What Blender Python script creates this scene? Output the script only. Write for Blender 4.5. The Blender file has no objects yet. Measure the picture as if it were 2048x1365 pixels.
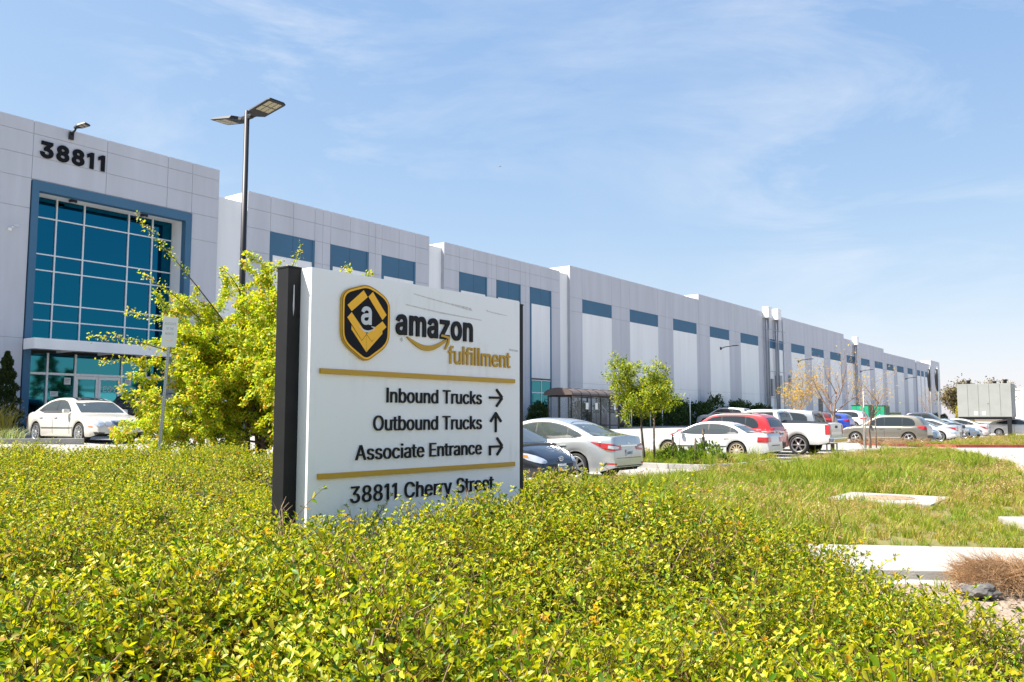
import bpy, bmesh, math, random
import numpy as np
from mathutils import Vector, Matrix
from mathutils.bvhtree import BVHTree

R = math.radians
scene = bpy.context.scene
COL = scene.collection
random.seed(7)
RNG = np.random.default_rng(7)

# ---------------------------------------------------------------- camera, sky, sun, exposure
EYE = 1.48
cam_data = bpy.data.cameras.new('camera')
cam = bpy.data.objects.new('camera', cam_data)
COL.objects.link(cam)
cam.location = (0, 0, EYE)
cam.rotation_euler = (R(90 + 5.226), 0, 0)
cam_data.sensor_width = 36.0
cam_data.lens = 36.0 * 1700 / 2048
cam_data.clip_start = 0.05
cam_data.clip_end = 6000
scene.camera = cam

SUN = Vector((-0.575, -0.085, 0.80)).normalized()          # towards the sun: high, to the left
sun_el = math.asin(SUN.z)
sun_az = math.atan2(SUN.x, SUN.y)                           # from +Y towards +X

world = bpy.data.worlds.new('World')
scene.world = world
world.use_nodes = True
wn, wl = world.node_tree.nodes, world.node_tree.links
wn.clear()
w_out = wn.new('ShaderNodeOutputWorld')
w_bg = wn.new('ShaderNodeBackground')
sky = wn.new('ShaderNodeTexSky')
sky.sky_type = 'NISHITA'
sky.sun_disc = False
sky.sun_elevation = sun_el
sky.sun_rotation = sun_az
sky.altitude = 0
sky.air_density = 1.0
sky.dust_density = 0.5
sky.ozone_density = 1.2
# thin cirrus: streaked noise on the sky's direction, mixed in as whitish sky
w_tc = wn.new('ShaderNodeTexCoord')
w_map = wn.new('ShaderNodeMapping')
w_map.inputs['Rotation'].default_value = (R(10), R(-22), R(8))
w_map.inputs['Scale'].default_value = (1.6, 3.0, 6.0)
w_map.inputs['Location'].default_value = (.35, .1, .4)
w_n1 = wn.new('ShaderNodeTexNoise')
w_n1.inputs['Scale'].default_value = 1.6
w_n1.inputs['Detail'].default_value = 9
w_n1.inputs['Roughness'].default_value = 0.62
w_n1.inputs['Distortion'].default_value = 0.6
w_r1 = wn.new('ShaderNodeValToRGB')
w_r1.color_ramp.elements[0].position = 0.46
w_r1.color_ramp.elements[1].position = 0.78
w_n2 = wn.new('ShaderNodeTexNoise')
w_n2.inputs['Scale'].default_value = 2.2
w_n2.inputs['Detail'].default_value = 3
w_r2 = wn.new('ShaderNodeValToRGB')
w_r2.color_ramp.elements[0].position = 0.36
w_r2.color_ramp.elements[1].position = 0.68
w_mul = wn.new('ShaderNodeMath'); w_mul.operation = 'MULTIPLY'
w_mul2 = wn.new('ShaderNodeMath'); w_mul2.operation = 'MULTIPLY'; w_mul2.inputs[1].default_value = 0.95
w_mix = wn.new('ShaderNodeMix'); w_mix.data_type = 'RGBA'
w_mix.inputs['B'].default_value = (3.1, 3.3, 3.6, 1)
wl.new(w_tc.outputs['Generated'], w_map.inputs['Vector'])
wl.new(w_map.outputs['Vector'], w_n1.inputs['Vector'])
wl.new(w_tc.outputs['Generated'], w_n2.inputs['Vector'])
wl.new(w_n1.outputs['Fac'], w_r1.inputs['Fac'])
wl.new(w_n2.outputs['Fac'], w_r2.inputs['Fac'])
wl.new(w_r1.outputs['Color'], w_mul.inputs[0])
wl.new(w_r2.outputs['Color'], w_mul.inputs[1])
wl.new(w_mul.outputs['Value'], w_mul2.inputs[0])
wl.new(w_mul2.outputs['Value'], w_mix.inputs['Factor'])
# thin haze: a gentle shoulder on each channel of the sky, the same in every direction
w_sep = wn.new('ShaderNodeSeparateColor'); w_com = wn.new('ShaderNodeCombineColor')
wl.new(sky.outputs['Color'], w_sep.inputs['Color'])
for ch_, k_, g_ in (('Red', 1.17 / 1.38 ** .70, .70), ('Green', 1.89 / 2.3 ** .52, .52), ('Blue', 2.96 / 3.7 ** .28, .28)):
    w_pw = wn.new('ShaderNodeMath'); w_pw.operation = 'POWER'; w_pw.inputs[1].default_value = g_
    w_sc = wn.new('ShaderNodeMath'); w_sc.operation = 'MULTIPLY'; w_sc.inputs[1].default_value = k_
    wl.new(w_sep.outputs[ch_], w_pw.inputs[0]); wl.new(w_pw.outputs['Value'], w_sc.inputs[0]); wl.new(w_sc.outputs['Value'], w_com.inputs[ch_])
wl.new(w_com.outputs['Color'], w_mix.inputs['A'])
wl.new(w_mix.outputs['Result'], w_bg.inputs['Color'])
w_bg.inputs['Strength'].default_value = 0.105
wl.new(w_bg.outputs['Background'], w_out.inputs['Surface'])

sun_data = bpy.data.lights.new('sun', 'SUN')
sun_data.energy = 4.6
sun_data.angle = R(0.53)
sun_data.color = (1.0, 0.95, 0.86)
sun = bpy.data.objects.new('sun', sun_data)
COL.objects.link(sun)
sun.location = (-40, -6, 60)
sun.rotation_euler = (-SUN).to_track_quat('-Z', 'Y').to_euler()

vs = scene.view_settings
vs.view_transform = 'Standard'
vs.look = 'None'
vs.exposure = 1.46
vs.gamma = 1.0

# ---------------------------------------------------------------- helpers
def tag(o, label=None, cat=None, group=None, kind=None):
    if label: o['label'] = label
    if cat: o['category'] = cat
    if group: o['group'] = group
    if kind: o['kind'] = kind
    return o

def thing(name, label, cat, loc=(0, 0, 0), rz=0.0, group=None):
    o = bpy.data.objects.new(name, None)
    o.empty_display_size = 0.3
    COL.objects.link(o)
    o.location = loc
    o.rotation_euler = (0, 0, rz)
    return tag(o, label, cat, group)

class MB:
    """collects shapes into one mesh"""
    def __init__(s): s.v = []; s.f = []; s.m = []; s.smooth = []
    def add(s, vs_, fs, mi=0, smooth=False):
        b = len(s.v)
        s.v += [tuple(p) for p in vs_]
        for f in fs:
            s.f.append(tuple(b + i for i in f)); s.m.append(mi); s.smooth.append(smooth)
        return s
    def box(s, c, d, mi=0, rz=0.0, bev=0.0):
        cx, cy, cz = c; hx, hy, hz = d[0] / 2, d[1] / 2, d[2] / 2
        if bev <= 0:
            P = [(-hx, -hy, -hz), (hx, -hy, -hz), (hx, hy, -hz), (-hx, hy, -hz), (-hx, -hy, hz), (hx, -hy, hz), (hx, hy, hz), (-hx, hy, hz)]
            F = [(0, 3, 2, 1), (4, 5, 6, 7), (0, 1, 5, 4), (1, 2, 6, 5), (2, 3, 7, 6), (3, 0, 4, 7)]
        else:
            bev = min(bev, hx * .9, hy * .9, hz * .9)
            bm = bmesh.new(); bmesh.ops.create_cube(bm, size=1.0)
            for v in bm.verts: v.co = Vector((v.co.x * 2 * hx, v.co.y * 2 * hy, v.co.z * 2 * hz))
            bmesh.ops.bevel(bm, geom=bm.edges[:], offset=bev, segments=2, affect='EDGES', profile=.7)
            bm.verts.index_update()
            P = [tuple(v.co) for v in bm.verts]; F = [tuple(v.index for v in f.verts) for f in bm.faces]; bm.free()
        ca, sa = math.cos(rz), math.sin(rz)
        s.add([(cx + x * ca - y * sa, cy + x * sa + y * ca, cz + z) for x, y, z in P], F, mi)
        return s
    def b2(s, x0, x1, y0, y1, z0, z1, mi=0):
        return s.box(((x0 + x1) / 2, (y0 + y1) / 2, (z0 + z1) / 2), (x1 - x0, y1 - y0, z1 - z0), mi)
    def tube(s, pts, rad, n=8, mi=0, cap=True, smooth=True):
        pts = [Vector(p) for p in pts]
        if not hasattr(rad, '__len__'): rad = [rad] * len(pts)
        V = []; F = []
        up = Vector((0, 0, 1))
        for i, p in enumerate(pts):
            d = (pts[min(i + 1, len(pts) - 1)] - pts[max(i - 1, 0)]).normalized()
            a = d.cross(up if abs(d.z) < .95 else Vector((1, 0, 0))).normalized(); b = a.cross(d).normalized()
            for k in range(n):
                t = 2 * math.pi * k / n
                V.append(p + (a * math.cos(t) + b * math.sin(t)) * rad[i])
        for i in range(len(pts) - 1):
            for k in range(n):
                F.append((i * n + k, i * n + (k + 1) % n, (i + 1) * n + (k + 1) % n, (i + 1) * n + k))
        s.add(V, F, mi, smooth)
        if cap:
            b = len(s.v) - len(V)
            s.f.append(tuple(b + k for k in range(n))[::-1]); s.m.append(mi); s.smooth.append(False)
            s.f.append(tuple(b + (len(pts) - 1) * n + k for k in range(n))); s.m.append(mi); s.smooth.append(False)
        return s
    def lathe(s, prof, n=24, origin=(0, 0, 0), axis='z', mi=0, smooth=True, close=False):
        V = []; F = []
        o = Vector(origin)
        for r, h in prof:
            for k in range(n):
                t = 2 * math.pi * k / n
                c, q = r * math.cos(t), r * math.sin(t)
                V.append(o + (Vector((c, q, h)) if axis == 'z' else Vector((c, h, q)) if axis == 'y' else Vector((h, c, q))))
        m = len(prof)
        for i in range(m if close else m - 1):
            j = (i + 1) % m
            for k in range(n):
                F.append((i * n + k, i * n + (k + 1) % n, j * n + (k + 1) % n, j * n + k))
        return s.add(V, F, mi, smooth)
    def prism(s, poly, y0, y1, mi=0):
        """poly in (x,z), extruded along y"""
        n = len(poly)
        V = [(x, y0, z) for x, z in poly] + [(x, y1, z) for x, z in poly]
        F = [tuple(range(n)), tuple(range(2 * n - 1, n - 1, -1))] + [(i, i + n, (i + 1) % n + n, (i + 1) % n) for i in range(n)]
        return s.add(V, F, mi)
    def build(s, name, mats, parent=None, loc=None, fix=True):
        me = bpy.data.meshes.new(name)
        me.from_pydata(s.v, [], s.f)
        if not isinstance(mats, (list, tuple)): mats = [mats]
        for m in mats: me.materials.append(m)
        me.polygons.foreach_set('material_index', s.m)
        me.polygons.foreach_set('use_smooth', s.smooth)
        me.update()
        if fix:
            bm = bmesh.new(); bm.from_mesh(me); bmesh.ops.recalc_face_normals(bm, faces=bm.faces[:]); bm.to_mesh(me); bm.free()
        o = bpy.data.objects.new(name, me)
        COL.objects.link(o)
        if parent: o.parent = parent
        if loc is not None: o.location = loc
        return o

def obj(name, me, parent=None, loc=None, rot=None):
    o = bpy.data.objects.new(name, me); COL.objects.link(o)
    if parent: o.parent = parent
    if loc is not None: o.location = loc
    if rot is not None: o.rotation_euler = rot
    return o

def np_mesh(name, V, F, mats, cols=None, smooth=False, mi=None):
    """V (n,3) array, F (m,k) array of equal-size faces, cols optional per-vertex rgb"""
    V = np.asarray(V, dtype=np.float32); F = np.asarray(F, dtype=np.int32)
    me = bpy.data.meshes.new(name)
    m, k = F.shape
    me.vertices.add(len(V)); me.vertices.foreach_set('co', V.ravel())
    me.loops.add(m * k); me.loops.foreach_set('vertex_index', F.ravel())
    me.polygons.add(m)
    me.polygons.foreach_set('loop_start', np.arange(0, m * k, k, dtype=np.int32))
    me.polygons.foreach_set('loop_total', np.full(m, k, dtype=np.int32))
    if smooth: me.polygons.foreach_set('use_smooth', np.ones(m, dtype=bool))
    if mi is not None: me.polygons.foreach_set('material_index', np.asarray(mi, dtype=np.int32))
    for q in (mats if isinstance(mats, (list, tuple)) else [mats]): me.materials.append(q)
    if cols is not None:
        at = me.color_attributes.new('Col', 'FLOAT_COLOR', 'POINT')
        c4 = np.ones((len(V), 4), dtype=np.float32); c4[:, :3] = cols
        at.data.foreach_set('color', c4.ravel())
    me.update(calc_edges=True)
    return me

# ---------------------------------------------------------------- materials
def mat(name, col, rough=.6, metal=0.0, var=0.0, vscale=6.0, bump=0.0, bscale=40.0, coat=0.0, spec=.5, col2=None, detail=6.0, stretch=None):
    m = bpy.data.materials.new(name); m.use_nodes = True
    nt = m.node_tree; p = nt.nodes['Principled BSDF']
    p.inputs['Base Color'].default_value = (*col, 1)
    p.inputs['Roughness'].default_value = rough
    p.inputs['Metallic'].default_value = metal
    p.inputs['Coat Weight'].default_value = coat
    p.inputs['Coat Roughness'].default_value = .04
    p.inputs['Specular IOR Level'].default_value = spec
    tc = None
    if var > 0 or col2 is not None or bump > 0:
        tc = nt.nodes.new('ShaderNodeTexCoord')
        vec = tc.outputs['Object']
        if stretch:
            mp = nt.nodes.new('ShaderNodeMapping'); mp.inputs['Scale'].default_value = stretch
            nt.links.new(vec, mp.inputs['Vector']); vec = mp.outputs['Vector']
    if var > 0 or col2 is not None:
        n = nt.nodes.new('ShaderNodeTexNoise'); n.inputs['Scale'].default_value = vscale; n.inputs['Detail'].default_value = detail; n.inputs['Roughness'].default_value = .6
        nt.links.new(vec, n.inputs['Vector'])
        r = nt.nodes.new('ShaderNodeValToRGB')
        c2 = col2 if col2 is not None else tuple(c * (1 - var) for c in col)
        c1 = col if col2 is not None else tuple(min(1, c * (1 + var * .5)) for c in col)
        r.color_ramp.elements[0].position = .32; r.color_ramp.elements[0].color = (*c2, 1)
        r.color_ramp.elements[1].position = .68; r.color_ramp.elements[1].color = (*c1, 1)
        nt.links.new(n.outputs['Fac'], r.inputs['Fac']); nt.links.new(r.outputs['Color'], p.inputs['Base Color'])
    if bump > 0:
        nb = nt.nodes.new('ShaderNodeTexNoise'); nb.inputs['Scale'].default_value = bscale; nb.inputs['Detail'].default_value = 5
        nt.links.new(vec, nb.inputs['Vector'])
        b = nt.nodes.new('ShaderNodeBump'); b.inputs['Strength'].default_value = bump; b.inputs['Distance'].default_value = .02
        nt.links.new(nb.outputs['Fac'], b.inputs['Height']); nt.links.new(b.outputs['Normal'], p.inputs['Normal'])
    return m

def leaf_mat(name, tint=(1, 1, 1), trans=.45, rough=.45, hue=.0):
    """leaves: colour from the mesh's Col attribute, part of the light passes through"""
    m = bpy.data.materials.new(name); m.use_nodes = True
    nt = m.node_tree; N_ = nt.nodes; L_ = nt.links
    p = N_['Principled BSDF']; out = N_['Material Output']
    at = N_.new('ShaderNodeAttribute'); at.attribute_name = 'Col'
    oi = N_.new('ShaderNodeObjectInfo')
    hs = N_.new('ShaderNodeHueSaturation')
    mr = N_.new('ShaderNodeMapRange'); mr.inputs['To Min'].default_value = .5 - hue; mr.inputs['To Max'].default_value = .5 + hue
    mv = N_.new('ShaderNodeMapRange'); mv.inputs['To Min'].default_value = 1 - hue * 5; mv.inputs['To Max'].default_value = 1 + hue * 5
    L_.new(oi.outputs['Random'], mr.inputs['Value']); L_.new(mr.outputs['Result'], hs.inputs['Hue'])
    L_.new(oi.outputs['Random'], mv.inputs['Value']); L_.new(mv.outputs['Result'], hs.inputs['Value'])
    mx = N_.new('ShaderNodeMix'); mx.data_type = 'RGBA'; mx.blend_type = 'MULTIPLY'; mx.inputs['Factor'].default_value = 1
    mx.inputs['B'].default_value = (*tint, 1)
    L_.new(at.outputs['Color'], mx.inputs['A']); L_.new(mx.outputs['Result'], hs.inputs['Color'])
    L_.new(hs.outputs['Color'], p.inputs['Base Color'])
    p.inputs['Roughness'].default_value = rough
    p.inputs['Specular IOR Level'].default_value = .35
    tr = N_.new('ShaderNodeBsdfTranslucent')
    g = N_.new('ShaderNodeMix'); g.data_type = 'RGBA'; g.blend_type = 'MULTIPLY'; g.inputs['Factor'].default_value = 1
    g.inputs['B'].default_value = (1.35, 1.25, .5, 1)
    L_.new(hs.outputs['Color'], g.inputs['A']); L_.new(g.outputs['Result'], tr.inputs['Color'])
    ms = N_.new('ShaderNodeMixShader'); ms.inputs['Fac'].default_value = trans
    L_.new(p.outputs['BSDF'], ms.inputs[1]); L_.new(tr.outputs['BSDF'], ms.inputs[2]); L_.new(ms.outputs['Shader'], out.inputs['Surface'])
    return m

def glass_mat(name, tint, rough=.03):
    """tinted reflective glazing"""
    return mat(name, tint, rough, metal=1.0, bump=.035, bscale=.55)

M = {}
M['wall_grey'] = mat('wall_grey', (.56, .565, .61), .85, var=.09, vscale=1.0, stretch=(.9, .9, .10), bump=.06, bscale=60)
M['wall_light'] = mat('wall_light', (.87, .865, .86), .85, var=.07, vscale=1.0, stretch=(.9, .9, .10), bump=.06, bscale=60)
M['wall_joint'] = mat('wall_joint', (.46, .47, .50), .9)
M['wall_blue'] = mat('wall_blue', (.055, .15, .25), .75, var=.08, vscale=.5)
M['roof'] = mat('roof', (.6, .6, .58), .9)
M['mullion'] = mat('mullion', (.72, .73, .75), .4, metal=.3)
M['glazing'] = glass_mat('glazing', (.006, .105, .175))
M['glazing_low'] = glass_mat('glazing_low', (.032, .19, .235))
M['dark_metal'] = mat('dark_metal', (.022, .022, .026), .5, metal=.3)
M['black'] = mat('black', (.012, .012, .014), .45)
M['number_black'] = mat('number_black', (.008, .009, .012), .7, spec=.15)
M['steel'] = mat('steel', (.48, .49, .49), .5, metal=.7, var=.12, vscale=14)
M['pipe_grey'] = mat('pipe_grey', (.33, .34, .37), .6, metal=.2)
M['lens'] = mat('lens', (.42, .37, .27), .3)
M['white_paint'] = mat('white_paint', (.8, .8, .78), .5)
M['concrete'] = mat('concrete', (.35, .33, .30), .9, var=.14, vscale=2.2, bump=.25, bscale=70)
M['kerb'] = mat('kerb', (.36, .345, .32), .9, var=.22, vscale=3, bump=.3, bscale=50)
M['kerb_red'] = mat('kerb_red', (.30, .06, .045), .8, var=.3, vscale=3)
M['kerb_pink'] = mat('kerb_pink', (.48, .28, .24), .85, col2=(.46, .40, .36), vscale=2)
M['asphalt'] = mat('asphalt', (.34, .318, .292), .93, var=.16, vscale=.5, bump=.35, bscale=120)
M['earth'] = mat('earth', (.14, .105, .06), .95, var=.4, vscale=1.2, bump=.4, bscale=20)
M['grass_soil'] = mat('grass_soil', (.13, .13, .035), .95, col2=(.20, .16, .055), vscale=1.1, bump=.4, bscale=30)
M['mulch'] = mat('mulch', (.36, .29, .225), .95, col2=(.22, .165, .12), vscale=26, bump=.9, bscale=45)
M['stripe'] = mat('stripe', (.62, .60, .55), .8, var=.2, vscale=5)
M['sign_black'] = mat('sign_black', (.012, .012, .013), .55, var=.3, vscale=5, spec=.25)
M['gold'] = mat('gold', (.52, .30, .018), .5)
M['badge_yellow'] = mat('badge_yellow', (.95, .48, .010), .45)
M['badge_navy'] = mat('badge_navy', (.010, .011, .016), .65, spec=.15)
M['letter_black'] = mat('letter_black', (.010, .011, .014), .6, spec=.25)
M['letter_white'] = mat('letter_white', (.62, .63, .66), .5)
M['rust'] = mat('rust', (.32, .22, .14), .85, var=.4, vscale=12)
M['rock'] = mat('rock', (.045, .043, .04), .85, col2=(.15, .14, .13), vscale=9, bump=.6, bscale=14)
M['bark'] = mat('bark', (.10, .075, .055), .9, var=.4, vscale=12, bump=.5, bscale=30)
M['bark_pale'] = mat('bark_pale', (.26, .17, .13), .85, var=.35, vscale=12)
M['stake'] = mat('stake', (.22, .15, .09), .85, var=.3, vscale=10)
M['shelter_roof'] = mat('shelter_roof', (.15, .115, .10), .45, metal=.2)
M['bronze'] = mat('bronze', (.035, .028, .025), .45, metal=.4)
M['green_box'] = mat('green_box', (.01, .30, .16), .55, var=.12, vscale=2)
M['green_dark'] = mat('green_dark', (.02, .075, .035), .6, var=.25, vscale=2)
M['olive_box'] = mat('olive_box', (.10, .12, .06), .7, var=.2, vscale=1.5)
M['generator'] = mat('generator', (.29, .30, .285), .6, var=.08, vscale=1)
M['paper'] = mat('paper', (.78, .78, .76), .7)
M['print'] = mat('print', (.35, .35, .36), .7)
M['leaf'] = leaf_mat('leaf', trans=.42, hue=.012)
M['leaf_tree'] = leaf_mat('leaf_tree', trans=.5, rough=.5)
M['leaf_dark'] = leaf_mat('leaf_dark', trans=.22, rough=.5)
M['blade'] = leaf_mat('blade', trans=.35, rough=.6, hue=.012)
M['twig'] = mat('twig', (.085, .06, .03), .9, var=.4, vscale=9)

# sign face: white panel with grime, drips and scuffs of its own
def sign_white():
    m = mat('sign_white', (.86, .865, .875), .42, bump=.02, bscale=90)
    nt = m.node_tree; p = nt.nodes['Principled BSDF']
    tc = nt.nodes.new('ShaderNodeTexCoord')
    def noise(sc, scale, lo, hi, det=8):
        mp = nt.nodes.new('ShaderNodeMapping'); mp.inputs['Scale'].default_value = sc
        nt.links.new(tc.outputs['Object'], mp.inputs['Vector'])
        n = nt.nodes.new('ShaderNodeTexNoise'); n.inputs['Scale'].default_value = scale; n.inputs['Detail'].default_value = det
        nt.links.new(mp.outputs['Vector'], n.inputs['Vector'])
        r = nt.nodes.new('ShaderNodeMapRange'); r.inputs['From Min'].default_value = lo; r.inputs['From Max'].default_value = hi
        nt.links.new(n.outputs['Fac'], r.inputs['Value']); return r.outputs['Result']
    a = noise((9, 9, .9), 1.3, .48, .78)
    b = noise((1.5, 1.5, 1.5), 2.0, .5, .8)
    c = noise((1, 1, 1), 60, .66, .74, 2)
    mx = nt.nodes.new('ShaderNodeMath'); mx.operation = 'MULTIPLY'; nt.links.new(a, mx.inputs[0]); nt.links.new(b, mx.inputs[1])
    mx2 = nt.nodes.new('ShaderNodeMath'); mx2.operation = 'MULTIPLY'; mx2.inputs[1].default_value = .28; nt.links.new(c, mx2.inputs[0])
    ad = nt.nodes.new('ShaderNodeMath'); ad.operation = 'ADD'; ad.use_clamp = True; nt.links.new(mx.outputs[0], ad.inputs[0]); nt.links.new(mx2.outputs[0], ad.inputs[1])
    q = nt.nodes.new('ShaderNodeMix'); q.data_type = 'RGBA'
    q.inputs['A'].default_value = (.86, .865, .875, 1); q.inputs['B'].default_value = (.56, .55, .53, 1)
    nt.links.new(ad.outputs[0], q.inputs['Factor']); nt.links.new(q.outputs['Result'], p.inputs['Base Color'])
    return m
M['sign_white'] = sign_white()

# ---------------------------------------------------------------- the site frame: a runs along the facade, d is the depth towards it
U = Vector((0.5975, 0.8019, 0)).normalized()
NN = Vector((U.y, -U.x, 0))                       # out of the facade, towards the lot
FAC_RZ = math.atan2(U.y, U.x)
def W(a, d, z=0.0): return U * a - NN * d + Vector((0, 0, z))
def sstep(x, a, b):
    t = min(1, max(0, (x - a) / (b - a))); return t * t * (3 - 2 * t)
def zt(d): return .76 * sstep(d, 15, 28) + .1 * sstep(d, 31, 36)
def depth_of(x, y): return -(x * NN.x + y * NN.y)

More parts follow.
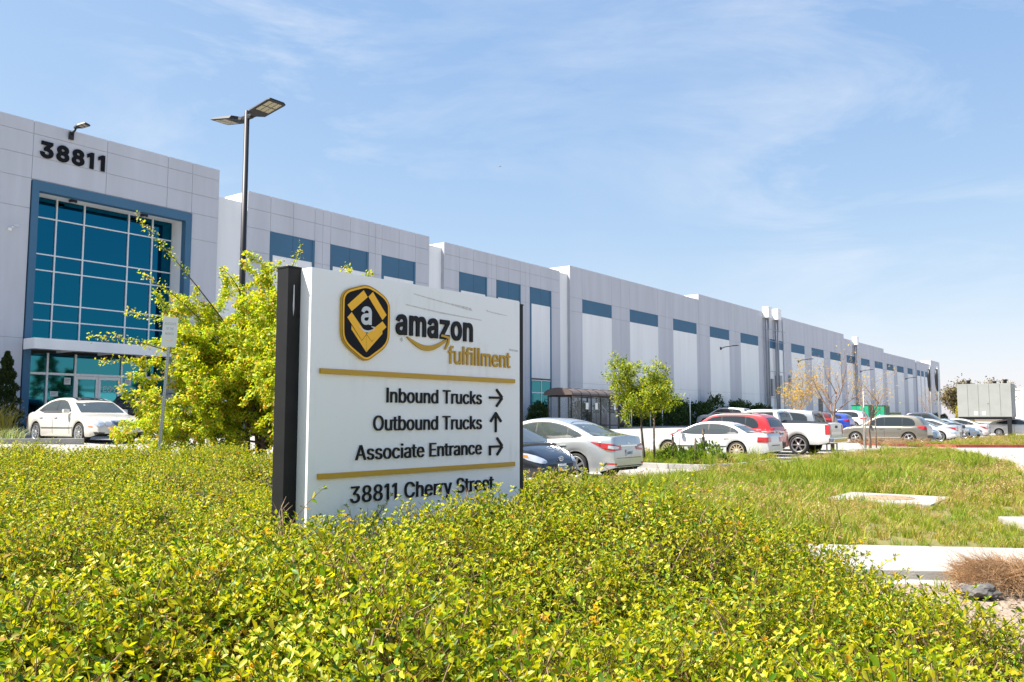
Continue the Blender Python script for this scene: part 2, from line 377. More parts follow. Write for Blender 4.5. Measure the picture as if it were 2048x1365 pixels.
# ---------------------------------------------------------------- lettering: outlines of a plain sans, in 1/1000 em
GLYPH = {"n":[410,[[114,249,114,227,114,151,114,76,114,0,93,0,73,0,53,0,53,126,53,253,53,379,72,379,92,379,112,379,112,349,112,318,112,287,109,287,106,287,102,287,114,322,131,347,152,362,174,377,199,384,227,384,253,384,276,379,295,369,314,358,330,342,341,321,352,299,357,273,357,240,357,160,357,80,357,0,337,0,316,0,296,0,296,78,296,157,296,235,296,265,288,288,273,304,258,321,237,329,210,329,192,329,175,325,161,317,146,309,135,298,126,283,118,267]]],"b":[424,[[261,-8,229,-8,206,-8,187,-4,172,4,158,12,146,21,138,31,129,42,123,51,118,59,116,59,114,59,112,59,112,39,112,20,112,0,92,0,72,0,53,0,53,170,53,339,53,509,73,509,93,509,114,509,114,446,114,382,114,319,115,319,117,319,118,319,123,327,129,336,137,346,145,356,157,365,171,373,186,381,205,384,229,384,261,384,289,376,313,361,337,345,356,322,370,293,383,263,390,229,390,189,390,149,383,114,370,84,356,55,337,32,313,16,289,0],[197,47,220,47,244,47,263,53,279,66,295,78,308,95,316,117,324,138,328,162,328,189,328,216,324,240,316,261,308,282,296,299,280,311,264,324,244,330,220,330,197,330,177,324,161,312,145,300,133,284,125,263,117,242,113,217,113,189,113,161,117,136,125,115,133,94,146,77,162,65,178,53]]],"o":[415,[[242,-8,207,-8,173,-8,143,0,117,16,91,33,71,56,56,85,41,114,34,149,34,187,34,227,41,262,56,291,71,321,91,343,117,360,143,376,173,384,207,384,242,384,273,376,299,360,325,343,345,321,359,291,374,262,381,227,381,187,381,149,374,114,359,85,345,56,325,33,299,16,273,0],[182,46,207,46,233,46,254,53,270,66,287,79,299,96,307,117,315,139,319,162,319,187,319,213,315,236,307,258,299,280,287,297,270,310,254,323,233,330,207,330,182,330,161,323,145,310,129,297,116,280,108,258,100,237,96,213,96,187,96,162,100,139,108,117,116,96,129,79,145,66,161,53]]],"u":[410,[[211,-5,182,-5,157,-5,134,0,115,11,95,21,80,37,69,59,58,80,53,107,53,139,53,219,53,299,53,379,73,379,93,379,114,379,114,301,114,222,114,144,114,114,121,91,137,75,152,58,173,50,200,50,218,50,235,54,249,62,264,70,275,81,283,97,292,112,296,131,296,153,296,228,296,304,296,379,316,379,337,379,357,379,357,253,357,126,357,0,337,0,318,0,298,0,298,31,298,61,298,92,301,92,304,92,307,92,295,57,279,32,257,17,235,2]]],"d":[424,[[219,-8,195,-8,164,-8,136,0,111,16,87,32,68,55,55,84,41,114,34,149,34,189,34,229,41,263,55,293,69,322,88,345,112,361,136,376,164,384,196,384,219,384,238,381,253,373,268,365,279,356,287,346,296,336,302,327,306,319,308,319,309,319,311,319,311,382,311,446,311,509,331,509,351,509,372,509,372,339,372,170,372,0,352,0,332,0,313,0,313,20,313,39,313,59,311,59,309,59,307,59,302,51,295,42,287,31,278,21,267,12,252,4,238,-4],[181,47,205,47,227,47,247,53,263,65,279,77,291,94,299,115,308,136,312,161,312,189,312,217,308,242,300,263,292,284,279,300,263,312,247,324,228,330,205,330,181,330,161,324,145,311,129,299,116,282,108,261,100,240,96,216,96,189,96,162,100,138,109,117,117,95,129,78,145,66,161,53]]],"T":[449,[[85,452,32,452,32,471,32,490,32,509,160,509,288,509,417,509,417,490,417,471,417,452,363,452,310,452,257,452,257,301,257,151,257,0,235,0,214,0,193,0,193,151,193,301,193,452,139,452]]],"r":[259,[[73,0,53,0,53,126,53,253,53,379,72,379,92,379,112,379,112,360,112,340,112,321,113,321,114,321,115,321,122,340,135,355,152,367,170,379,190,385,213,385,218,385,223,385,229,384,235,384,240,384,243,384,243,363,243,343,243,322,242,323,237,323,230,324,223,325,215,326,207,326,189,326,173,322,159,315,145,307,134,297,126,284,118,270,114,255,114,237,114,158,114,79,114,0,93,0]]],"c":[396,[[226,-8,207,-8,173,-8,143,0,117,16,91,33,71,56,56,85,41,114,34,149,34,187,34,227,41,262,56,291,71,321,91,343,117,360,143,376,173,384,207,384,226,384,243,382,260,377,276,372,292,365,305,356,319,347,330,335,340,322,350,309,357,294,362,277,342,272,322,267,303,262,300,272,296,281,290,289,285,297,278,305,270,311,262,317,253,322,242,325,232,328,220,330,207,330,182,330,161,323,145,310,129,297,116,280,108,258,100,237,96,213,96,187,96,162,100,139,108,117,116,96,129,79,145,66,161,53,182,46,207,46,220,46,232,48,243,52,253,55,263,60,271,66,279,72,286,80,292,89,297,97,301,107,304,117,324,112,343,107,363,102,358,85,351,70,341,56,332,43,320,31,306,21,293,12,277,4,261,-1,244,-6]]],"k":[381,[[132,158,110,137,110,162,110,187,110,212,113,212,117,212,121,212,175,268,230,323,284,379,310,379,335,379,360,379,301,319,243,259,184,199,182,199,179,199,177,199,155,178],[73,0,53,0,53,170,53,339,53,509,73,509,93,509,114,509,114,339,114,170,114,0,93,0],[320,0,294,0,245,62,197,124,148,186,162,200,177,214,191,229,252,152,312,76,372,0,346,0]]],"s":[365,[[211,-8,182,-8,156,-8,133,-4,112,3,92,11,75,23,62,38,49,53,40,72,36,94,55,98,74,102,94,107,99,86,109,70,124,60,139,50,158,45,181,45,208,45,229,51,244,62,260,74,268,87,268,103,268,116,263,127,254,136,245,144,231,151,212,155,191,160,170,165,149,170,115,178,89,191,72,208,55,225,47,247,47,274,47,296,53,315,65,332,77,348,94,361,115,370,136,380,160,384,187,384,213,384,235,380,254,372,272,365,287,353,299,339,310,325,319,309,324,290,305,286,287,281,268,277,263,292,255,304,243,316,230,327,212,333,187,333,165,333,146,327,131,317,116,306,109,293,109,277,109,263,114,252,124,243,134,235,150,228,172,223,191,218,210,214,229,209,264,201,290,188,306,171,323,154,331,133,331,107,331,84,325,64,312,47,300,30,282,16,260,6,237,-3]]],"O":[533,[[311,-7,267,-7,223,-7,184,4,150,25,116,46,90,76,70,115,50,154,40,201,40,254,40,308,50,354,70,393,90,432,116,462,150,484,184,505,223,516,267,516,311,516,350,505,384,484,418,462,444,432,464,393,483,354,493,308,493,254,493,201,483,154,464,115,444,76,418,46,384,25,350,4],[236,53,267,53,297,53,325,61,349,76,374,91,394,114,408,144,423,174,430,211,430,254,430,298,423,335,408,365,394,395,374,417,349,433,325,448,297,456,267,456,236,456,209,448,184,433,159,417,140,394,125,364,111,334,103,297,103,254,103,211,111,174,125,144,140,114,159,92,184,76,209,61]]],"t":[227,[[138,379,204,379,204,362,204,344,204,327,138,327,72,327,6,327,6,344,6,362,6,379,72,379],[65,345,65,471,85,471,106,471,126,471,126,347,126,222,126,98,126,81,129,69,136,61,143,54,154,50,170,50,174,50,179,50,185,51,191,52,197,53,202,54,206,36,209,19,213,2,207,0,200,-2,192,-3,184,-4,176,-4,168,-4,136,-4,110,4,92,21,74,38,65,62,65,93,65,219]]],"A":[480,[[39,0,16,0,78,170,140,339,201,509,226,509,251,509,276,509,338,339,401,170,463,0,440,0,418,0,395,0,359,101,323,202,287,302,281,321,273,344,264,372,255,400,245,435,232,478,236,478,241,478,245,478,233,435,222,399,213,371,204,343,196,320,191,302,155,202,120,101,85,0,62,0],[197,142,110,142,110,161,110,180,110,199,197,199,283,199,370,199,370,180,370,161,370,142,283,142]]],"i":[167,[[73,0,53,0,53,126,53,253,53,379,73,379,93,379,114,379,114,253,114,126,114,0,93,0],[95,443,84,443,72,443,62,447,54,455,45,462,41,472,41,483,41,494,45,504,54,512,62,520,72,524,84,524,95,524,106,520,114,512,122,504,126,494,126,483,126,472,122,462,114,455,106,447]]],"e":[404,[[238,-8,212,-8,175,-8,143,0,117,16,90,33,70,56,56,85,41,114,34,148,34,187,34,226,41,260,55,290,69,319,89,343,115,359,141,376,171,384,205,384,226,384,246,381,266,374,285,367,303,356,319,341,335,326,348,306,357,282,366,258,371,228,371,194,371,186,371,178,371,169,272,169,174,169,75,169,75,187,75,204,75,221,163,221,250,221,338,221,329,215,319,208,310,202,310,227,306,249,298,269,290,288,278,303,263,314,247,325,228,330,205,330,182,330,163,325,146,313,130,302,118,288,109,270,100,251,96,232,96,211,96,200,96,189,96,178,96,150,101,126,110,106,120,87,134,72,151,61,168,51,189,46,212,46,228,46,241,48,254,53,266,57,277,64,285,73,294,82,301,93,306,105,325,101,345,96,365,91,359,71,349,54,335,39,321,24,303,13,283,4,262,-4]]],"E":[419,[[165,0,60,0,60,170,60,339,60,509,164,509,268,509,372,509,372,490,372,471,372,452,290,452,207,452,125,452,125,396,125,341,125,286,202,286,278,286,355,286,355,267,355,248,355,229,278,229,202,229,125,229,125,172,125,114,125,57,208,57,292,57,375,57,375,38,375,19,375,0,270,0]]],"3":[453,[[252,-7,218,-7,187,-7,158,-1,133,10,107,21,86,37,70,57,54,78,46,103,44,132,66,132,87,132,109,132,111,114,117,99,126,87,136,75,149,65,165,59,181,53,199,50,219,50,239,50,258,53,275,61,292,68,305,79,315,93,324,107,329,124,329,145,329,163,325,181,316,196,307,212,293,224,275,234,256,243,231,248,201,248,186,248,172,248,157,248,157,265,157,282,157,299,200,349,244,399,288,448,288,450,288,451,288,452,215,452,142,452,70,452,70,471,70,490,70,509,171,509,272,509,372,509,372,493,372,477,372,461,319,400,265,339,211,278,211,282,211,285,211,289,249,293,281,288,308,276,335,263,356,246,371,222,386,199,393,173,393,145,393,115,385,89,370,66,355,43,335,25,309,12,282,0]]],"8":[453,[[260,-7,226,-7,192,-7,162,-1,136,11,109,24,89,40,74,62,59,83,52,108,52,135,52,157,56,177,65,195,74,213,86,229,101,241,116,253,133,261,153,265,153,265,153,266,153,267,128,273,108,287,93,308,78,329,70,353,70,380,70,406,77,429,90,450,104,470,122,486,146,498,169,510,196,516,226,516,256,516,283,510,306,498,329,486,348,470,361,450,375,429,382,406,382,380,382,353,374,329,359,308,344,287,325,273,300,267,300,266,300,265,300,265,319,261,336,253,351,241,366,229,378,213,387,195,396,177,401,157,401,135,401,108,393,83,378,62,364,40,343,24,317,11,291,-1],[204,49,226,49,249,49,268,53,285,60,301,68,314,78,323,91,332,105,337,121,337,139,337,158,332,174,322,189,313,203,300,214,283,223,266,231,247,235,226,235,205,235,186,231,169,223,152,214,139,203,130,189,120,174,115,158,115,139,115,121,120,105,129,91,138,78,151,68,167,60,184,53],[208,290,226,290,244,290,260,293,274,300,288,307,299,318,307,330,315,343,319,358,319,376,319,393,315,407,308,420,300,433,289,443,275,449,261,456,245,460,226,460,208,460,191,456,177,449,163,443,152,433,145,420,137,407,133,393,133,376,133,358,137,343,145,330,152,318,163,307,178,300,192,293]]],"1":[453,[[181,0,76,0,76,18,76,36,76,55,181,55,286,55,391,55,391,36,391,18,391,0,286,0],[250,509,276,509,276,339,276,170,276,0,255,0,234,0,212,0,212,149,212,299,212,448,211,448,210,448,209,448,168,418,127,388,86,358,86,381,86,404,86,427,123,454,161,481,198,509,224,509]]],"4":[453,[[164,105,40,105,40,123,40,141,40,158,109,275,178,392,247,509,268,509,289,509,311,509,243,394,176,280,109,166,109,165,109,164,109,163,210,163,312,163,413,163,413,144,413,125,413,105,289,105],[302,0,282,0,282,40,282,81,282,121,282,130,282,138,282,146,282,203,282,260,282,318,302,318,322,318,343,318,343,212,343,106,343,0,322,0]]],"9":[453,[[195,516,226,516,258,516,286,508,310,494,335,480,354,460,368,434,382,409,389,380,389,347,389,323,383,297,373,270,362,243,343,209,315,168,277,112,239,56,200,0,177,0,154,0,130,0,187,83,244,165,301,248,303,248,305,248,307,248,303,238,296,229,287,221,279,213,269,207,257,202,245,197,232,195,218,195,187,195,160,201,137,214,114,227,96,245,83,269,70,292,64,320,64,352,64,384,71,412,85,436,99,461,118,480,143,494,167,508],[246,460,226,460,207,460,189,456,174,446,159,437,147,424,138,407,130,391,125,372,125,352,125,330,130,312,138,295,147,279,159,266,174,257,189,248,207,243,226,243,246,243,263,248,279,257,294,266,306,279,314,295,323,311,327,330,327,350,327,372,323,391,314,407,306,424,294,437,279,446,264,456]]],"C":[510,[[293,-7,267,-7,223,-7,184,4,150,25,116,46,89,76,70,115,50,154,40,201,40,254,40,308,50,354,70,393,89,432,116,462,150,484,184,505,223,516,267,516,293,516,317,512,340,504,363,497,384,486,402,471,420,457,436,439,448,418,460,398,468,374,473,348,451,348,430,348,408,348,404,366,398,381,389,395,381,408,370,419,357,428,345,438,331,444,315,449,300,454,284,456,267,456,236,456,208,448,184,432,159,417,139,394,125,364,111,334,103,297,103,254,103,211,111,175,125,145,140,115,159,92,184,76,209,61,236,53,267,53,284,53,300,55,315,60,331,65,345,71,357,81,370,90,381,101,389,114,398,128,404,143,408,160,430,160,451,160,473,160,469,135,460,111,448,91,436,70,421,52,402,38,384,23,363,12,341,5,318,-3]]],"h":[410,[[114,249,114,227,114,151,114,76,114,0,93,0,73,0,53,0,53,170,53,339,53,509,73,509,93,509,114,509,114,435,114,361,114,287,110,287,106,287,102,287,114,322,131,347,152,362,174,377,199,384,227,384,253,384,276,379,295,369,315,358,330,342,341,321,352,299,357,273,357,240,357,160,357,80,357,0,337,0,316,0,296,0,296,78,296,157,296,235,296,265,288,288,273,304,258,321,237,329,210,329,192,329,175,325,161,317,146,309,135,298,126,283,118,267]]],"y":[389,[[51,-140,47,-139,52,-121,57,-103,61,-86,65,-86,68,-87,71,-87,83,-90,94,-91,104,-89,114,-87,122,-82,130,-74,138,-66,145,-53,151,-36,155,-24,159,-13,163,-1,114,126,66,252,17,379,40,379,62,379,84,379,111,305,138,230,165,155,174,132,181,109,187,87,193,64,199,42,206,21,198,21,191,21,184,21,190,42,196,64,202,87,209,110,216,132,224,155,251,230,278,305,305,379,327,379,349,379,371,379,316,234,260,88,204,-58,196,-78,187,-94,177,-107,166,-120,153,-129,139,-136,125,-142,109,-145,91,-145,81,-145,72,-144,65,-143,57,-142]]],"S":[447,[[263,-9,224,-9,187,-9,155,-3,128,9,100,21,79,38,64,60,49,82,40,107,38,137,60,137,82,137,104,137,106,117,112,101,123,88,134,75,149,65,166,59,184,52,203,49,224,49,247,49,268,53,286,60,304,68,319,78,329,92,340,105,346,121,346,139,346,155,341,169,332,179,323,189,311,198,296,205,281,211,264,217,245,222,224,228,204,234,184,239,142,251,109,268,86,289,63,311,52,339,52,372,52,401,60,426,75,448,90,469,111,486,138,498,164,510,194,516,227,516,261,516,290,510,316,498,342,486,362,469,377,449,392,428,400,404,401,378,380,378,358,378,337,378,335,403,323,423,302,437,281,451,256,459,225,459,203,459,184,455,167,448,151,441,138,431,129,418,120,406,115,391,115,376,115,358,120,344,131,334,142,323,154,314,169,308,184,302,199,297,212,293,230,289,247,284,264,279,279,275,295,270,312,264,328,257,344,248,359,238,373,227,385,214,395,198,404,181,408,162,408,139,408,111,401,86,386,64,372,41,351,24,323,11,296,-2]]],"a":[389,[[182,-9,160,-9,136,-9,114,-4,94,5,75,14,59,27,48,45,36,62,30,83,30,108,30,130,35,147,43,161,52,175,63,185,78,193,92,201,108,207,125,211,143,215,160,218,178,220,201,223,219,225,234,227,248,228,258,231,265,235,272,239,276,245,276,255,276,255,276,256,276,257,276,272,273,286,267,297,261,308,252,316,240,322,228,328,213,331,196,331,178,331,162,328,149,322,136,317,126,309,118,301,110,292,104,283,100,274,80,280,61,285,41,291,50,314,62,332,79,346,95,360,113,369,133,375,153,381,173,384,194,384,208,384,223,383,239,379,255,376,271,370,286,360,301,351,313,338,322,320,332,303,337,280,337,251,337,168,337,84,337,0,317,0,297,0,277,0,277,17,277,35,277,52,275,52,274,52,272,52,268,43,261,34,252,25,243,15,230,7,215,1,200,-5],[155,45,170,45,193,45,212,50,228,59,243,68,255,79,263,93,271,107,276,122,276,138,276,155,276,173,276,190,273,187,268,184,259,182,251,180,242,178,231,176,221,174,210,172,200,171,190,170,182,169,175,168,161,166,147,163,134,159,121,154,111,148,103,139,96,131,92,119,92,105,92,92,95,81,102,72,109,63,118,57,130,52,142,48]]],"m":[610,[[73,0,53,0,53,126,53,253,53,379,72,379,92,379,112,379,112,351,112,323,112,295,111,295,109,295,108,295,113,316,121,332,132,346,144,359,157,369,172,376,187,383,203,386,219,386,247,386,270,378,287,361,305,344,316,322,321,295,318,295,315,295,312,295,317,313,325,329,337,343,349,357,364,367,381,375,398,382,416,386,437,386,459,386,479,381,497,372,515,362,530,348,541,328,551,309,557,285,557,255,557,170,557,85,557,0,536,0,516,0,496,0,496,85,496,169,496,254,496,281,488,301,473,313,457,325,439,330,419,330,402,330,387,327,374,320,362,313,352,303,345,290,339,278,335,263,335,247,335,165,335,82,335,0,315,0,295,0,274,0,274,87,274,173,274,260,274,281,267,298,253,311,239,324,221,330,199,330,185,330,171,327,158,320,144,313,134,303,126,289,118,276,114,258,114,238,114,159,114,79,114,0,93,0]]],"z":[380,[[141,0,42,0,42,15,42,30,42,46,112,137,183,228,254,320,254,321,254,322,254,323,185,323,117,323,48,323,48,342,48,361,48,379,143,379,238,379,333,379,333,363,333,347,333,331,264,241,195,150,126,60,126,59,126,58,126,56,197,56,268,56,339,56,339,38,339,19,339,0,240,0]]],"f":[254,[[154,379,228,379,228,362,228,344,228,327,154,327,80,327,6,327,6,344,6,362,6,379,80,379],[101,0,81,0,81,144,81,288,81,432,81,453,86,471,96,486,106,500,119,511,135,519,152,526,169,530,187,530,201,530,213,529,222,527,232,525,238,523,243,521,238,503,233,486,227,468,224,470,220,471,215,472,210,473,203,474,195,474,176,474,163,469,154,460,146,451,142,437,142,419,142,279,142,140,142,0,121,0]]],"M":[628,[[81,0,60,0,60,170,60,339,60,509,91,509,121,509,152,509,193,402,235,294,277,187,280,180,284,170,287,159,291,148,295,136,299,123,303,110,307,97,311,84,315,71,319,59,322,49,317,49,312,49,307,49,310,59,314,70,318,83,322,95,326,108,330,121,334,134,338,147,342,158,346,170,349,179,352,187,394,294,435,402,476,509,507,509,537,509,568,509,568,339,568,170,568,0,547,0,525,0,504,0,504,97,504,194,504,291,504,302,504,314,504,327,505,340,505,354,505,369,505,383,506,398,506,413,506,428,507,443,507,457,509,457,511,457,513,457,508,441,503,426,498,409,492,393,487,378,482,363,477,348,472,334,467,322,463,309,459,299,456,291,418,194,380,97,342,0,323,0,305,0,286,0,248,97,209,194,170,291,167,299,163,309,159,321,155,333,150,346,145,361,140,376,135,391,129,408,124,424,118,441,112,457,114,457,117,457,119,457,119,444,120,431,120,416,120,401,121,387,121,372,121,357,121,342,122,328,122,315,122,302,122,291,122,194,122,97,122,0,101,0]]],"Y":[472,[[225,0,203,0,203,69,203,139,203,208,141,308,79,409,16,509,41,509,66,509,91,509,125,454,159,399,192,344,203,326,213,309,222,292,231,275,240,255,250,230,241,230,232,230,224,230,233,255,242,276,251,293,260,310,270,327,280,344,314,399,347,454,381,509,406,509,430,509,455,509,393,409,330,308,268,208,268,139,268,69,268,0,247,0]]],"F":[410,[[82,0,60,0,60,170,60,339,60,509,163,509,266,509,369,509,369,490,369,471,369,452,288,452,206,452,125,452,125,394,125,336,125,278,198,278,272,278,346,278,346,259,346,240,346,221,272,221,198,221,125,221,125,147,125,74,125,0,103,0]]],"G":[520,[[309,-7,269,-7,223,-7,184,4,149,25,115,46,88,77,69,116,50,155,40,201,40,254,40,308,50,354,69,393,88,432,115,462,149,484,183,505,221,516,265,516,292,516,317,512,340,504,364,496,385,484,403,469,422,454,437,437,449,416,461,396,470,373,474,349,452,349,430,349,408,349,403,365,396,380,387,393,379,406,368,417,356,427,344,436,330,444,315,448,300,453,283,456,265,456,235,456,208,448,183,432,159,417,139,394,125,364,111,334,103,297,103,254,103,211,111,175,125,145,140,115,159,92,184,76,209,61,237,53,269,53,297,53,323,59,345,71,367,83,384,101,396,123,409,146,415,172,415,202,421,201,428,200,434,199,384,199,333,199,283,199,283,218,283,237,283,256,348,256,413,256,478,256,478,237,478,219,478,200,478,158,469,122,451,91,433,60,408,36,377,19,345,2]]],"H":[517,[[82,0,60,0,60,170,60,339,60,509,82,509,103,509,125,509,125,435,125,362,125,289,214,289,303,289,392,289,392,362,392,435,392,509,414,509,435,509,457,509,457,339,457,170,457,0,435,0,414,0,392,0,392,77,392,155,392,232,303,232,214,232,125,232,125,155,125,77,125,0,103,0]]],"J":[396,[[230,-7,185,-7,140,-7,104,6,75,33,47,59,33,97,33,145,33,155,33,164,33,173,55,173,76,173,98,173,98,164,98,155,98,145,98,114,106,91,122,74,137,58,159,50,185,50,211,50,232,58,248,74,264,91,272,114,272,145,272,267,272,388,272,509,293,509,315,509,336,509,336,388,336,267,336,145,336,97,322,59,294,33,266,6]]],"L":[393,[[160,0,60,0,60,170,60,339,60,509,82,509,103,509,125,509,125,358,125,208,125,57,203,57,282,57,361,57,361,38,361,19,361,0,261,0]]],"P":[445,[[82,0,60,0,60,170,60,339,60,509,118,509,177,509,235,509,274,509,307,502,332,487,358,473,377,454,390,430,402,405,409,378,409,348,409,317,402,290,390,265,377,241,358,222,332,207,307,193,274,186,235,186,193,186,151,186,109,186,109,205,109,224,109,242,150,242,191,242,233,242,259,242,281,247,297,256,313,265,325,278,333,294,341,310,344,328,344,348,344,368,341,386,333,402,325,417,313,430,297,439,280,448,259,452,232,452,196,452,160,452,125,452,125,301,125,151,125,0,103,0]]],"R":[449,[[82,0,60,0,60,170,60,339,60,509,119,509,177,509,236,509,275,509,307,502,333,489,359,475,378,457,390,433,403,410,409,382,409,352,409,321,403,295,390,271,378,248,359,230,333,217,307,204,275,198,236,198,189,198,143,198,96,198,96,217,96,236,96,255,142,255,188,255,234,255,260,255,281,259,298,267,314,275,326,286,334,300,341,315,345,332,345,352,345,372,341,390,334,405,326,420,314,431,298,440,281,448,259,452,233,452,197,452,161,452,125,452,125,301,125,151,125,0,103,0],[378,0,353,0,312,76,271,153,230,229,254,229,279,229,303,229,344,153,386,76,428,0,403,0]]],"X":[474,[[43,0,18,0,84,95,151,190,217,284,217,268,217,252,217,236,155,327,92,418,29,509,54,509,79,509,104,509,129,473,153,437,178,400,188,385,197,372,204,361,211,350,217,340,223,329,229,318,236,306,243,292,240,292,236,292,232,292,239,306,246,318,252,329,258,339,264,350,272,361,279,372,288,385,298,400,323,437,348,473,374,509,398,509,422,509,446,509,384,419,321,329,259,239,259,255,259,271,259,287,324,191,390,96,456,0,431,0,406,0,382,0,352,43,322,86,292,129,283,143,275,155,268,165,262,175,256,185,250,195,244,206,238,217,230,231,235,231,240,231,244,231,238,218,231,207,225,196,219,186,213,176,206,166,199,155,191,143,182,129,152,86,122,43,91,0,67,0]]],"B":[456,[[122,0,60,0,60,170,60,339,60,509,120,509,181,509,241,509,276,509,306,503,329,491,352,479,369,462,381,442,392,422,398,399,398,374,398,352,394,334,387,320,379,306,369,294,356,286,344,277,330,271,315,267,315,265,315,264,315,262,331,261,347,255,363,245,379,235,392,221,402,203,413,185,418,163,418,136,418,111,412,87,400,67,388,46,370,30,344,18,319,6,287,0,247,0,184,0],[125,115,125,57,165,57,205,57,245,57,284,57,313,65,330,80,347,95,355,114,355,137,355,154,351,170,342,184,334,198,321,209,306,218,290,227,271,231,248,231,207,231,166,231,125,231,125,173],[125,341,125,285,162,285,200,285,238,285,257,285,273,289,288,296,303,303,315,313,323,326,332,339,336,355,336,372,336,395,328,414,313,429,297,444,273,452,240,452,202,452,163,452,125,452,125,396]]],"V":[480,[[229,0,204,0,141,170,79,339,16,509,39,509,62,509,84,509,120,408,156,307,192,206,198,189,206,166,215,137,224,109,235,73,248,31,243,31,239,31,235,31,247,74,258,110,267,138,276,166,284,189,290,206,325,307,360,408,395,509,417,509,440,509,463,509,401,339,340,170,278,0,253,0]]],"7":[453,[[120,0,97,0,172,149,248,299,323,448,323,450,323,451,323,452,236,452,149,452,62,452,62,471,62,490,62,509,172,509,281,509,391,509,391,489,391,469,391,449,315,299,240,150,165,0,142,0]]],"0":[453,[[264,-7,227,-7,189,-7,157,3,130,24,103,45,83,74,69,113,55,152,48,199,48,254,48,309,55,356,69,395,83,434,104,464,130,484,157,505,189,516,227,516,264,516,296,505,323,484,350,464,370,434,384,395,398,356,405,309,405,254,405,199,398,152,384,113,370,74,350,45,323,24,297,3],[202,50,227,50,252,50,273,58,290,74,308,90,321,113,330,144,339,174,344,211,344,254,344,297,339,334,330,365,321,395,308,419,290,435,273,451,252,460,227,460,202,460,180,451,163,435,146,419,132,395,123,365,114,334,109,297,109,254,109,211,114,174,123,144,132,113,146,90,163,74,180,58]]],"2":[453,[[172,0,64,0,64,16,64,32,64,47,121,108,177,168,234,229,254,249,270,267,282,282,295,298,304,313,311,327,317,341,320,356,320,371,320,390,316,405,308,419,299,432,288,442,273,449,259,456,242,460,224,460,204,460,187,456,172,447,158,439,147,428,139,413,131,399,127,382,127,362,107,362,86,362,66,362,66,392,72,419,86,442,100,465,119,483,143,496,167,509,194,516,225,516,255,516,282,509,306,497,329,484,348,467,361,445,374,424,381,399,381,372,381,354,378,335,371,318,364,300,353,280,336,259,319,237,296,211,267,180,229,140,191,100,153,60,153,59,153,58,153,57,231,57,310,57,389,57,389,38,389,19,389,0,281,0]]],"5":[453,[[254,-7,221,-7,191,-7,164,-1,140,11,116,23,97,39,83,60,69,81,61,104,60,130,81,130,101,130,122,130,124,115,129,101,138,89,147,77,159,67,173,60,188,53,204,50,221,50,242,50,260,55,276,64,292,74,305,87,314,104,323,121,328,141,328,162,328,184,323,204,314,221,304,238,291,252,275,262,258,272,239,277,218,277,201,277,184,274,167,268,151,263,138,255,128,246,108,248,88,250,67,253,77,338,86,423,96,509,186,509,276,509,366,509,366,490,366,471,366,452,294,452,222,452,151,452,145,402,139,352,134,301,135,301,135,301,136,301,147,311,161,319,178,325,194,331,211,334,229,334,253,334,274,329,294,321,313,313,331,301,345,285,359,270,371,252,379,231,387,210,391,188,391,163,391,130,384,101,369,76,354,50,334,30,309,15,283,1]]],"N":[523,[[82,0,60,0,60,170,60,339,60,509,85,509,111,509,136,509,205,400,274,291,343,183,349,174,355,164,363,151,370,138,379,123,388,107,396,90,405,73,414,55,411,55,408,54,405,54,403,72,401,90,401,108,400,126,399,142,399,157,399,172,399,185,399,195,399,300,399,404,399,509,420,509,442,509,463,509,463,339,463,170,463,0,438,0,412,0,387,0,325,97,264,193,202,290,194,303,186,316,177,331,169,345,159,362,148,381,137,400,123,424,108,452,111,453,115,453,119,454,120,428,121,405,122,384,123,362,124,344,124,328,125,312,125,300,125,291,125,194,125,97,125,0,103,0]]],"6":[453,[[258,-7,226,-7,195,-7,167,0,142,15,118,29,98,49,84,74,71,100,64,129,64,162,64,186,69,212,80,239,91,266,110,300,137,340,176,396,214,453,252,509,276,509,299,509,322,509,265,426,208,344,151,261,149,261,147,261,145,261,150,271,157,280,165,288,174,296,184,302,196,307,207,312,221,314,235,314,266,314,293,308,316,295,339,282,357,263,370,240,382,216,389,189,389,157,389,125,382,97,368,73,354,48,334,28,310,14,286,0],[207,48,226,48,246,48,264,53,279,63,294,72,306,85,314,101,323,118,327,136,327,157,327,178,323,197,314,213,306,230,294,242,279,251,264,261,246,265,226,265,207,265,189,261,174,252,159,243,147,230,138,214,129,198,125,179,125,158,125,137,129,118,138,102,147,85,159,72,174,63,189,53]]]}
def bez_poly(pts, n=5):
    """sampled outline of a closed bezier given as (left, point, right) handles"""
    k = len(pts) // 6; out = []
    for i in range(k):
        a = [c / 1000 for c in pts[i * 6:i * 6 + 6]]; b = [c / 1000 for c in pts[(i + 1) % k * 6:(i + 1) % k * 6 + 6]]
        p0, p1, p2, p3 = (a[2], a[3]), (a[4], a[5]), (b[0], b[1]), (b[2], b[3])
        straight = abs((p1[0] - p0[0]) * (p3[1] - p0[1]) - (p1[1] - p0[1]) * (p3[0] - p0[0])) + abs((p2[0] - p0[0]) * (p3[1] - p0[1]) - (p2[1] - p0[1]) * (p3[0] - p0[0])) < 1e-5
        m = 1 if straight else n
        for q in range(m):
            t_ = q / m; u_ = 1 - t_
            out.append(tuple(u_ ** 3 * p0[c] + 3 * u_ * u_ * t_ * p1[c] + 3 * u_ * t_ * t_ * p2[c] + t_ ** 3 * p3[c] for c in (0, 1)))
    res = [p for i, p in enumerate(out) if math.dist(p, out[i - 1]) > 1e-4]
    return res
def area2(P): return sum(P[i - 1][0] * P[i][1] - P[i][0] * P[i - 1][1] for i in range(len(P)))
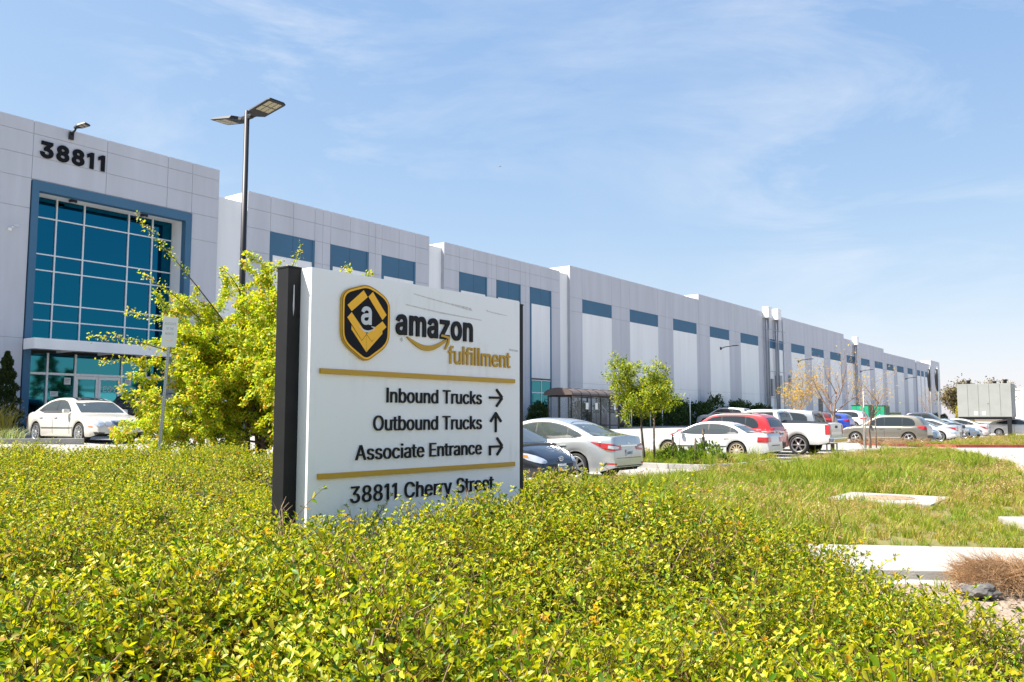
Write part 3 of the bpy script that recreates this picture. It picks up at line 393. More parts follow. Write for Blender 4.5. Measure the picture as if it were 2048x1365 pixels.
def embolden(polys, k):
    sg = 1 if area2(max(polys, key=lambda P: abs(area2(P)))) > 0 else -1
    out = []
    for P in polys:
        R_ = []
        for i in range(len(P)):
            a, b, c = P[i - 1], P[i], P[(i + 1) % len(P)]
            l1 = math.dist(a, b) or 1; l2 = math.dist(b, c) or 1
            n1 = ((b[1] - a[1]) / l1, -(b[0] - a[0]) / l1); n2 = ((c[1] - b[1]) / l2, -(c[0] - b[0]) / l2)
            mx, my = n1[0] + n2[0], n1[1] + n2[1]; ml = math.hypot(mx, my) or 1
            f = min(1.6, 2 / ml) if ml > .2 else 1
            R_.append((b[0] + mx / ml * k * f * sg, b[1] + my / ml * k * f * sg))
        out.append(R_)
    return out
from mathutils.geometry import delaunay_2d_cdt
def winding(p, polys):
    w = 0
    for P in polys:
        for i in range(len(P)):
            (x1, y1), (x2, y2) = P[i - 1], P[i]
            if (y1 <= p[1]) != (y2 <= p[1]) and p[0] < (x2 - x1) * (p[1] - y1) / (y2 - y1) + x1: w += 1 if y2 > y1 else -1
    return w
def text_mesh(name, txt, height, matl, depth=.012, bold=0.0, width=None, sx=1.0, track=0.0, cap=.518):
    """letters standing in the local x-z plane, raised towards -y; height is the capital height; width squeezes the line to fit"""
    x = 0.0; V = []; F = []
    for ch in txt:
        if ch == ' ': x += .2 + track; continue
        if ch in 'Il':
            h_ = .518 if ch == 'I' else .54
            polys = [[(.06, 0), (.122, 0), (.122, h_), (.06, h_)]]; adv = 182
        elif ch == '1':
            polys = [[(.15, 0), (.213, 0), (.213, .518), (.155, .518), (.05, .45), (.05, .385), (.15, .445)]]; adv = 330
        else:
            adv, spl = GLYPH[ch]; polys = [bez_poly(q) for q in spl]
        if bold: polys = embolden(polys, bold)
        vs_ = [Vector(p) for P in polys for p in P]; es = []; b = 0
        for P in polys:
            es += [(b + i, b + (i + 1) % len(P)) for i in range(len(P))]; b += len(P)
        ov, oe, of = delaunay_2d_cdt(vs_, es, [], 0, 1e-6)[:3]
        keep = [f for f in of if winding(tuple(sum((ov[i] for i in f), Vector((0, 0))) / len(f)), polys) != 0]
        n = len(ov); b0 = len(V)
        V += [(p.x + x, p.y, 1.0) for p in ov] + [(p.x + x, p.y, 0.0) for p in ov]
        cnt = {}
        for f in keep:
            F.append(tuple(b0 + i for i in f)); F.append(tuple(b0 + n + i for i in f[::-1]))
            for q in range(len(f)):
                e_ = (f[q], f[(q + 1) % len(f)])
                if e_[::-1] in cnt: del cnt[e_[::-1]]
                else: cnt[e_] = 1
        for (p, q) in cnt: F.append((b0 + q, b0 + p, b0 + n + p, b0 + n + q))
        x += adv / 1000 + track
    co = np.array(V, dtype=np.float64)
    k = height / cap
    used = np.array(sorted({i for f in F for i in f})); x0 = co[used, 0].min(); co[:, 0] -= x0
    kx = k * sx if width is None else width / co[used, 0].max()
    out = np.stack([co[:, 0] * kx, -co[:, 2] * depth, co[:, 1] * k], 1)
    me = bpy.data.meshes.new(name)
    me.from_pydata([tuple(map(float, p)) for p in out], [], F); me.materials.append(matl); me.update()
    return me

# ================================================================ THE SETTING
def sheet(name, poly, z, matl, zf=None, sub=0.0):
    """flat or draped polygon sheet; poly in world xy"""
    bm = bmesh.new()
    vs_ = [bm.verts.new((x, y, z)) for x, y in poly]
    bm.faces.new(vs_)
    if sub > 0:
        bmesh.ops.triangulate(bm, faces=bm.faces[:])
        for _ in range(7):
            e = [e for e in bm.edges if e.calc_length() > sub]
            if not e: break
            bmesh.ops.subdivide_edges(bm, edges=e, cuts=1)
            bmesh.ops.triangulate(bm, faces=[f for f in bm.faces if len(f.verts) > 3])
    if zf:
        for v in bm.verts: v.co.z = z + zf(v.co.x, v.co.y)
    bmesh.ops.recalc_face_normals(bm, faces=bm.faces[:])
    me = bpy.data.meshes.new(name); bm.to_mesh(me); bm.free(); me.materials.append(matl)
    if me.polygons and me.polygons[0].normal.z < 0: me.flip_normals()
    o = bpy.data.objects.new(name, me); COL.objects.link(o)
    tag(o, kind='structure'); return o

sheet('ground', [(-900, -900), (1500, -900), (1500, 1500), (-900, 1500)], -.12, M['earth'])
# the parking lot rises gently towards the entrance
av = np.array([-60, -30, 0, 20, 40, 60, 90, 130, 180, 240.])
dv = np.concatenate([[-40, -20, 0, 9, 12], np.arange(15, 37.1, 1.0), [60]])
V = []; F = []
for a in av:
    for d in dv:
        p = W(a, d, zt(d) - .004); V.append(tuple(p))
nd = len(dv)
for i in range(len(av) - 1):
    for j in range(nd - 1):
        F.append((i * nd + j, (i + 1) * nd + j, (i + 1) * nd + j + 1, i * nd + j + 1))
lot = obj('parking_lot', np_mesh('parking_lot', V, F, M['asphalt']))
if lot.data.polygons[0].normal.z < 0: lot.data.flip_normals()
tag(lot, kind='structure')

def swale_z(x, y):
    return .05 + .035 * math.sin(x * .9 + y * .35) + .03 * math.sin(y * .7 - x * .3)
SWALE = [(3.2, 8.4), (1.6, 9.6), (0.2, 12.5), (-1.2, 14.2), (1.5, 17.4), (4.5, 21.4), (10.5, 29.4), (15.2, 35.8), (19.3, 41.2), (20.2, 41.0), (19.2, 37), (17.0, 31.0), (14.4, 24.7), (11.3, 18.8), (9.6, 14), (9.3, 9.6), (12, 9.0), (12, 7.6), (8, 7.9)]
sheet('swale', SWALE, 0.0, M['grass_soil'], swale_z, 1.2)
STRIP = [(20.4, 47.0), (21.2, 45.2), (23, 44.4), (32, 44.0), (70, 43.2), (70, 60), (52, 66), (35.0, 61.6), (24.0, 47.6)]
sheet('verge', STRIP, .06, M['grass_soil'])
BED = [(4.5, .2), (3.6, 3.2), (3.35, 5.0), (3.1, 7.4), (1.6, 9.6), (0.2, 12.5), (-1.2, 14.2), (-3.4, 16.0), (-6, 17.6), (-11, 19), (-15, 18.4), (-17, 12), (-12, .2)]
def hill(x, y): return .42 * sstep(depth_of(x, y), 13, 22)
sheet('planting_bed', BED, .035, M['earth'], hill, 1.0)
sheet('mulch_bed', [(2.6, 4.0), (3.0, 7.6), (12, 6.3), (12, -1), (3, -1)], .05, M['mulch'])

# concrete footpath: separate slabs with open joints
path = thing('footpath', None, None)
tag(path, kind='structure')
pd = Vector((1, -.155, 0)).normalized(); pn = Vector((-pd.y, pd.x, 0))
p0 = Vector((3.0, 8.98, 0))
for k in range(6):
    c = p0 + pd * (k * 1.52 + .75)
    o = MB().box((0, 0, .045), (1.505, 1.62, .11), bev=.012).build('slab', M['concrete'], path)
    o.location = (c.x, c.y, -.02); o.rotation_euler = (0, 0, math.atan2(pd.y, pd.x))

# kerbs: lengths of moulded concrete following a line
def kerb(name, pts, label, matl=None, h=.15, w=.16, zf=None, seg=2.4, cat='kerb'):
    t = thing(name, label, cat)
    pts = [Vector((x, y, 0)) for x, y in pts]
    L = [0]
    for i in range(len(pts) - 1): L.append(L[-1] + (pts[i + 1] - pts[i]).length)
    def at(s):
        for i in range(len(pts) - 1):
            if s <= L[i + 1] or i == len(pts) - 2:
                return pts[i].lerp(pts[i + 1], (s - L[i]) / (L[i + 1] - L[i]))
    n = max(1, round(L[-1] / seg))
    for k in range(n):
        a, b = at(L[-1] * k / n), at(L[-1] * (k + 1) / n)
        d = (b - a); ln = d.length; c = (a + b) / 2
        z0 = zf(c.x, c.y) if zf else 0
        o = MB().box((0, 0, h / 2 - .1), (ln - .015, w, h + .2), bev=.025).build('kerb_stone', matl or M['kerb'], t)
        o.location = (c.x, c.y, z0); o.rotation_euler = (0, 0, math.atan2(d.y, d.x))
    return t
kerb('kerb', [(-1.2, 14.1), (1.5, 17.5), (3.1, 19.6)], 'concrete kerb in front of the black hatchback')
kerb('kerb', [tuple(W(a, d))[:2] for a, d in ((23.35, 15.6), (23.35, 10.4), (23.75, 10.0), (28.6, 10.0), (28.6, 15.6))], 'pale kerb round the island of the small green tree', seg=1.3)
kerb('kerb', [tuple(W(a, 9.45))[:2] for a in (18.6, 23.2)], 'straight pale kerb before the empty bay right of the silver sedan')
kerb('kerb', [(7.2, 25.0), (10.5, 29.5), (15.2, 35.9), (18.6, 40.4)], 'low concrete kerb behind the swale under the white sedan and pickup')
kerb('kerb', [(20.0, 40.0), (19.1, 36.8), (17.1, 31.0), (14.5, 24.7), (11.4, 18.8), (9.75, 14), (9.4, 9.7)], 'faded pink kerb along the driveway at the right', M['kerb_pink'], seg=1.5)
kerb('kerb', [(20.0, 49), (20.3, 46.6), (21.3, 45.0), (23, 44.2), (32, 43.8), (60, 43.0)], 'long dark red painted kerb across the driveway', M['kerb_red'], seg=3)
kz = lambda x, y: zt(depth_of(x, y))
kerb('kerb', [(-18.5, 24.0), (-15, 25.2), (-13.0, 26.0)], 'grey kerb at the left edge in front of the white luxury sedan', zf=kz)
kerb('kerb', [tuple(W(a, 33.4))[:2] for a in (6, 12, 16, 20, 24, 28, 34, 42)], 'kerb along the foot of the entrance facade', zf=kz, seg=3)

# painted bay lines
st = thing('parking_line', 'faded white bay lines painted on the lot', 'parking line')
def bayline(a, d0, d1, w=.1):
    n = 6; V = []; F = []
    for i in range(n + 1):
        d = d0 + (d1 - d0) * i / n
        for s in (-w / 2, w / 2): V.append(tuple(W(a + s, d, zt(d) + .004)))
    for i in range(n): F.append((2 * i, 2 * i + 1, 2 * i + 3, 2 * i + 2))
    MB().add(V, F).build('line', M['stripe'], st)
for a in (11.6, 14.35, 17.1, 19.8, 22.5): bayline(a, 26.6, 32.6)
for a in (14.3, 17.05, 19.8, 29.4, 32.2, 35, 37.8, 40.6): bayline(a, 9.6, 15.0)

# ================================================================ THE WAREHOUSE
bld = thing('warehouse_building', 'long grey and white warehouse with blue panels and glazed corner entrance', 'building', (0, 0, 0), FAC_RZ)
# local frame of the building: x = a, y = d (into the building), z up.  front plane at y = 36.7
YF = 36.7
G = .018                                            # joint width
def panel(x0, x1, z0, z1, matl, y=YF, th=.16, name='wall_panel', parent=None):
    if x1 - x0 < .03 or z1 - z0 < .03: return None
    g = G / 2
    return MB().b2(x0 + g, x1 - g, y, y + th, z0 + g, z1 - g).build(name, matl, parent or bld)
def core(x0, x1, top, y=YF + .035, y1=None, name='wall'):
    return MB().b2(x0, x1, y, y1 or y + .45, .2, top).build(name, M['wall_joint'], bld)

def section(x0, x1, top, xs, zs, paint, y=YF):
    """panels between the vertical cuts xs and horizontal cuts zs; paint(i, j, xm, zm) gives the material key or None"""
    for i in range(len(xs) - 1):
        for j in range(len(zs) - 1):
            k = paint((xs[i] + xs[i + 1]) / 2, (zs[j] + zs[j + 1]) / 2)
            if k is None: continue
            nm = {'wall_grey': 'wall_panel', 'wall_light': 'light_panel', 'wall_blue': 'blue_panel'}[k]
            panel(xs[i], xs[i + 1], zs[j], zs[j + 1], M[k], y, name=nm)

ZB = .3
# --- entrance block
TOP0 = 13.92
ZS0 = [ZB, 4.77, 10.18, 11.44, 12.4, 13.36, TOP0]
core(6, 15.75, TOP0 - .02, YF + .03, YF + 1.6)
core(23.25, 24.7, TOP0 - .02, YF + .03, YF + 1.6)
core(15.75, 23.25, TOP0 - .02, YF + .03, YF + 1.6).data  # lintel part is trimmed below
lint = [o for o in bld.children if o.name.startswith('wall')][-1]
for v in lint.data.vertices:
    if v.co.z < 5: v.co.z = 11.38
section(6, 24.7, TOP0, [6, 10.6, 15.8, 18.95, 21.9, 23.2, 24.7], ZS0,
        lambda x, z: None if (15.8 < x < 23.2 and z < 11.44) else 'wall_grey')
# blue surround of the opening, proud of the wall
fr = MB().b2(15.84, 16.12, YF - .05, YF + .3, ZB, 11.40).build('blue_surround', M['wall_blue'], bld)
MB().b2(22.9, 23.22, YF - .05, YF + .3, ZB, 11.40).build('blue_surround', M['wall_blue'], bld)
MB().b2(16.12, 22.9, YF - .05, YF + .3, 10.98, 11.40).build('blue_surround', M['wall_blue'], bld)
# recess: soffit, left and right returns
YG = 37.8
MB().b2(16.12, 22.9, YF + .3, YG + .1, 11.02, 11.36).build('soffit', M['wall_light'], bld)
MB().b2(22.9, 23.2, YF + .3, YG + .1, ZB, 11.36).build('return_wall', M['wall_light'], bld)
MB().b2(15.84, 16.12, YF + .3, YG + .1, ZB, 11.36).build('return_wall', M['wall_light'], bld)
# curtain wall above the canopy
gx = [16.12, 17.38, 18.59, 20.67, 21.86, 22.9]
gz = [4.6, 5.69, 6.41, 7.84, 8.53, 10.12, 11.02]
cw = MB().b2(16.12, 22.9, YG + .08, YG + .14, 4.3, 11.02).build('curtain_wall', M['black'], bld)
for i in range(len(gx) - 1):
    for j in range(len(gz) - 1):
        MB().b2(gx[i] + .03, gx[i + 1] - .03, YG + .03, YG + .05, gz[j] + .03, gz[j + 1] - .03).build('pane', M['glazing'], cw)
for x in gx[1:-1]: MB().b2(x - .032, x + .032, YG - .04, YG + .07, gz[0], 11.02).build('mullion', M['mullion'], cw)
for z in gz[1:-1]:
    for i in range(len(gx) - 1): MB().b2(gx[i] + .033, gx[i + 1] - .033, YG - .035, YG + .07, z - .028, z + .028).build('transom', M['mullion'], cw)
# canopy
can = MB().b2(15.8, 23.2, YF - 1.0, YF - .92, 4.30, 4.74).b2(15.8, 15.88, YF - .92, YF - .052, 4.30, 4.74).b2(23.12, 23.2, YF - .92, YF - .052, 4.30, 4.74).b2(15.88, 23.12, YF - .92, YG + .02, 4.42, 4.62).build('canopy', M['wall_light'], bld)
for x in (17.6, 19.4, 21.2): MB().b2(x - .03, x + .03, YF - .9, YF + .9, 4.30, 4.415).build('canopy_rib', M['wall_light'], can)
# ground-floor storefront
FL = .86
sf = MB().b2(16.12, 22.9, YG + .08, YG + .14, FL, 4.35).build('storefront', M['black'], bld)
sx = [16.12, 17.31, 18.5, 20.62, 21.8, 22.9]
for i in range(5):
    MB().b2(sx[i] + .035, sx[i + 1] - .035, YG + .03, YG + .05, 3.46, 4.27).build('pane', M['glazing_low'], sf)
    if i != 2: MB().b2(sx[i] + .035, sx[i + 1] - .035, YG + .03, YG + .05, FL + .12, 3.36).build('pane', M['glazing_low'], sf)
for x in sx[1:-1]: MB().b2(x - .04, x + .04, YG - .04, YG + .07, FL, 4.3).build('mullion', M['mullion'], sf)
for i in range(5): MB().b2(sx[i] + .041, sx[i + 1] - .041, YG - .035, YG + .07, 3.36, 3.46).build('transom', M['mullion'], sf)
for k in range(2):                                            # double door
    x0 = 18.54 + k * 1.02; x1 = x0 + 1.01
    dr = MB().b2(x0, x0 + .11, YG - .02, YG + .06, FL, 3.35).b2(x1 - .11, x1, YG - .02, YG + .06, FL, 3.35).b2(x0 + .11, x1 - .11, YG - .02, YG + .06, 3.22, 3.35).b2(x0 + .11, x1 - .11, YG - .02, YG + .06, FL, FL + .25).build('door', M['mullion'], bld)
    MB().b2(x0 + .11, x1 - .11, YG + .02, YG + .04, FL + .25, 3.22).build('pane', M['glazing_low'], dr)
    hx = x1 - .16 if k == 0 else x0 + .16
    MB().tube([(hx, YG - .07, 1.7), (hx, YG - .07, 2.2)], .016, 6).build('door_handle', M['steel'], dr)
t = obj('door_number', text_mesh('door_number', 'E09', .26, M['letter_white'], .01, bold=.008), bld, (19.79, YG + .018, 2.69))
for (x, z, w, h) in ((18.2, 3.12, .28, .3), (17.65, 2.55, .34, .22), (20.95, 3.15, .3, .3)):
    p = MB().b2(x - w / 2, x + w / 2, YG + .012, YG + .024, z - h / 2, z + h / 2).build('notice', M['paper'], sf)
    for q in range(3): MB().b2(x - w * .36, x + w * (.36 - .1 * q), YG + .006, YG + .011, z + h * (.22 - .2 * q), z + h * (.29 - .2 * q)).build('print_line', M['print'], p)
# address
obj('address_number', text_mesh('address_number', '38811', .63, M['number_black'], .06, bold=.036, width=2.76, track=.06), bld, (16.07, YF - .012, 12.47))

# --- recess strips and panelled sections
def strip(x0, x1, top, y=YF + .25):
    core(x0 - .3, x1 + .3, top - .02, y + .04)
    MB().b2(x0, x1, y, y + .1, ZB, top).build('light_panel', M['wall_light'], bld)
strip(24.7, 26.4, 12.62)
strip(40.3, 41.75, 12.76)
strip(55.6, 57.05, 13.1)

def sec_small(x0, x1, top, bays, door=None):
    core(x0, x1, top - .02)
    xs = [x0]
    for i, (l, r) in enumerate(bays):
        xs += [l, (l + r) / 2, r]
        if i < len(bays) - 1: xs.append((r + bays[i + 1][0]) / 2)
    xs.append(x1)
    zs = [ZB, 4.52, 10.12, 11.36, 12.35, top]
    inb = lambda x: any(l < x < r for l, r in bays)
    isd = lambda x: door and door[0] < x < door[1]
    section(x0, x1, top, xs, zs, lambda x, z: None if (isd(x) and z < 4.5) else ('wall_blue' if inb(x) and 10.12 < z < 11.36 else 'wall_light' if inb(x) and z < 10.12 else 'wall_grey'))
    for l, r in bays:
        for x in (l, r - .17):                                # painted blue jambs, proud of the wall
            MB().b2(x, x + .17, YF - .03, YF + .012, ZB, 11.35).build('blue_jamb', M['wall_blue'], bld)
    # low return on the left end where the parapet steps up
sec_small(26.4, 40.3, 13.24, [(27.85, 30.85), (32.0, 34.95), (36.05, 39.0)])
sec_small(41.75, 55.6, 13.14, [(43.3, 46.3), (47.4, 50.3), (51.5, 54.35)], door=(51.5, 54.35))
# storefront window in the last of these bays
s2 = MB().b2(51.67, 54.18, YF + .02, YF + .034, ZB, 4.5).build('side_window', M['black'], bld)
for i in range(2):
    for (z0, z1) in ((.95, 2.2), (2.24, 3.4), (3.46, 4.3)):
        x0 = 51.72 + i * 1.23
        MB().b2(x0 + .03, x0 + 1.2, YF + .0, YF + .015, z0, z1).build('pane', M['glazing_low'], s2)
MB().b2(52.92, 52.98, YF - .03, YF + .018, .9, 4.36).build('mullion', M['mullion'], s2)
for z in (3.43, 4.36): MB().b2(51.7, 52.915, YF - .03, YF + .018, z - .03, z + .03).b2(52.985, 54.16, YF - .03, YF + .018, z - .03, z + .03).build('transom', M['mullion'], s2)

def sec_big(x0, x1, top, bays, fine=True):
    core(x0, x1, top - .02)
    xs = [x0]
    for i, (l, r) in enumerate(bays):
        if l - xs[-1] > .05: xs.append(l)
        else: xs[-1] = l
        xs.append(r)
        if fine and i < len(bays) - 1: xs.append((r + bays[i + 1][0]) / 2)
    xs.append(x1)
    zs = [ZB, 4.35, 10.12, 11.25, top]
    inb = lambda x: any(l < x < r for l, r in bays)
    section(x0, x1, top, xs, zs, lambda x, z: 'wall_blue' if inb(x) and 10.12 < z < 11.25 else 'wall_light' if inb(x) and z < 10.12 else 'wall_grey')
sec_big(57.05, 81.6, 13.8, [(58.9, 63.7), (66.9, 72.4), (75.6, 81.0)])
sec_big(81.62, 134.3, 14.38, [(84.3, 89.5), (92.8, 98.3), (101.4, 106.8), (110.0, 115.4), (118.4, 123.9), (127.0, 132.3)])
sec_big(134.32, 158.8, 13.75, [(135.5, 140.8), (143.7, 149.0), (152.3, 157.7)])
sec_big(158.82, 184.2, 13.12, [(160.6, 165.7), (168.4, 173.7), (177.0, 181.4)], fine=False)
strip(184.2, 185.0, 13.1)
sec_big(185.0, 197.4, 13.05, [(185.5, 188.3), (189.3, 191.9), (193.2, 195.9)], fine=False)
strip(197.4, 199.4, 13.0)
# end block with its glazed corner
core(199.4, 209, 13.98)
section(199.4, 209, 14, [199.4, 203.8, 207.6, 209], [ZB, 4.5, 11.4, 14], lambda x, z: None if 203.8 < x < 207.6 and 4.5 < z < 11.4 else 'wall_grey')
e = MB().b2(203.8, 207.6, YF + .02, YF + .034, 4.5, 11.4).build('end_window', M['black'], bld)
for i in range(2):
    for j in range(5): MB().b2(203.85 + i * 1.9, 205.65 + i * 1.9, YF, YF + .015, 4.6 + j * 1.36, 5.88 + j * 1.36).build('pane', M['glazing_low'], e)
# white stepped returns: the parapets continue back over the roof
for (x0, x1, top, low) in ((6, 24.7, 13.9, 12), (26.4, 40.3, 13.22, 12), (41.75, 55.6, 13.12, 12), (57.05, 81.6, 13.78, 12), (81.62, 134.3, 14.36, 12), (134.32, 158.8, 13.73, 12), (158.82, 197.4, 13.02, 12), (199.4, 209, 13.97, 12)):
    MB().b2(x0 + .01, x0 + .3, YF + .2, YF + 2.0, low, top - .01).build('parapet_return', M['wall_light'], bld)
    MB().b2(x1 - .3, x1 - .01, YF + .2, YF + 2.0, low, top - .01).build('parapet_return', M['wall_light'], bld)
MB().b2(6, 209, YF + .5, YF + 70, 11.6, 11.9).b2(208.6, 208.95, YF + .2, YF + 70, .2, 12.9).b2(6.05, 6.4, YF + .2, YF + 70, .2, 12.9).build('roof', M['roof'], bld)

# rain heads and downspouts
def rain_head(x, z1, w=1.25, h=1.25, dp=.75):
    b = MB().add([(x, YF - dp, z1), (x + w, YF - dp, z1), (x + w, YF - .01, z1), (x, YF - .01, z1), (x, YF - dp, z1 - h), (x + w, YF - dp, z1 - h), (x + w, YF - .01, z1 - h), (x, YF - .01, z1 - h)],
                 [(0, 1, 2, 3), (7, 6, 5, 4), (0, 4, 5, 1), (1, 5, 6, 2), (2, 6, 7, 3), (3, 7, 4, 0)]).build('rain_head', M['wall_light'], bld)
    MB().b2(x - .03, x + w + .03, YF - dp - .03, YF - .012, z1, z1 + .06).build('rim', M['wall_light'], b)
    for q in (.3, .95):
        MB().tube([(x + q, YF - .32, z1 - h + .02), (x + q, YF - .32, .4)], .14, 8).build('downspout', M['pipe_grey'], bld)
rain_head(99.9, 14.9); rain_head(103.2, 14.95)
rain_head(138.9, 14.25, .9, 1.2)
for z in (12.3, 10.9, 7.2, 4.0): MB().b2(99.5, 106.4, YF - .5, YF - .47, z - .03, z + .03).build('pipe_bracket', M['pipe_grey'], bld)
for (x, z0, z1) in ((101.1, 4.2, 6.3), (103.8, 4.6, 6.8)): MB().b2(x, x + .8, YF - .6, YF - .02, z0, z1).build('pipe_cabinet', M['pipe_grey'], bld)
MB().tube([(106.7, YF - .1, 14.2), (106.7, YF - .1, .5)], .05, 6).build('conduit', M['pipe_grey'], bld)
MB().b2(108.6, 109.2, YF - .25, YF - .01, 5.2, 7.0).build('electric_box', M['pipe_grey'], bld)
MB().b2(120.6, 122.6, YF - .06, YF - .01, .9, 4.4).build('louvre_door', M['pipe_grey'], bld)
for k in range(3): MB().b2(120.75 + k * .62, 121.15 + k * .62, YF - .08, YF - .062, 1.2, 4.2).build('louvre', M['black'], bld)

# lamps on the building: separate things fixed to it
def BL(x, y, z): return Vector((U.x * x - NN.x * y, U.y * x - NN.y * y, z))
def lamp_head(parent, matb, L_=.55, w=.36, loc=(0, 0, 0), rot=(0, 0, 0)):
    hd = MB()
    prof = [(-.02, .06, .07), (.10, .09, .09), (.22, w * .48, .085), (L_ - .06, w / 2, .07), (L_, w * .46, .05)]
    V = []; F = []
    for (x, hw, h) in prof: V += [(x, -hw, 0), (x, hw, 0), (x, hw * .8, h), (x, -hw * .8, h)]
    for i in range(len(prof) - 1):
        for k in range(4): F.append((i * 4 + k, i * 4 + (k + 1) % 4, (i + 1) * 4 + (k + 1) % 4, (i + 1) * 4 + k))
    F += [(0, 1, 2, 3), (len(V) - 4, len(V) - 3, len(V) - 2, len(V) - 1)]
    hd.add(V, F)
    h = hd.build('lamp_head', matb, parent, loc); h.rotation_euler = rot
    sx_ = (L_ - .1 - L_ * .42) / 2; o_ = L_ * .42
    for i in range(2):
        for j in range(3):
            MB().b2(o_ + i * (sx_ + .03), o_ + i * (sx_ + .03) + sx_ - .01, -w * .36 + j * w * .25, -w * .36 + j * w * .25 + w * .21, -.012, -.001).build('lens', M['lens'], h)
    return h
t = thing('parapet_light', 'black floodlight on the parapet above the address number', 'light', BL(17.3, YF - .02, 13.55), FAC_RZ)
MB().box((0, -.05, .1), (.2, .1, .34), bev=.02).tube([(0, -.1, .15), (.06, -.28, .38)], .05, 8).build('bracket', M['dark_metal'], t)
lamp_head(t, M['dark_metal'], .62, .4, (.05, -.24, .40), (0, R(-14), R(-62)))
for i, (x, lb) in enumerate(((87.0, 'arm wall light nearest the entrance on the grey facade'), (112.6, 'arm wall light right of the twin rain heads'), (143.2, 'arm wall light second from the far end of the facade'), (175.0, 'arm wall light nearest the far end of the facade'))):
    t = thing('wall_light', lb, 'light', BL(x, YF, 9.05), FAC_RZ, 'arm lights along the facade')
    MB().box((0, -.06, 0), (.22, .1, .3), bev=.02).tube([(0, -.1, 0), (.12, -.5, .16), (.3, -1.3, .24)], [.05, .045, .04], 8).build('arm', M['dark_metal'], t)
    lamp_head(t, M['dark_metal'], .7, .34, (.28, -1.2, .2), (0, R(-4), R(-72)))
for x, lb in ((17.8, 'round black ceiling light over the entrance glass, left one'), (21.1, 'round black ceiling light over the entrance glass, right one')):
    t = thing('soffit_light', lb, 'light', BL(x, 37.25, 11.0), FAC_RZ, 'ceiling lights in the entrance recess')
    MB().lathe([(.0, .02), (.17, .02), (.17, -.07), (.12, -.1), (0, -.1)], 20).build('housing', M['dark_metal'], t)
    MB().lathe([(0, -.108), (.1, -.106), (.11, -.1)], 16).build('lens', M['letter_white'], t)
t = thing('security_camera', 'small pale security camera on the wall left of the entrance', 'camera', BL(15.05, YF, 9.1), FAC_RZ)
MB().box((0, -.05, .05), (.12, .1, .12), bev=.02).tube([(0, -.1, .08), (.1, -.3, .2)], .025, 6).build('bracket', M['wall_light'], t)
MB().tube([(.02, -.28, .2), (.22, -.46, .17)], .06, 10).build('camera_body', M['letter_white'], t)

# ================================================================ THE MONUMENT SIGN
us = Vector((.632, .775, 0)).normalized()
SGN = thing('monument_sign', 'large white warehouse sign with badge, gold lettering and truck directions on black posts', 'sign', (-1.4056, 5.9, 0), math.atan2(us.y, us.x))
# local: x along the face, -y towards the viewer, face at y = 0
SW_, ZT_, ZB_ = 2.335, 2.543, .60
MB().box((SW_ / 2, .18, (ZT_ + ZB_) / 2), (SW_, .36, ZT_ - ZB_), bev=.006).build('panel', M['sign_white'], SGN)
for x, pw in ((-.055, .108), (SW_ + .102, .20)):
    o = MB().box((x, .185, 1.27), (pw, .13, 2.54), bev=.006).build('post', M['sign_black'], SGN)
    MB().box((x, .185, 2.546), (pw + .006, .136, .012)).build('cap', M['sign_black'], o)
def bar(z):
    return MB().box((1.161, -.012, z), (2.162, .024, .037), bev=.003).build('gold_bar', M['gold'], SGN)
bar(1.815); bar(1.080)
def line(txt, x0, x1, z, h, name, m='letter_black', **k):
    return obj(name, text_mesh(name, txt, h, M[m], .014, width=x1 - x0, **k), SGN, (x0, -.001, z))
line('Inbound Trucks', .716, 1.802, 1.603, .112, 'direction_line', bold=.001)
line('Outbound Trucks', .586, 1.803, 1.392, .113, 'direction_line', bold=.001)
line('Associate Entrance', .418, 1.804, 1.180, .110, 'direction_line', bold=.001)
line('38811 Cherry Street', .378, 1.96, .875, .120, 'street_address', bold=.001)
line('amazon', .80, 1.683, 2.137, .150, 'company_name', bold=.022, cap=.40, track=.03)
line('fulfillment', 1.385, 2.188, 1.933, .152, 'company_name', 'gold', bold=.006, cap=.55)
# smile: swoosh with an arrow head
def ribbon(pts, name, m, par, y0=-.016, y1=-.001):
    MB().prism(pts, y0, y1).build(name, m, par)
n = 18; up = []; lo = []
for i in range(n + 1):
    q = i / n; x = .915 + q * .445
    zc = 2.125 - .088 * math.sin(math.pi * (q * .93 + .03)) + .010 * q
    w_ = .003 + .016 * math.sin(math.pi * min(1, q * 1.02)) ** .7 + .004 * q
    up.append((x, zc + w_)); lo.append((x, zc - w_))
ribbon(up + lo[::-1], 'smile', M['gold'], SGN)
ribbon([(1.288, 2.148), (1.30, 2.166), (1.40, 2.152), (1.392, 2.100), (1.352, 2.043), (1.338, 2.050), (1.372, 2.110), (1.374, 2.134), (1.34, 2.142)], 'arrow_head', M['gold'], SGN)
# arrows
def arrow(segs, name='arrow'):
    b = MB()
    for (x0, z0, x1, z1) in segs:
        dx, dz = x1 - x0, z1 - z0; l = math.hypot(dx, dz); nx, nz = -dz / l * .0095, dx / l * .0095
        b.prism([(x0 + nx, z0 + nz), (x1 + nx, z1 + nz), (x1 - nx, z1 - nz), (x0 - nx, z0 - nz)], -.0142, -.0008)
    b.build(name, M['letter_black'], SGN)
arrow([(1.905, 1.663, 2.075, 1.663), (2.078, 1.666, 2.0, 1.735), (2.078, 1.660, 2.0, 1.588)])
arrow([(1.992, 1.363, 1.992, 1.528), (1.995, 1.532, 1.922, 1.455), (1.989, 1.532, 2.064, 1.455)])
arrow([(1.915, 1.166, 1.915, 1.243), (1.906, 1.240, 2.076, 1.240), (2.080, 1.243, 2.008, 1.314), (2.080, 1.237, 2.008, 1.168)])
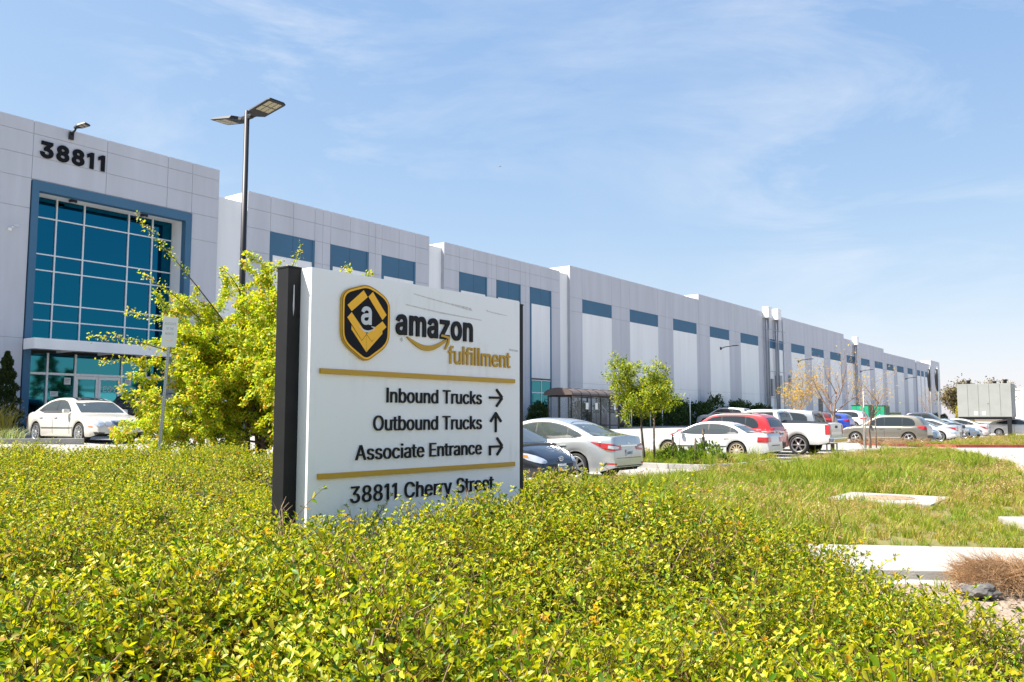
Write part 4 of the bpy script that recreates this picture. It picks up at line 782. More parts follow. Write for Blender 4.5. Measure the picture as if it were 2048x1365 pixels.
# badge
def smooth_outline(pts):
    for _ in range(2):
        o_ = []
        for i_ in range(len(pts)):
            a, b = pts[i_], pts[(i_ + 1) % len(pts)]
            o_ += [(a[0] * .75 + b[0] * .25, a[1] * .75 + b[1] * .25), (a[0] * .25 + b[0] * .75, a[1] * .25 + b[1] * .75)]
        pts = o_
    return pts
def shield(k):
    """outline of the badge about its centre, scaled by inset k (m)"""
    key = [(-.235, .10), (-.232, .165), (-.19, .215), (-.10, .245), (0, .275), (.10, .245), (.19, .200), (.232, .150), (.235, .10), (.235, -.06), (.228, -.135), (.185, -.195), (.09, -.255), (.035, -.290), (0, -.297), (-.035, -.290), (-.09, -.258), (-.185, -.200), (-.228, -.140), (-.235, -.06)]
    pts = smooth_outline(key)
    P = [Vector((x, z, 0)) for x, z in pts]; out = []
    for i, p in enumerate(P):
        a = (P[i] - P[i - 1]).normalized(); b = (P[(i + 1) % len(P)] - P[i]).normalized(); t_ = (a + b).normalized()
        nrm = Vector((t_.y, -t_.x, 0)); q = p + nrm * k
        out.append((q.x, q.y))
    return out
BX, BZ = .488, 2.203
def at_b(pts): return [(BX + x, BZ + z) for x, z in pts]
bd = MB().prism(at_b(shield(0)), -.022, -.001).build('badge', M['gold'], SGN)
MB().prism(at_b(shield(.006)), -.0235, -.0225).build('edge_line', M['letter_black'], bd)
MB().prism(at_b(shield(.009)), -.0248, -.0238).build('yellow_rim', M['badge_yellow'], bd)
MB().prism(at_b(shield(.024)), -.0262, -.0251).build('dark_field', M['badge_navy'], bd)
def flat(pts, name, m, y=-.0276): MB().prism(at_b(pts), y, y + .0010).build(name, m, bd)
flat([(-.035, .225), (.005, .178), (-.145, .058), (-.185, .100)], 'box_flap', M['badge_yellow'])
flat([(.012, .182), (.055, .222), (.195, .062), (.155, .020)], 'box_flap', M['badge_yellow'])
flat([(-.185, .010), (-.145, .050), (.0, -.098), (-.045, -.148)], 'box_flap', M['badge_yellow'])
flat([(.155, .010), (.195, -.030), (.052, -.148), (.0, -.098)], 'box_flap', M['badge_yellow'])
flat([(-.145, -.045), (-.145, -.075), (-.001, -.232), (-.001, -.104), (-.045, -.153)], 'box_side', M['badge_yellow'])
flat([(.001, -.104), (.001, -.232), (.155, -.085), (.155, -.055), (.052, -.153)], 'box_side', M['badge_yellow'])
obj('badge_letter', text_mesh('badge_letter', 'a', .128, M['letter_white'], .002, bold=.02, cap=.40, sx=.92), bd, (BX - .056, -.0277, BZ - .022))
up = []; lo = []
for i in range(13):
    q = i / 12; x = -.075 + q * .135; zc = -.045 - .032 * math.sin(math.pi * q * .9) - .004 * q; w_ = .002 + .006 * math.sin(math.pi * q)
    up.append((x, zc + w_)); lo.append((x, zc - w_))
flat(up + lo[::-1], 'badge_smile', M['letter_white'], -.0287)
flat([(.045, -.037), (.078, -.040), (.068, -.072), (.062, -.071), (.066, -.047), (.045, -.043)], 'badge_arrow', M['letter_white'], -.0287)
# peeled film and scuffs on the face
M['scuff'] = mat('scuff', (.45, .45, .45), .8, col2=(.75, .75, .75), vscale=40)
def scuff(pts): MB().prism(pts, -.0016, -.0006).build('scuff', M['scuff'], SGN)
scuff([(.985, 2.470), (1.06, 2.462), (1.35, 2.437), (1.62, 2.424), (1.67, 2.418), (1.69, 2.395), (1.60, 2.402), (1.40, 2.424), (1.15, 2.445), (1.0, 2.462)])
scuff([(1.86, 2.425), (1.93, 2.415), (2.15, 2.402), (2.16, 2.396), (1.95, 2.404), (1.88, 2.412)])
scuff([(.90, 2.375), (1.25, 2.352), (1.82, 2.330), (1.80, 2.324), (1.3, 2.338), (.92, 2.366)])
scuff([(.845, 2.095), (.870, 2.112), (.885, 2.09), (.865, 2.072)])
scuff([(2.18, 2.105), (2.31, 2.098), (2.31, 2.082), (2.19, 2.088)])
MB().prism([(-.062, 2.42), (-.056, 2.42), (-.054, 2.25), (-.060, 2.20), (-.066, 2.27)], .118, .1195).build('paint_drip', M['letter_white'], SGN)

# ================================================================ VEHICLES
def paint(name, col, metal=0.0, rough=.28):
    return mat('paint_' + name, col, rough, metal=metal, coat=1.0)
M['car_glass'] = mat('car_glass', (.02, .026, .03), .04, spec=.8)
M['car_glass_pale'] = mat('car_glass_pale', (.05, .062, .066), .04, spec=.8)
M['tyre'] = mat('tyre', (.02, .019, .018), .85)
M['alloy'] = mat('alloy', (.55, .55, .56), .32, metal=.85)
M['alloy_dull'] = mat('alloy_dull', (.50, .42, .30), .5, metal=.6)
M['trim'] = mat('trim', (.018, .018, .02), .55)
M['under'] = mat('under', (.01, .01, .01), .9)
M['chrome'] = mat('chrome', (.75, .75, .76), .12, metal=1.0)
M['lamp_clear'] = mat('lamp_clear', (.55, .57, .60), .12, metal=.35, coat=1)
M['lamp_red'] = mat('lamp_red', (.42, .012, .015), .15, coat=1)
M['lamp_amber'] = mat('lamp_amber', (.65, .18, .03), .2)
M['plate'] = mat('plate', (.70, .71, .72), .5)
M['plate_text'] = mat('plate_text', (.06, .08, .2), .6)

def interp(tab, x):
    if x <= tab[0][0]: return tab[0][1]
    for (a, b), (c, d) in zip(tab, tab[1:]):
        if x <= c: return b + (d - b) * (x - a) / (c - a)
    return tab[-1][1]
def sinterp(tab, x):
    """smooth (monotone cubic-ish) interpolation"""
    n = len(tab)
    if x <= tab[0][0]: return tab[0][1]
    if x >= tab[-1][0]: return tab[-1][1]
    for i in range(n - 1):
        if x <= tab[i + 1][0]: break
    x0, y0 = tab[i]; x1, y1 = tab[i + 1]; h = x1 - x0
    s = (y1 - y0) / h
    def slope(k):
        if k <= 0 or k >= n - 1: return s
        a = (tab[k][1] - tab[k - 1][1]) / (tab[k][0] - tab[k - 1][0]); b = (tab[k + 1][1] - tab[k][1]) / (tab[k + 1][0] - tab[k][0])
        return 0 if a * b <= 0 else 2 * a * b / (a + b)
    m0, m1 = slope(i), slope(i + 1); t_ = (x - x0) / h
    return y0 * (1 + 2 * t_) * (1 - t_) ** 2 + m0 * h * t_ * (1 - t_) ** 2 + y1 * t_ * t_ * (3 - 2 * t_) + m1 * h * t_ * t_ * (t_ - 1)

WHEELS = {}
def wheel_mesh(r, w, spokes, rim_mat, tw=.62):
    key = (r, w, spokes, rim_mat, tw)
    if key in WHEELS: return WHEELS[key]
    rr = r * tw + .02
    tyre = MB().lathe([(rr, -w / 2 + .015), (r * .86, -w / 2), (r * .965, -w / 2 + .02), (r, -w / 2 + .05), (r, w / 2 - .05), (r * .965, w / 2 - .02), (r * .86, w / 2), (rr, w / 2 - .015), (rr - .02, 0)], 28, axis='y', close=True)
    a = tyre.build('tyre', M['tyre'])
    rim = MB().lathe([(rr + .004, w / 2 - .012), (rr - .012, w / 2 - .004), (rr - .03, w / 2 - .02), (rr - .04, w / 2 - .09)], 28, axis='y')
    rim.lathe([(0, w / 2 - .012), (.055, w / 2 - .012), (.07, w / 2 - .03), (.07, w / 2 - .08)], 14, axis='y')
    for k in range(spokes):
        t_ = 2 * math.pi * k / spokes
        c, s = math.cos(t_), math.sin(t_)
        P = []
        for (q, hw, y0) in ((.05, .030, w / 2 - .02), (rr - .02, .014 if spokes > 8 else .026 if spokes > 5 else .036, w / 2 - .016)):
            for sg in (-1, 1):
                for dy in (0, -.035): P.append((c * q - s * sg * hw, y0 + dy, s * q + c * sg * hw))
        rim.add(P, [(0, 2, 6, 4), (1, 5, 7, 3), (0, 4, 5, 1), (2, 3, 7, 6)])
    b = rim.build('rim', rim_mat)
    hub = MB().lathe([(0, .02), (rr - .03, .02), (rr - .03, -w / 2 + .02), (0, -w / 2 + .02)], 20, axis='y').build('wheel', M['under'])
    res = tuple(o.data for o in (hub, a, b))
    for o in (hub, a, b): bpy.data.objects.remove(o)
    WHEELS[key] = res
    return res

def car(name, label, paintm, pos, heading, spec, cat='car', glass='car_glass', rim='alloy', group='cars parked in the lot', plate_front=None, plate_rear=None, z=None, extras=None):
    a, d = pos
    zz = zt(d) if z is None else z
    hx, hy = heading
    P0 = W(a, d, zz)
    t = thing(name, label, cat, P0, math.atan2(hy, hx), group)
    S = spec
    L, Wd, H = S['L'], S['W'], S['H']
    hl = L / 2; hw = Wd / 2
    deck = S['deck']; roof = S['roof']
    xf, xr = S['axles']; wr = S['wr']
    ar = wr + .055
    sill = S.get('sill', .22)
    belt = S['belt']
    # --- lower body
    xs = set(np.linspace(-hl, hl, 27).round(3).tolist())
    for q in (-hl + .03, -hl + .09, hl - .03, hl - .09): xs.add(round(q, 3))
    for ax in (xf, xr):
        for k in range(-6, 7): xs.add(round(ax + ar * math.sin(math.pi / 2 * k / 6), 3))
        xs.add(round(ax - ar - .012, 3)); xs.add(round(ax + ar + .012, 3))
    for q, _ in deck: xs.add(round(q, 3))
    xs = sorted(x for x in xs if -hl <= x <= hl)
    def plan(x):
        e = abs(x) / hl
        k = max(0, (e - .62) / .38)
        return hw * (1 - S.get('taper', .17) * k ** 2.3)
    def zbot(x):
        b = sill + .10 * max(0, (abs(x) / hl - .86) / .14)
        for ax in (xf, xr):
            if abs(x - ax) < ar: b = max(b, wr + math.sqrt(max(0, ar * ar - (x - ax) ** 2)) * .98)
        return b
    m = MB(); rows = []
    for x in xs:
        zt_ = sinterp(deck, x); w = plan(x); zb = min(zbot(x), zt_ - .12)
        zs = zt_ - S.get('shoulder', .06)
        zz_ = [zb, zb + .06 * (zs - zb), zb + .35 * (zs - zb), zb + .72 * (zs - zb), zb + .9 * (zs - zb), zs, zt_ - .012]
        ww = [.955, .978, 1.0, .992, .978, .955, .90]
        sec = [(w * k, z_) for k, z_ in zip(ww, zz_)] + [(w * .62, zt_ + .006), (w * .3, zt_ + .016), (0, zt_ + .02)]
        rows.append([(x, y, z_) for y, z_ in sec] + [(x, -y, z_) for y, z_ in sec[-2::-1]])
    n = len(rows[0]); V = [p for r_ in rows for p in r_]; F = []
    for i in range(len(rows) - 1):
        for k in range(n - 1): F.append((i * n + k, i * n + k + 1, (i + 1) * n + k + 1, (i + 1) * n + k))
    F.append(tuple(range(n))); F.append(tuple((len(rows) - 1) * n + k for k in range(n))[::-1])
    m.add(V, F, 0, True)
    # --- greenhouse
    gx0, gx1 = roof[0][0], roof[-1][0]
    gs = set(np.linspace(gx0, gx1, 15).round(3).tolist()) | {round(q, 3) for q, _ in roof}
    gs = sorted(gs)
    zr = max(z_ for _, z_ in roof)
    wb, wt = hw * S.get('wb', .93), hw * S.get('wt', .70)
    def yside(z_): return wb + (wt - wb) * min(1, max(0, (z_ - belt) / (zr - .05 - belt)))
    rows = []
    for x in gs:
        zg = max(sinterp(roof, x), belt - .1); e = max(belt - .12, zg - .055)
        ye = yside(e); y2 = yside(zg - .015) * .93
        sec = [(wb, belt - .14), (yside((e + belt) / 2), max(belt - .13, (e + belt) / 2)), (ye, e), (ye * .975, zg - .022), (y2 * .96, zg - .005), (y2 * .6, zg + .012), (y2 * .3, zg + .018), (0, zg + .02)]
        rows.append([(x, y, z_) for y, z_ in sec] + [(x, -y, z_) for y, z_ in sec[-2::-1]])
    n = len(rows[0]); V = [p for r_ in rows for p in r_]; F = []
    for i in range(len(rows) - 1):
        for k in range(n - 1): F.append((i * n + k, i * n + k + 1, (i + 1) * n + k + 1, (i + 1) * n + k))
    F.append(tuple(range(n))); F.append(tuple((len(rows) - 1) * n + k for k in range(n))[::-1])
    m.add(V, F, 0, True)
    bvh = BVHTree.FromPolygons([Vector(v) for v in m.v], [list(f) for f in m.f])
    body = m.build('body', paintm, t)
    body.data.set_sharp_from_angle(angle=R(38))
    # dark underside and wheel housings
    MB().box((0, 0, sill + .17), (L * .93, Wd * .80, .32)).box(((xf + xr) / 2, 0, wr + .22), (abs(xf - xr) + ar * 2 - .02, Wd * .80, .36)).build('underbody', M['under'], t)
    # --- pieces laid on the body surface
    def decal(nm, poly, axis, matl, off=.006, parent=None, mirror=False, sub=2, thick=.004):
        if 'light' in nm: sub, off = max(sub, 4), max(off, .012)
        """poly in (x,z) for axis 'y', in (y,z) for axis 'x+' or 'x-', in (x,y) for 'z'"""
        objs = []
        for sg in ((1, -1) if mirror else (1,)):
            bm = bmesh.new()
            P = []
            for (p, q) in poly:
                P.append(Vector((hl - .7071 * p + 2, (hw + .7071 * p + 2) * sg, q)) if axis == 'fc' else Vector((-hl + .7071 * p - 2, (hw + .7071 * p + 2) * sg, q)) if axis == 'rc' else Vector((p, 3 * sg, q)) if axis == 'y' else Vector((4 if axis == 'x+' else -4, p * sg, q)) if axis[0] == 'x' else Vector((p, q * sg, 4)))
            bm.faces.new([bm.verts.new(p) for p in P])
            bmesh.ops.triangulate(bm, faces=bm.faces[:])
            for _ in range(sub): bmesh.ops.subdivide_edges(bm, edges=bm.edges[:], cuts=1, use_grid_fill=True)
            dr = Vector((-.7071, -.7071 * sg, 0)) if axis == 'fc' else Vector((.7071, -.7071 * sg, 0)) if axis == 'rc' else Vector((0, -sg, 0)) if axis == 'y' else Vector((-1, 0, 0)) if axis == 'x+' else Vector((1, 0, 0)) if axis == 'x-' else Vector((0, 0, -1))
            last = None; miss = []
            for v in bm.verts:
                h = bvh.ray_cast(v.co, dr)
                if h[0] is not None: v.co = h[0] - dr * off; last = h[0]
                else: miss.append(v)
            if miss:
                bmesh.ops.delete(bm, geom=miss, context='VERTS')
            if not bm.faces: bm.free(); continue
            ret = bmesh.ops.extrude_face_region(bm, geom=bm.faces[:])
            for v in [g for g in ret['geom'] if isinstance(g, bmesh.types.BMVert)]: v.co -= dr * thick
            bmesh.ops.recalc_face_normals(bm, faces=bm.faces[:])
            me = bpy.data.meshes.new(nm); bm.to_mesh(me); bm.free(); me.materials.append(matl)
            for p in me.polygons: p.use_smooth = False
            objs.append(obj(nm, me, parent or t))
        return objs
    S['fit'](t, decal, M[glass], S, paintm)
    # --- wheels
    hubm, tyrem, rimm = wheel_mesh(wr, .21, S.get('spokes', 10), M[rim], S.get('rimk', .66))
    for ax in (xf, xr):
        for sg in (1, -1):
            wv = obj('wheel', hubm, t, (ax, sg * (hw - .125), wr), (0, 0, 0 if sg > 0 else math.pi))
            obj('tyre', tyrem, wv); obj('rim', rimm, wv)
    # mirrors
    mx, mz = S.get('mirror', (roof[-1][0] - .35, belt + .06))
    for sg in (1, -1):
        MB().box((mx, sg * (hw + .05), mz), (.13, .2, .13), bev=.045).build('mirror', S.get('mirror_mat') or paintm, t)
    for sg in (1, -1):
        for hxp in S.get('handles', ()):
            MB().box((hxp, sg * (hw * .985 + .012), belt - .1), (.2, .035, .035), bev=.014).build('door_handle', paintm, t)
    for face, txt in ((1, plate_front), (-1, plate_rear)):
        if txt is None: continue
        pz = S['plate_z'][0 if face > 0 else 1]; px = S.get('plate_x', (hl + .012, -hl - .012))[0 if face > 0 else 1]
        pl = MB().box((px, 0, pz), (.016, .31, .155), bev=.004).build('licence_plate', M['plate'], t)
        tm = obj('plate_text', text_mesh('plate_text', txt, .07, M['plate_text'], .003, width=.26, bold=.01), pl)
        tm.rotation_euler = (0, 0, R(90) if face > 0 else R(-90)); tm.location = (px + face * .0095, -face * .13, pz - .042)
    if extras: extras(t, decal, S, hl, hw)
    return t

def smooth_poly(pts, it=2):
    for _ in range(it):
        out = []
        for i in range(len(pts)):
            a, b = pts[i], pts[(i + 1) % len(pts)]
            out += [(a[0] * .75 + b[0] * .25, a[1] * .75 + b[1] * .25), (a[0] * .25 + b[0] * .75, a[1] * .25 + b[1] * .75)]
        pts = out
    return pts
def common_fit(side, posts, wind, rear, extra):
    """side: outline of the side glass; posts: x of dark pillars; wind/rear: (y,z) outlines"""
    def fit(t, decal, gm, S, pm):
        trim = decal('window_trim', side, 'y', M['trim'], .004, mirror=True, thick=.003)
        # glass panes between the pillars
        zs = [p[1] for p in side]; xs = [p[0] for p in side]
        cuts = [min(xs)] + sorted(posts) + [max(xs)]
        def clip(poly, xl, xh):
            def half(pl, f, v):
                o = []
                for i in range(len(pl)):
                    a, b = pl[i], pl[(i + 1) % len(pl)]
                    ia, ib = f(a[0], v), f(b[0], v)
                    if ia: o.append(a)
                    if ia != ib:
                        q = (v - a[0]) / (b[0] - a[0]); o.append((v, a[1] + (b[1] - a[1]) * q))
                return o
            return half(half(poly, lambda x, v: x >= v, xl), lambda x, v: x <= v, xh)
        cx = sum(xs) / len(xs); cz = sum(zs) / len(zs)
        inner = [(x + (cx - x) / abs(cx - x + 1e-6) * .028 if abs(cx - x) > .1 else x, z_ + (.022 if z_ < cz else -.022)) for x, z_ in side]
        for i in range(len(cuts) - 1):
            p = clip(inner, cuts[i] + .026, cuts[i + 1] - .026)
            if len(p) > 2: decal('side_window', p, 'y', gm, .0085, mirror=True, thick=.003)
        if wind: decal('windshield', wind, 'x+', gm, .006)
        if rear: decal('rear_window', rear, 'x-', gm, .006)
        extra(t, decal, S)
    return fit
def sym(pts): return [(y, z_) for y, z_ in pts] + [(-y, z_) for y, z_ in pts[::-1]]
def seam(decal, xs, z0, z1):
    for x in xs: decal('door_seam', [(x - .008, z0), (x + .008, z0), (x + .008, z1), (x - .008, z1)], 'y', M['trim'], .0015, mirror=True, sub=3, thick=.001)
def strip_(decal, x0, x1, z, h=.03, m='trim'):
    decal('side_moulding', [(x0, z - h / 2), (x1, z - h / 2), (x1, z + h / 2), (x0, z + h / 2)], 'y', M[m], .006, mirror=True, sub=4, thick=.012)

# --- luxury sedan, four round lamps and a barred grille
def ex_lux(t, decal, S):
    for (y, r1, z_) in ((.665, .135, .655), (.415, .10, .635)):
        decal('headlight', [(y + r1 * 1.0 * math.cos(k * math.pi / 8), z_ + r1 * .92 * math.sin(k * math.pi / 8)) for k in range(16)], 'x+', M['lamp_clear'], .006, mirror=True, thick=.02)
    g = decal('grille', [(-.30, .73), (.30, .73), (.27, .60), (.16, .535), (-.16, .535), (-.27, .60)], 'x+', M['chrome'], .008, thick=.02)[0]
    for k in range(4): decal('grille_slot', [(-.26 + k * .02, .695 - k * .04), (.26 - k * .02, .695 - k * .04), (.25 - k * .02, .668 - k * .04), (-.25 + k * .02, .668 - k * .04)], 'x+', M['trim'], .03, parent=g, thick=.003)
    decal('air_intake', [(-.40, .33), (.40, .33), (.36, .25), (-.36, .25)], 'x+', M['trim'], .004)
    decal('fog_light', [(.52, .35), (.80, .37), (.76, .27), (.60, .27)], 'x+', M['trim'], .004, mirror=True)
    decal('fog_lens', [(.60, .335), (.72, .34), (.70, .285), (.62, .285)], 'x+', M['lamp_clear'], .010, mirror=True)
    decal('side_marker', [(2.02, .56), (2.20, .55), (2.20, .52), (2.02, .53)], 'y', M['lamp_amber'], .006, mirror=True)
    seam(decal, (.92, -.18), .30, .88); strip_(decal, -1.1, 1.1, .50, .018)
    decal('sunroof', [(.55, .48), (.55, -.48), (-.55, -.48), (-.55, .48)], 'z', M['car_glass'], .006)
    MB().tube([(S['L'] / 2 - .30, 0, .79), (S['L'] / 2 - .30, 0, .87)], .004, 5).lathe([(.028, -.004), (.034, 0), (.028, .004)], 14, (S['L'] / 2 - .30, 0, .90), 'x', close=True).build('hood_emblem', M['chrome'], t)
    decal('taillight', [(-2.38, .80), (-2.12, .84), (-2.12, .66), (-2.38, .62)], 'y', M['lamp_red'], .006, mirror=True)
LUX = dict(L=4.82, W=1.82, H=1.48, axles=(1.46, -1.40), wr=.325, belt=.93, taper=.2, spokes=10, rimk=.70,
    deck=[(-2.41, .60), (-2.37, .84), (-2.1, .985), (-1.7, 1.02), (-.6, .99), (.9, .97), (1.5, .90), (2.05, .80), (2.28, .70), (2.38, .58), (2.41, .46)],
    roof=[(-1.85, .93), (-1.35, 1.20), (-.85, 1.40), (-.25, 1.475), (.2, 1.46), (.55, 1.36), (1.05, 1.10), (1.32, .93)], handles=(.0, -1.0), plate_z=(.36, .62), mirror=(.78, 1.02))
LUX['fit'] = common_fit(smooth_poly([(-1.52, .97), (.92, .96), (.55, 1.22), (.2, 1.385), (-.35, 1.40), (-.95, 1.31)], 1), (-.16, -1.1), sym([(.70, .98), (.70, 1.03), (.60, 1.38), (.3, 1.405), (0, 1.41)]), sym([(.66, 1.02), (.55, 1.34), (.28, 1.37), (0, 1.375)]), ex_lux)

# --- modern silver sedan seen from behind
def ex_sentra(t, decal, S):
    decal('taillight', [(.40, .93), (.15, .90), (-.12, .87), (-.36, .82), (-.36, .73), (-.12, .71), (.08, .735), (.22, .82)], 'rc', M['lamp_red'], .010, mirror=True, sub=4)
    decal('lamp_lens', [(.02, .845), (-.16, .825), (-.28, .80), (-.26, .765), (-.10, .755), (.03, .775)], 'rc', M['lamp_clear'], .016, mirror=True, sub=4)
    decal('chrome_strip', [(-.40, .845), (.40, .845), (.40, .815), (-.40, .815)], 'x-', M['chrome'], .006, thick=.015)
    decal('trunk_seam', [(-.60, .545), (.60, .545), (.60, .535), (-.60, .535)], 'x-', M['trim'], .002)
    decal('reflector', [(.62, .42), (.78, .43), (.78, .39), (.62, .38)], 'x-', M['lamp_red'], .005, mirror=True)
    decal('bumper_valance', [(-.62, .36), (.62, .36), (.55, .27), (-.55, .27)], 'x-', M['trim'], .004)
    decal('badge', [(-.05, .915), (.05, .915), (.05, .875), (-.05, .875)], 'x-', M['chrome'], .006)
    decal('headlight', [(2.25, .68), (1.85, .80), (1.95, .68)], 'y', M['lamp_clear'], .006, mirror=True)
    seam(decal, (1.0, -.1), .30, .88)
SENTRA = dict(L=4.63, W=1.76, H=1.495, axles=(1.40, -1.30), wr=.325, belt=.93, taper=.2, spokes=7, rimk=.70,
    deck=[(-2.315, .60), (-2.29, .86), (-2.22, 1.045), (-1.9, 1.07), (-1.4, 1.05), (-.5, .99), (.9, .97), (1.5, .92), (2.0, .80), (2.22, .66), (2.3, .5), (2.315, .42)],
    roof=[(-1.98, .97), (-1.5, 1.17), (-1.0, 1.36), (-.45, 1.475), (.0, 1.49), (.4, 1.43), (1.0, 1.15), (1.45, .93)], handles=(.05, -.95), plate_z=(.42, .66), mirror=(.85, 1.02))
SENTRA['fit'] = common_fit(smooth_poly([(-1.50, 1.05), (-1.1, .985), (1.05, .965), (.6, 1.25), (.25, 1.385), (-.3, 1.42), (-.85, 1.34), (-1.25, 1.18)], 1), (-.05, -1.0), sym([(.72, .98), (.6, 1.38), (0, 1.42)]), sym([(.70, 1.06), (.66, 1.12), (.54, 1.37), (.28, 1.41), (0, 1.415)]), ex_sentra)

# --- dark hatchback, nose view
def ex_hatch(t, decal, S):
    decal('headlight', smooth_poly([(.42, .76), (.10, .72), (-.22, .60), (-.24, .52), (-.02, .53), (.28, .62)], 1), 'fc', M['lamp_clear'], .010, mirror=True, sub=4)
    decal('turn_signal', [(.34, .715), (.20, .70), (.18, .64), (.28, .65)], 'fc', M['lamp_amber'], .018, mirror=True)
    decal('grille', [(-.50, .50), (.50, .50), (.42, .42), (-.42, .42)], 'x+', M['trim'], .005)
    decal('lower_intake', [(-.60, .37), (.60, .37), (.5, .27), (-.5, .27)], 'x+', M['trim'], .005)
    for (ax_, az) in ((.078, .052), (.03, .05), (.076, .022)):
        n = 18; x0 = S['L'] / 2 - .05; zc = .61 if az != .022 else .632
        ring = []
        for k in range(n):
            q = 2 * math.pi * k / n; ring.append((x0 + .035, ax_ * math.cos(q), zc + az * math.sin(q)))
        MB().tube(ring + [ring[0]], .008, 5, cap=False).build('front_emblem', M['chrome'], t)
    seam(decal, (.95, -.15), .30, .88)
    decal('taillight', [(-2.2, .95), (-2.0, .95), (-2.0, .75), (-2.2, .72)], 'y', M['lamp_red'], .006, mirror=True)
HATCH = dict(L=4.46, W=1.745, H=1.49, axles=(1.40, -1.30), wr=.32, belt=.94, taper=.24, spokes=10,
    deck=[(-2.23, .55), (-2.2, .95), (-1.9, 1.08), (-.5, 1.0), (.9, .99), (1.3, .94), (1.75, .82), (2.02, .69), (2.16, .58), (2.23, .42)],
    roof=[(-2.12, .98), (-1.9, 1.16), (-1.2, 1.36), (-.3, 1.485), (.1, 1.475), (.5, 1.37), (1.0, 1.16), (1.55, .92)], handles=(.0, -.95), plate_z=(.42, .66), mirror=(.82, 1.03))
HATCH['fit'] = common_fit(smooth_poly([(-1.7, 1.04), (1.15, .98), (.6, 1.24), (.2, 1.385), (-.3, 1.41), (-1.1, 1.28)], 1), (-.1, -1.05), sym([(.74, .96), (.70, 1.05), (.58, 1.38), (0, 1.425)]), sym([(.60, 1.1), (.5, 1.3), (0, 1.33)]), ex_hatch)

# --- older white sedan with a boot spoiler
def ex_maxima(t, decal, S):
    decal('taillight', [(.22, .85), (.0, .84), (-.30, .84), (-.30, .67), (.0, .66), (.24, .67)], 'rc', M['lamp_red'], .008, mirror=True)
    MB().box((-2.25, 0, 1.055), (.2, 1.42, .028), bev=.012).box((-2.22, .62, 1.02), (.12, .05, .08)).box((-2.22, -.62, 1.02), (.12, .05, .08)).build('spoiler', None or MAX_PAINT, t)
    decal('rear_bumper_strip', [(-.8, .56), (.8, .56), (.8, .535), (-.8, .535)], 'x-', M['trim'], .006)
    strip_(decal, -1.0, 1.05, .50, .032)
    seam(decal, (1.0, -.12, -1.06), .28, .86)
    decal('headlight', [(2.36, .66), (2.08, .70), (2.10, .58), (2.37, .56)], 'y', M['lamp_clear'], .007, mirror=True)
    decal('fuel_flap', [(-1.66, .82), (-1.50, .82), (-1.50, .69), (-1.66, .69)], 'y', MAX_PAINT, .002, thick=.003)
MAX_PAINT = paint('pearl', (.60, .60, .60), .15)
MAXIMA = dict(L=4.81, W=1.77, H=1.415, axles=(1.48, -1.25), wr=.335, belt=.90, taper=.16, spokes=12, rimk=.74,
    deck=[(-2.405, .58), (-2.38, .86), (-2.30, .98), (-1.9, 1.0), (-1.3, .985), (-.5, .94), (1.0, .92), (1.6, .88), (2.1, .77), (2.32, .66), (2.4, .5), (2.405, .42)],
    roof=[(-1.72, .94), (-1.25, 1.18), (-.85, 1.34), (-.3, 1.405), (.1, 1.40), (.4, 1.34), (.9, 1.12), (1.32, .91)], handles=(.12, -.86), plate_z=(.42, .70), mirror=(.92, .99))
MAXIMA['fit'] = common_fit(smooth_poly([(-1.35, 1.0), (-1.25, .945), (1.12, .935), (.75, 1.13), (.4, 1.30), (-.1, 1.345), (-.7, 1.31), (-1.15, 1.16)], 1), (-.12, -.98), sym([(.70, .95), (.58, 1.30), (0, 1.34)]), sym([(.70, .99), (.66, 1.04), (.55, 1.28), (0, 1.32)]), ex_maxima)

# --- crossovers and wagons
def ex_suv(t, decal, S):
    hl, H = S['L'] / 2, S['H']
    b = S['belt']
    decal('taillight', [(.34, b + .04), (.05, b + .05), (-.30, b - .0), (-.30, b - .10), (.0, b - .14), (.30, b - .06)], 'rc', M['lamp_red'], .008, mirror=True)
    decal('lower_cladding', [(-.80, .55), (.80, .55), (.76, .32), (-.76, .32)], 'x-', M['trim'], .004)
    for s in (1, -1):
        MB().tube([(-1.35, s * .60, H - .03), (-1.2, s * .60, H + .02), (.25, s * .60, H + .015), (.4, s * .60, H - .045)], .016, 6).build('roof_rail', M[S.get('rail', 'trim')], t)
    strip_(decal, -1.0, 1.0, .42, .07 if S.get('clad') else .03, 'trim' if S.get('clad') else 'chrome')
    seam(decal, (.95, -.12), .32, b - .06)
    decal('headlight', [(hl - .05, b - .12), (hl - .5, b + .0), (hl - .45, b - .12), (hl - .05, b - .22)], 'y', M['lamp_clear'], .007, mirror=True)
    decal('grille', [(-.5, .78), (.5, .78), (.42, .60), (-.42, .60)], 'x+', M['trim'], .006)
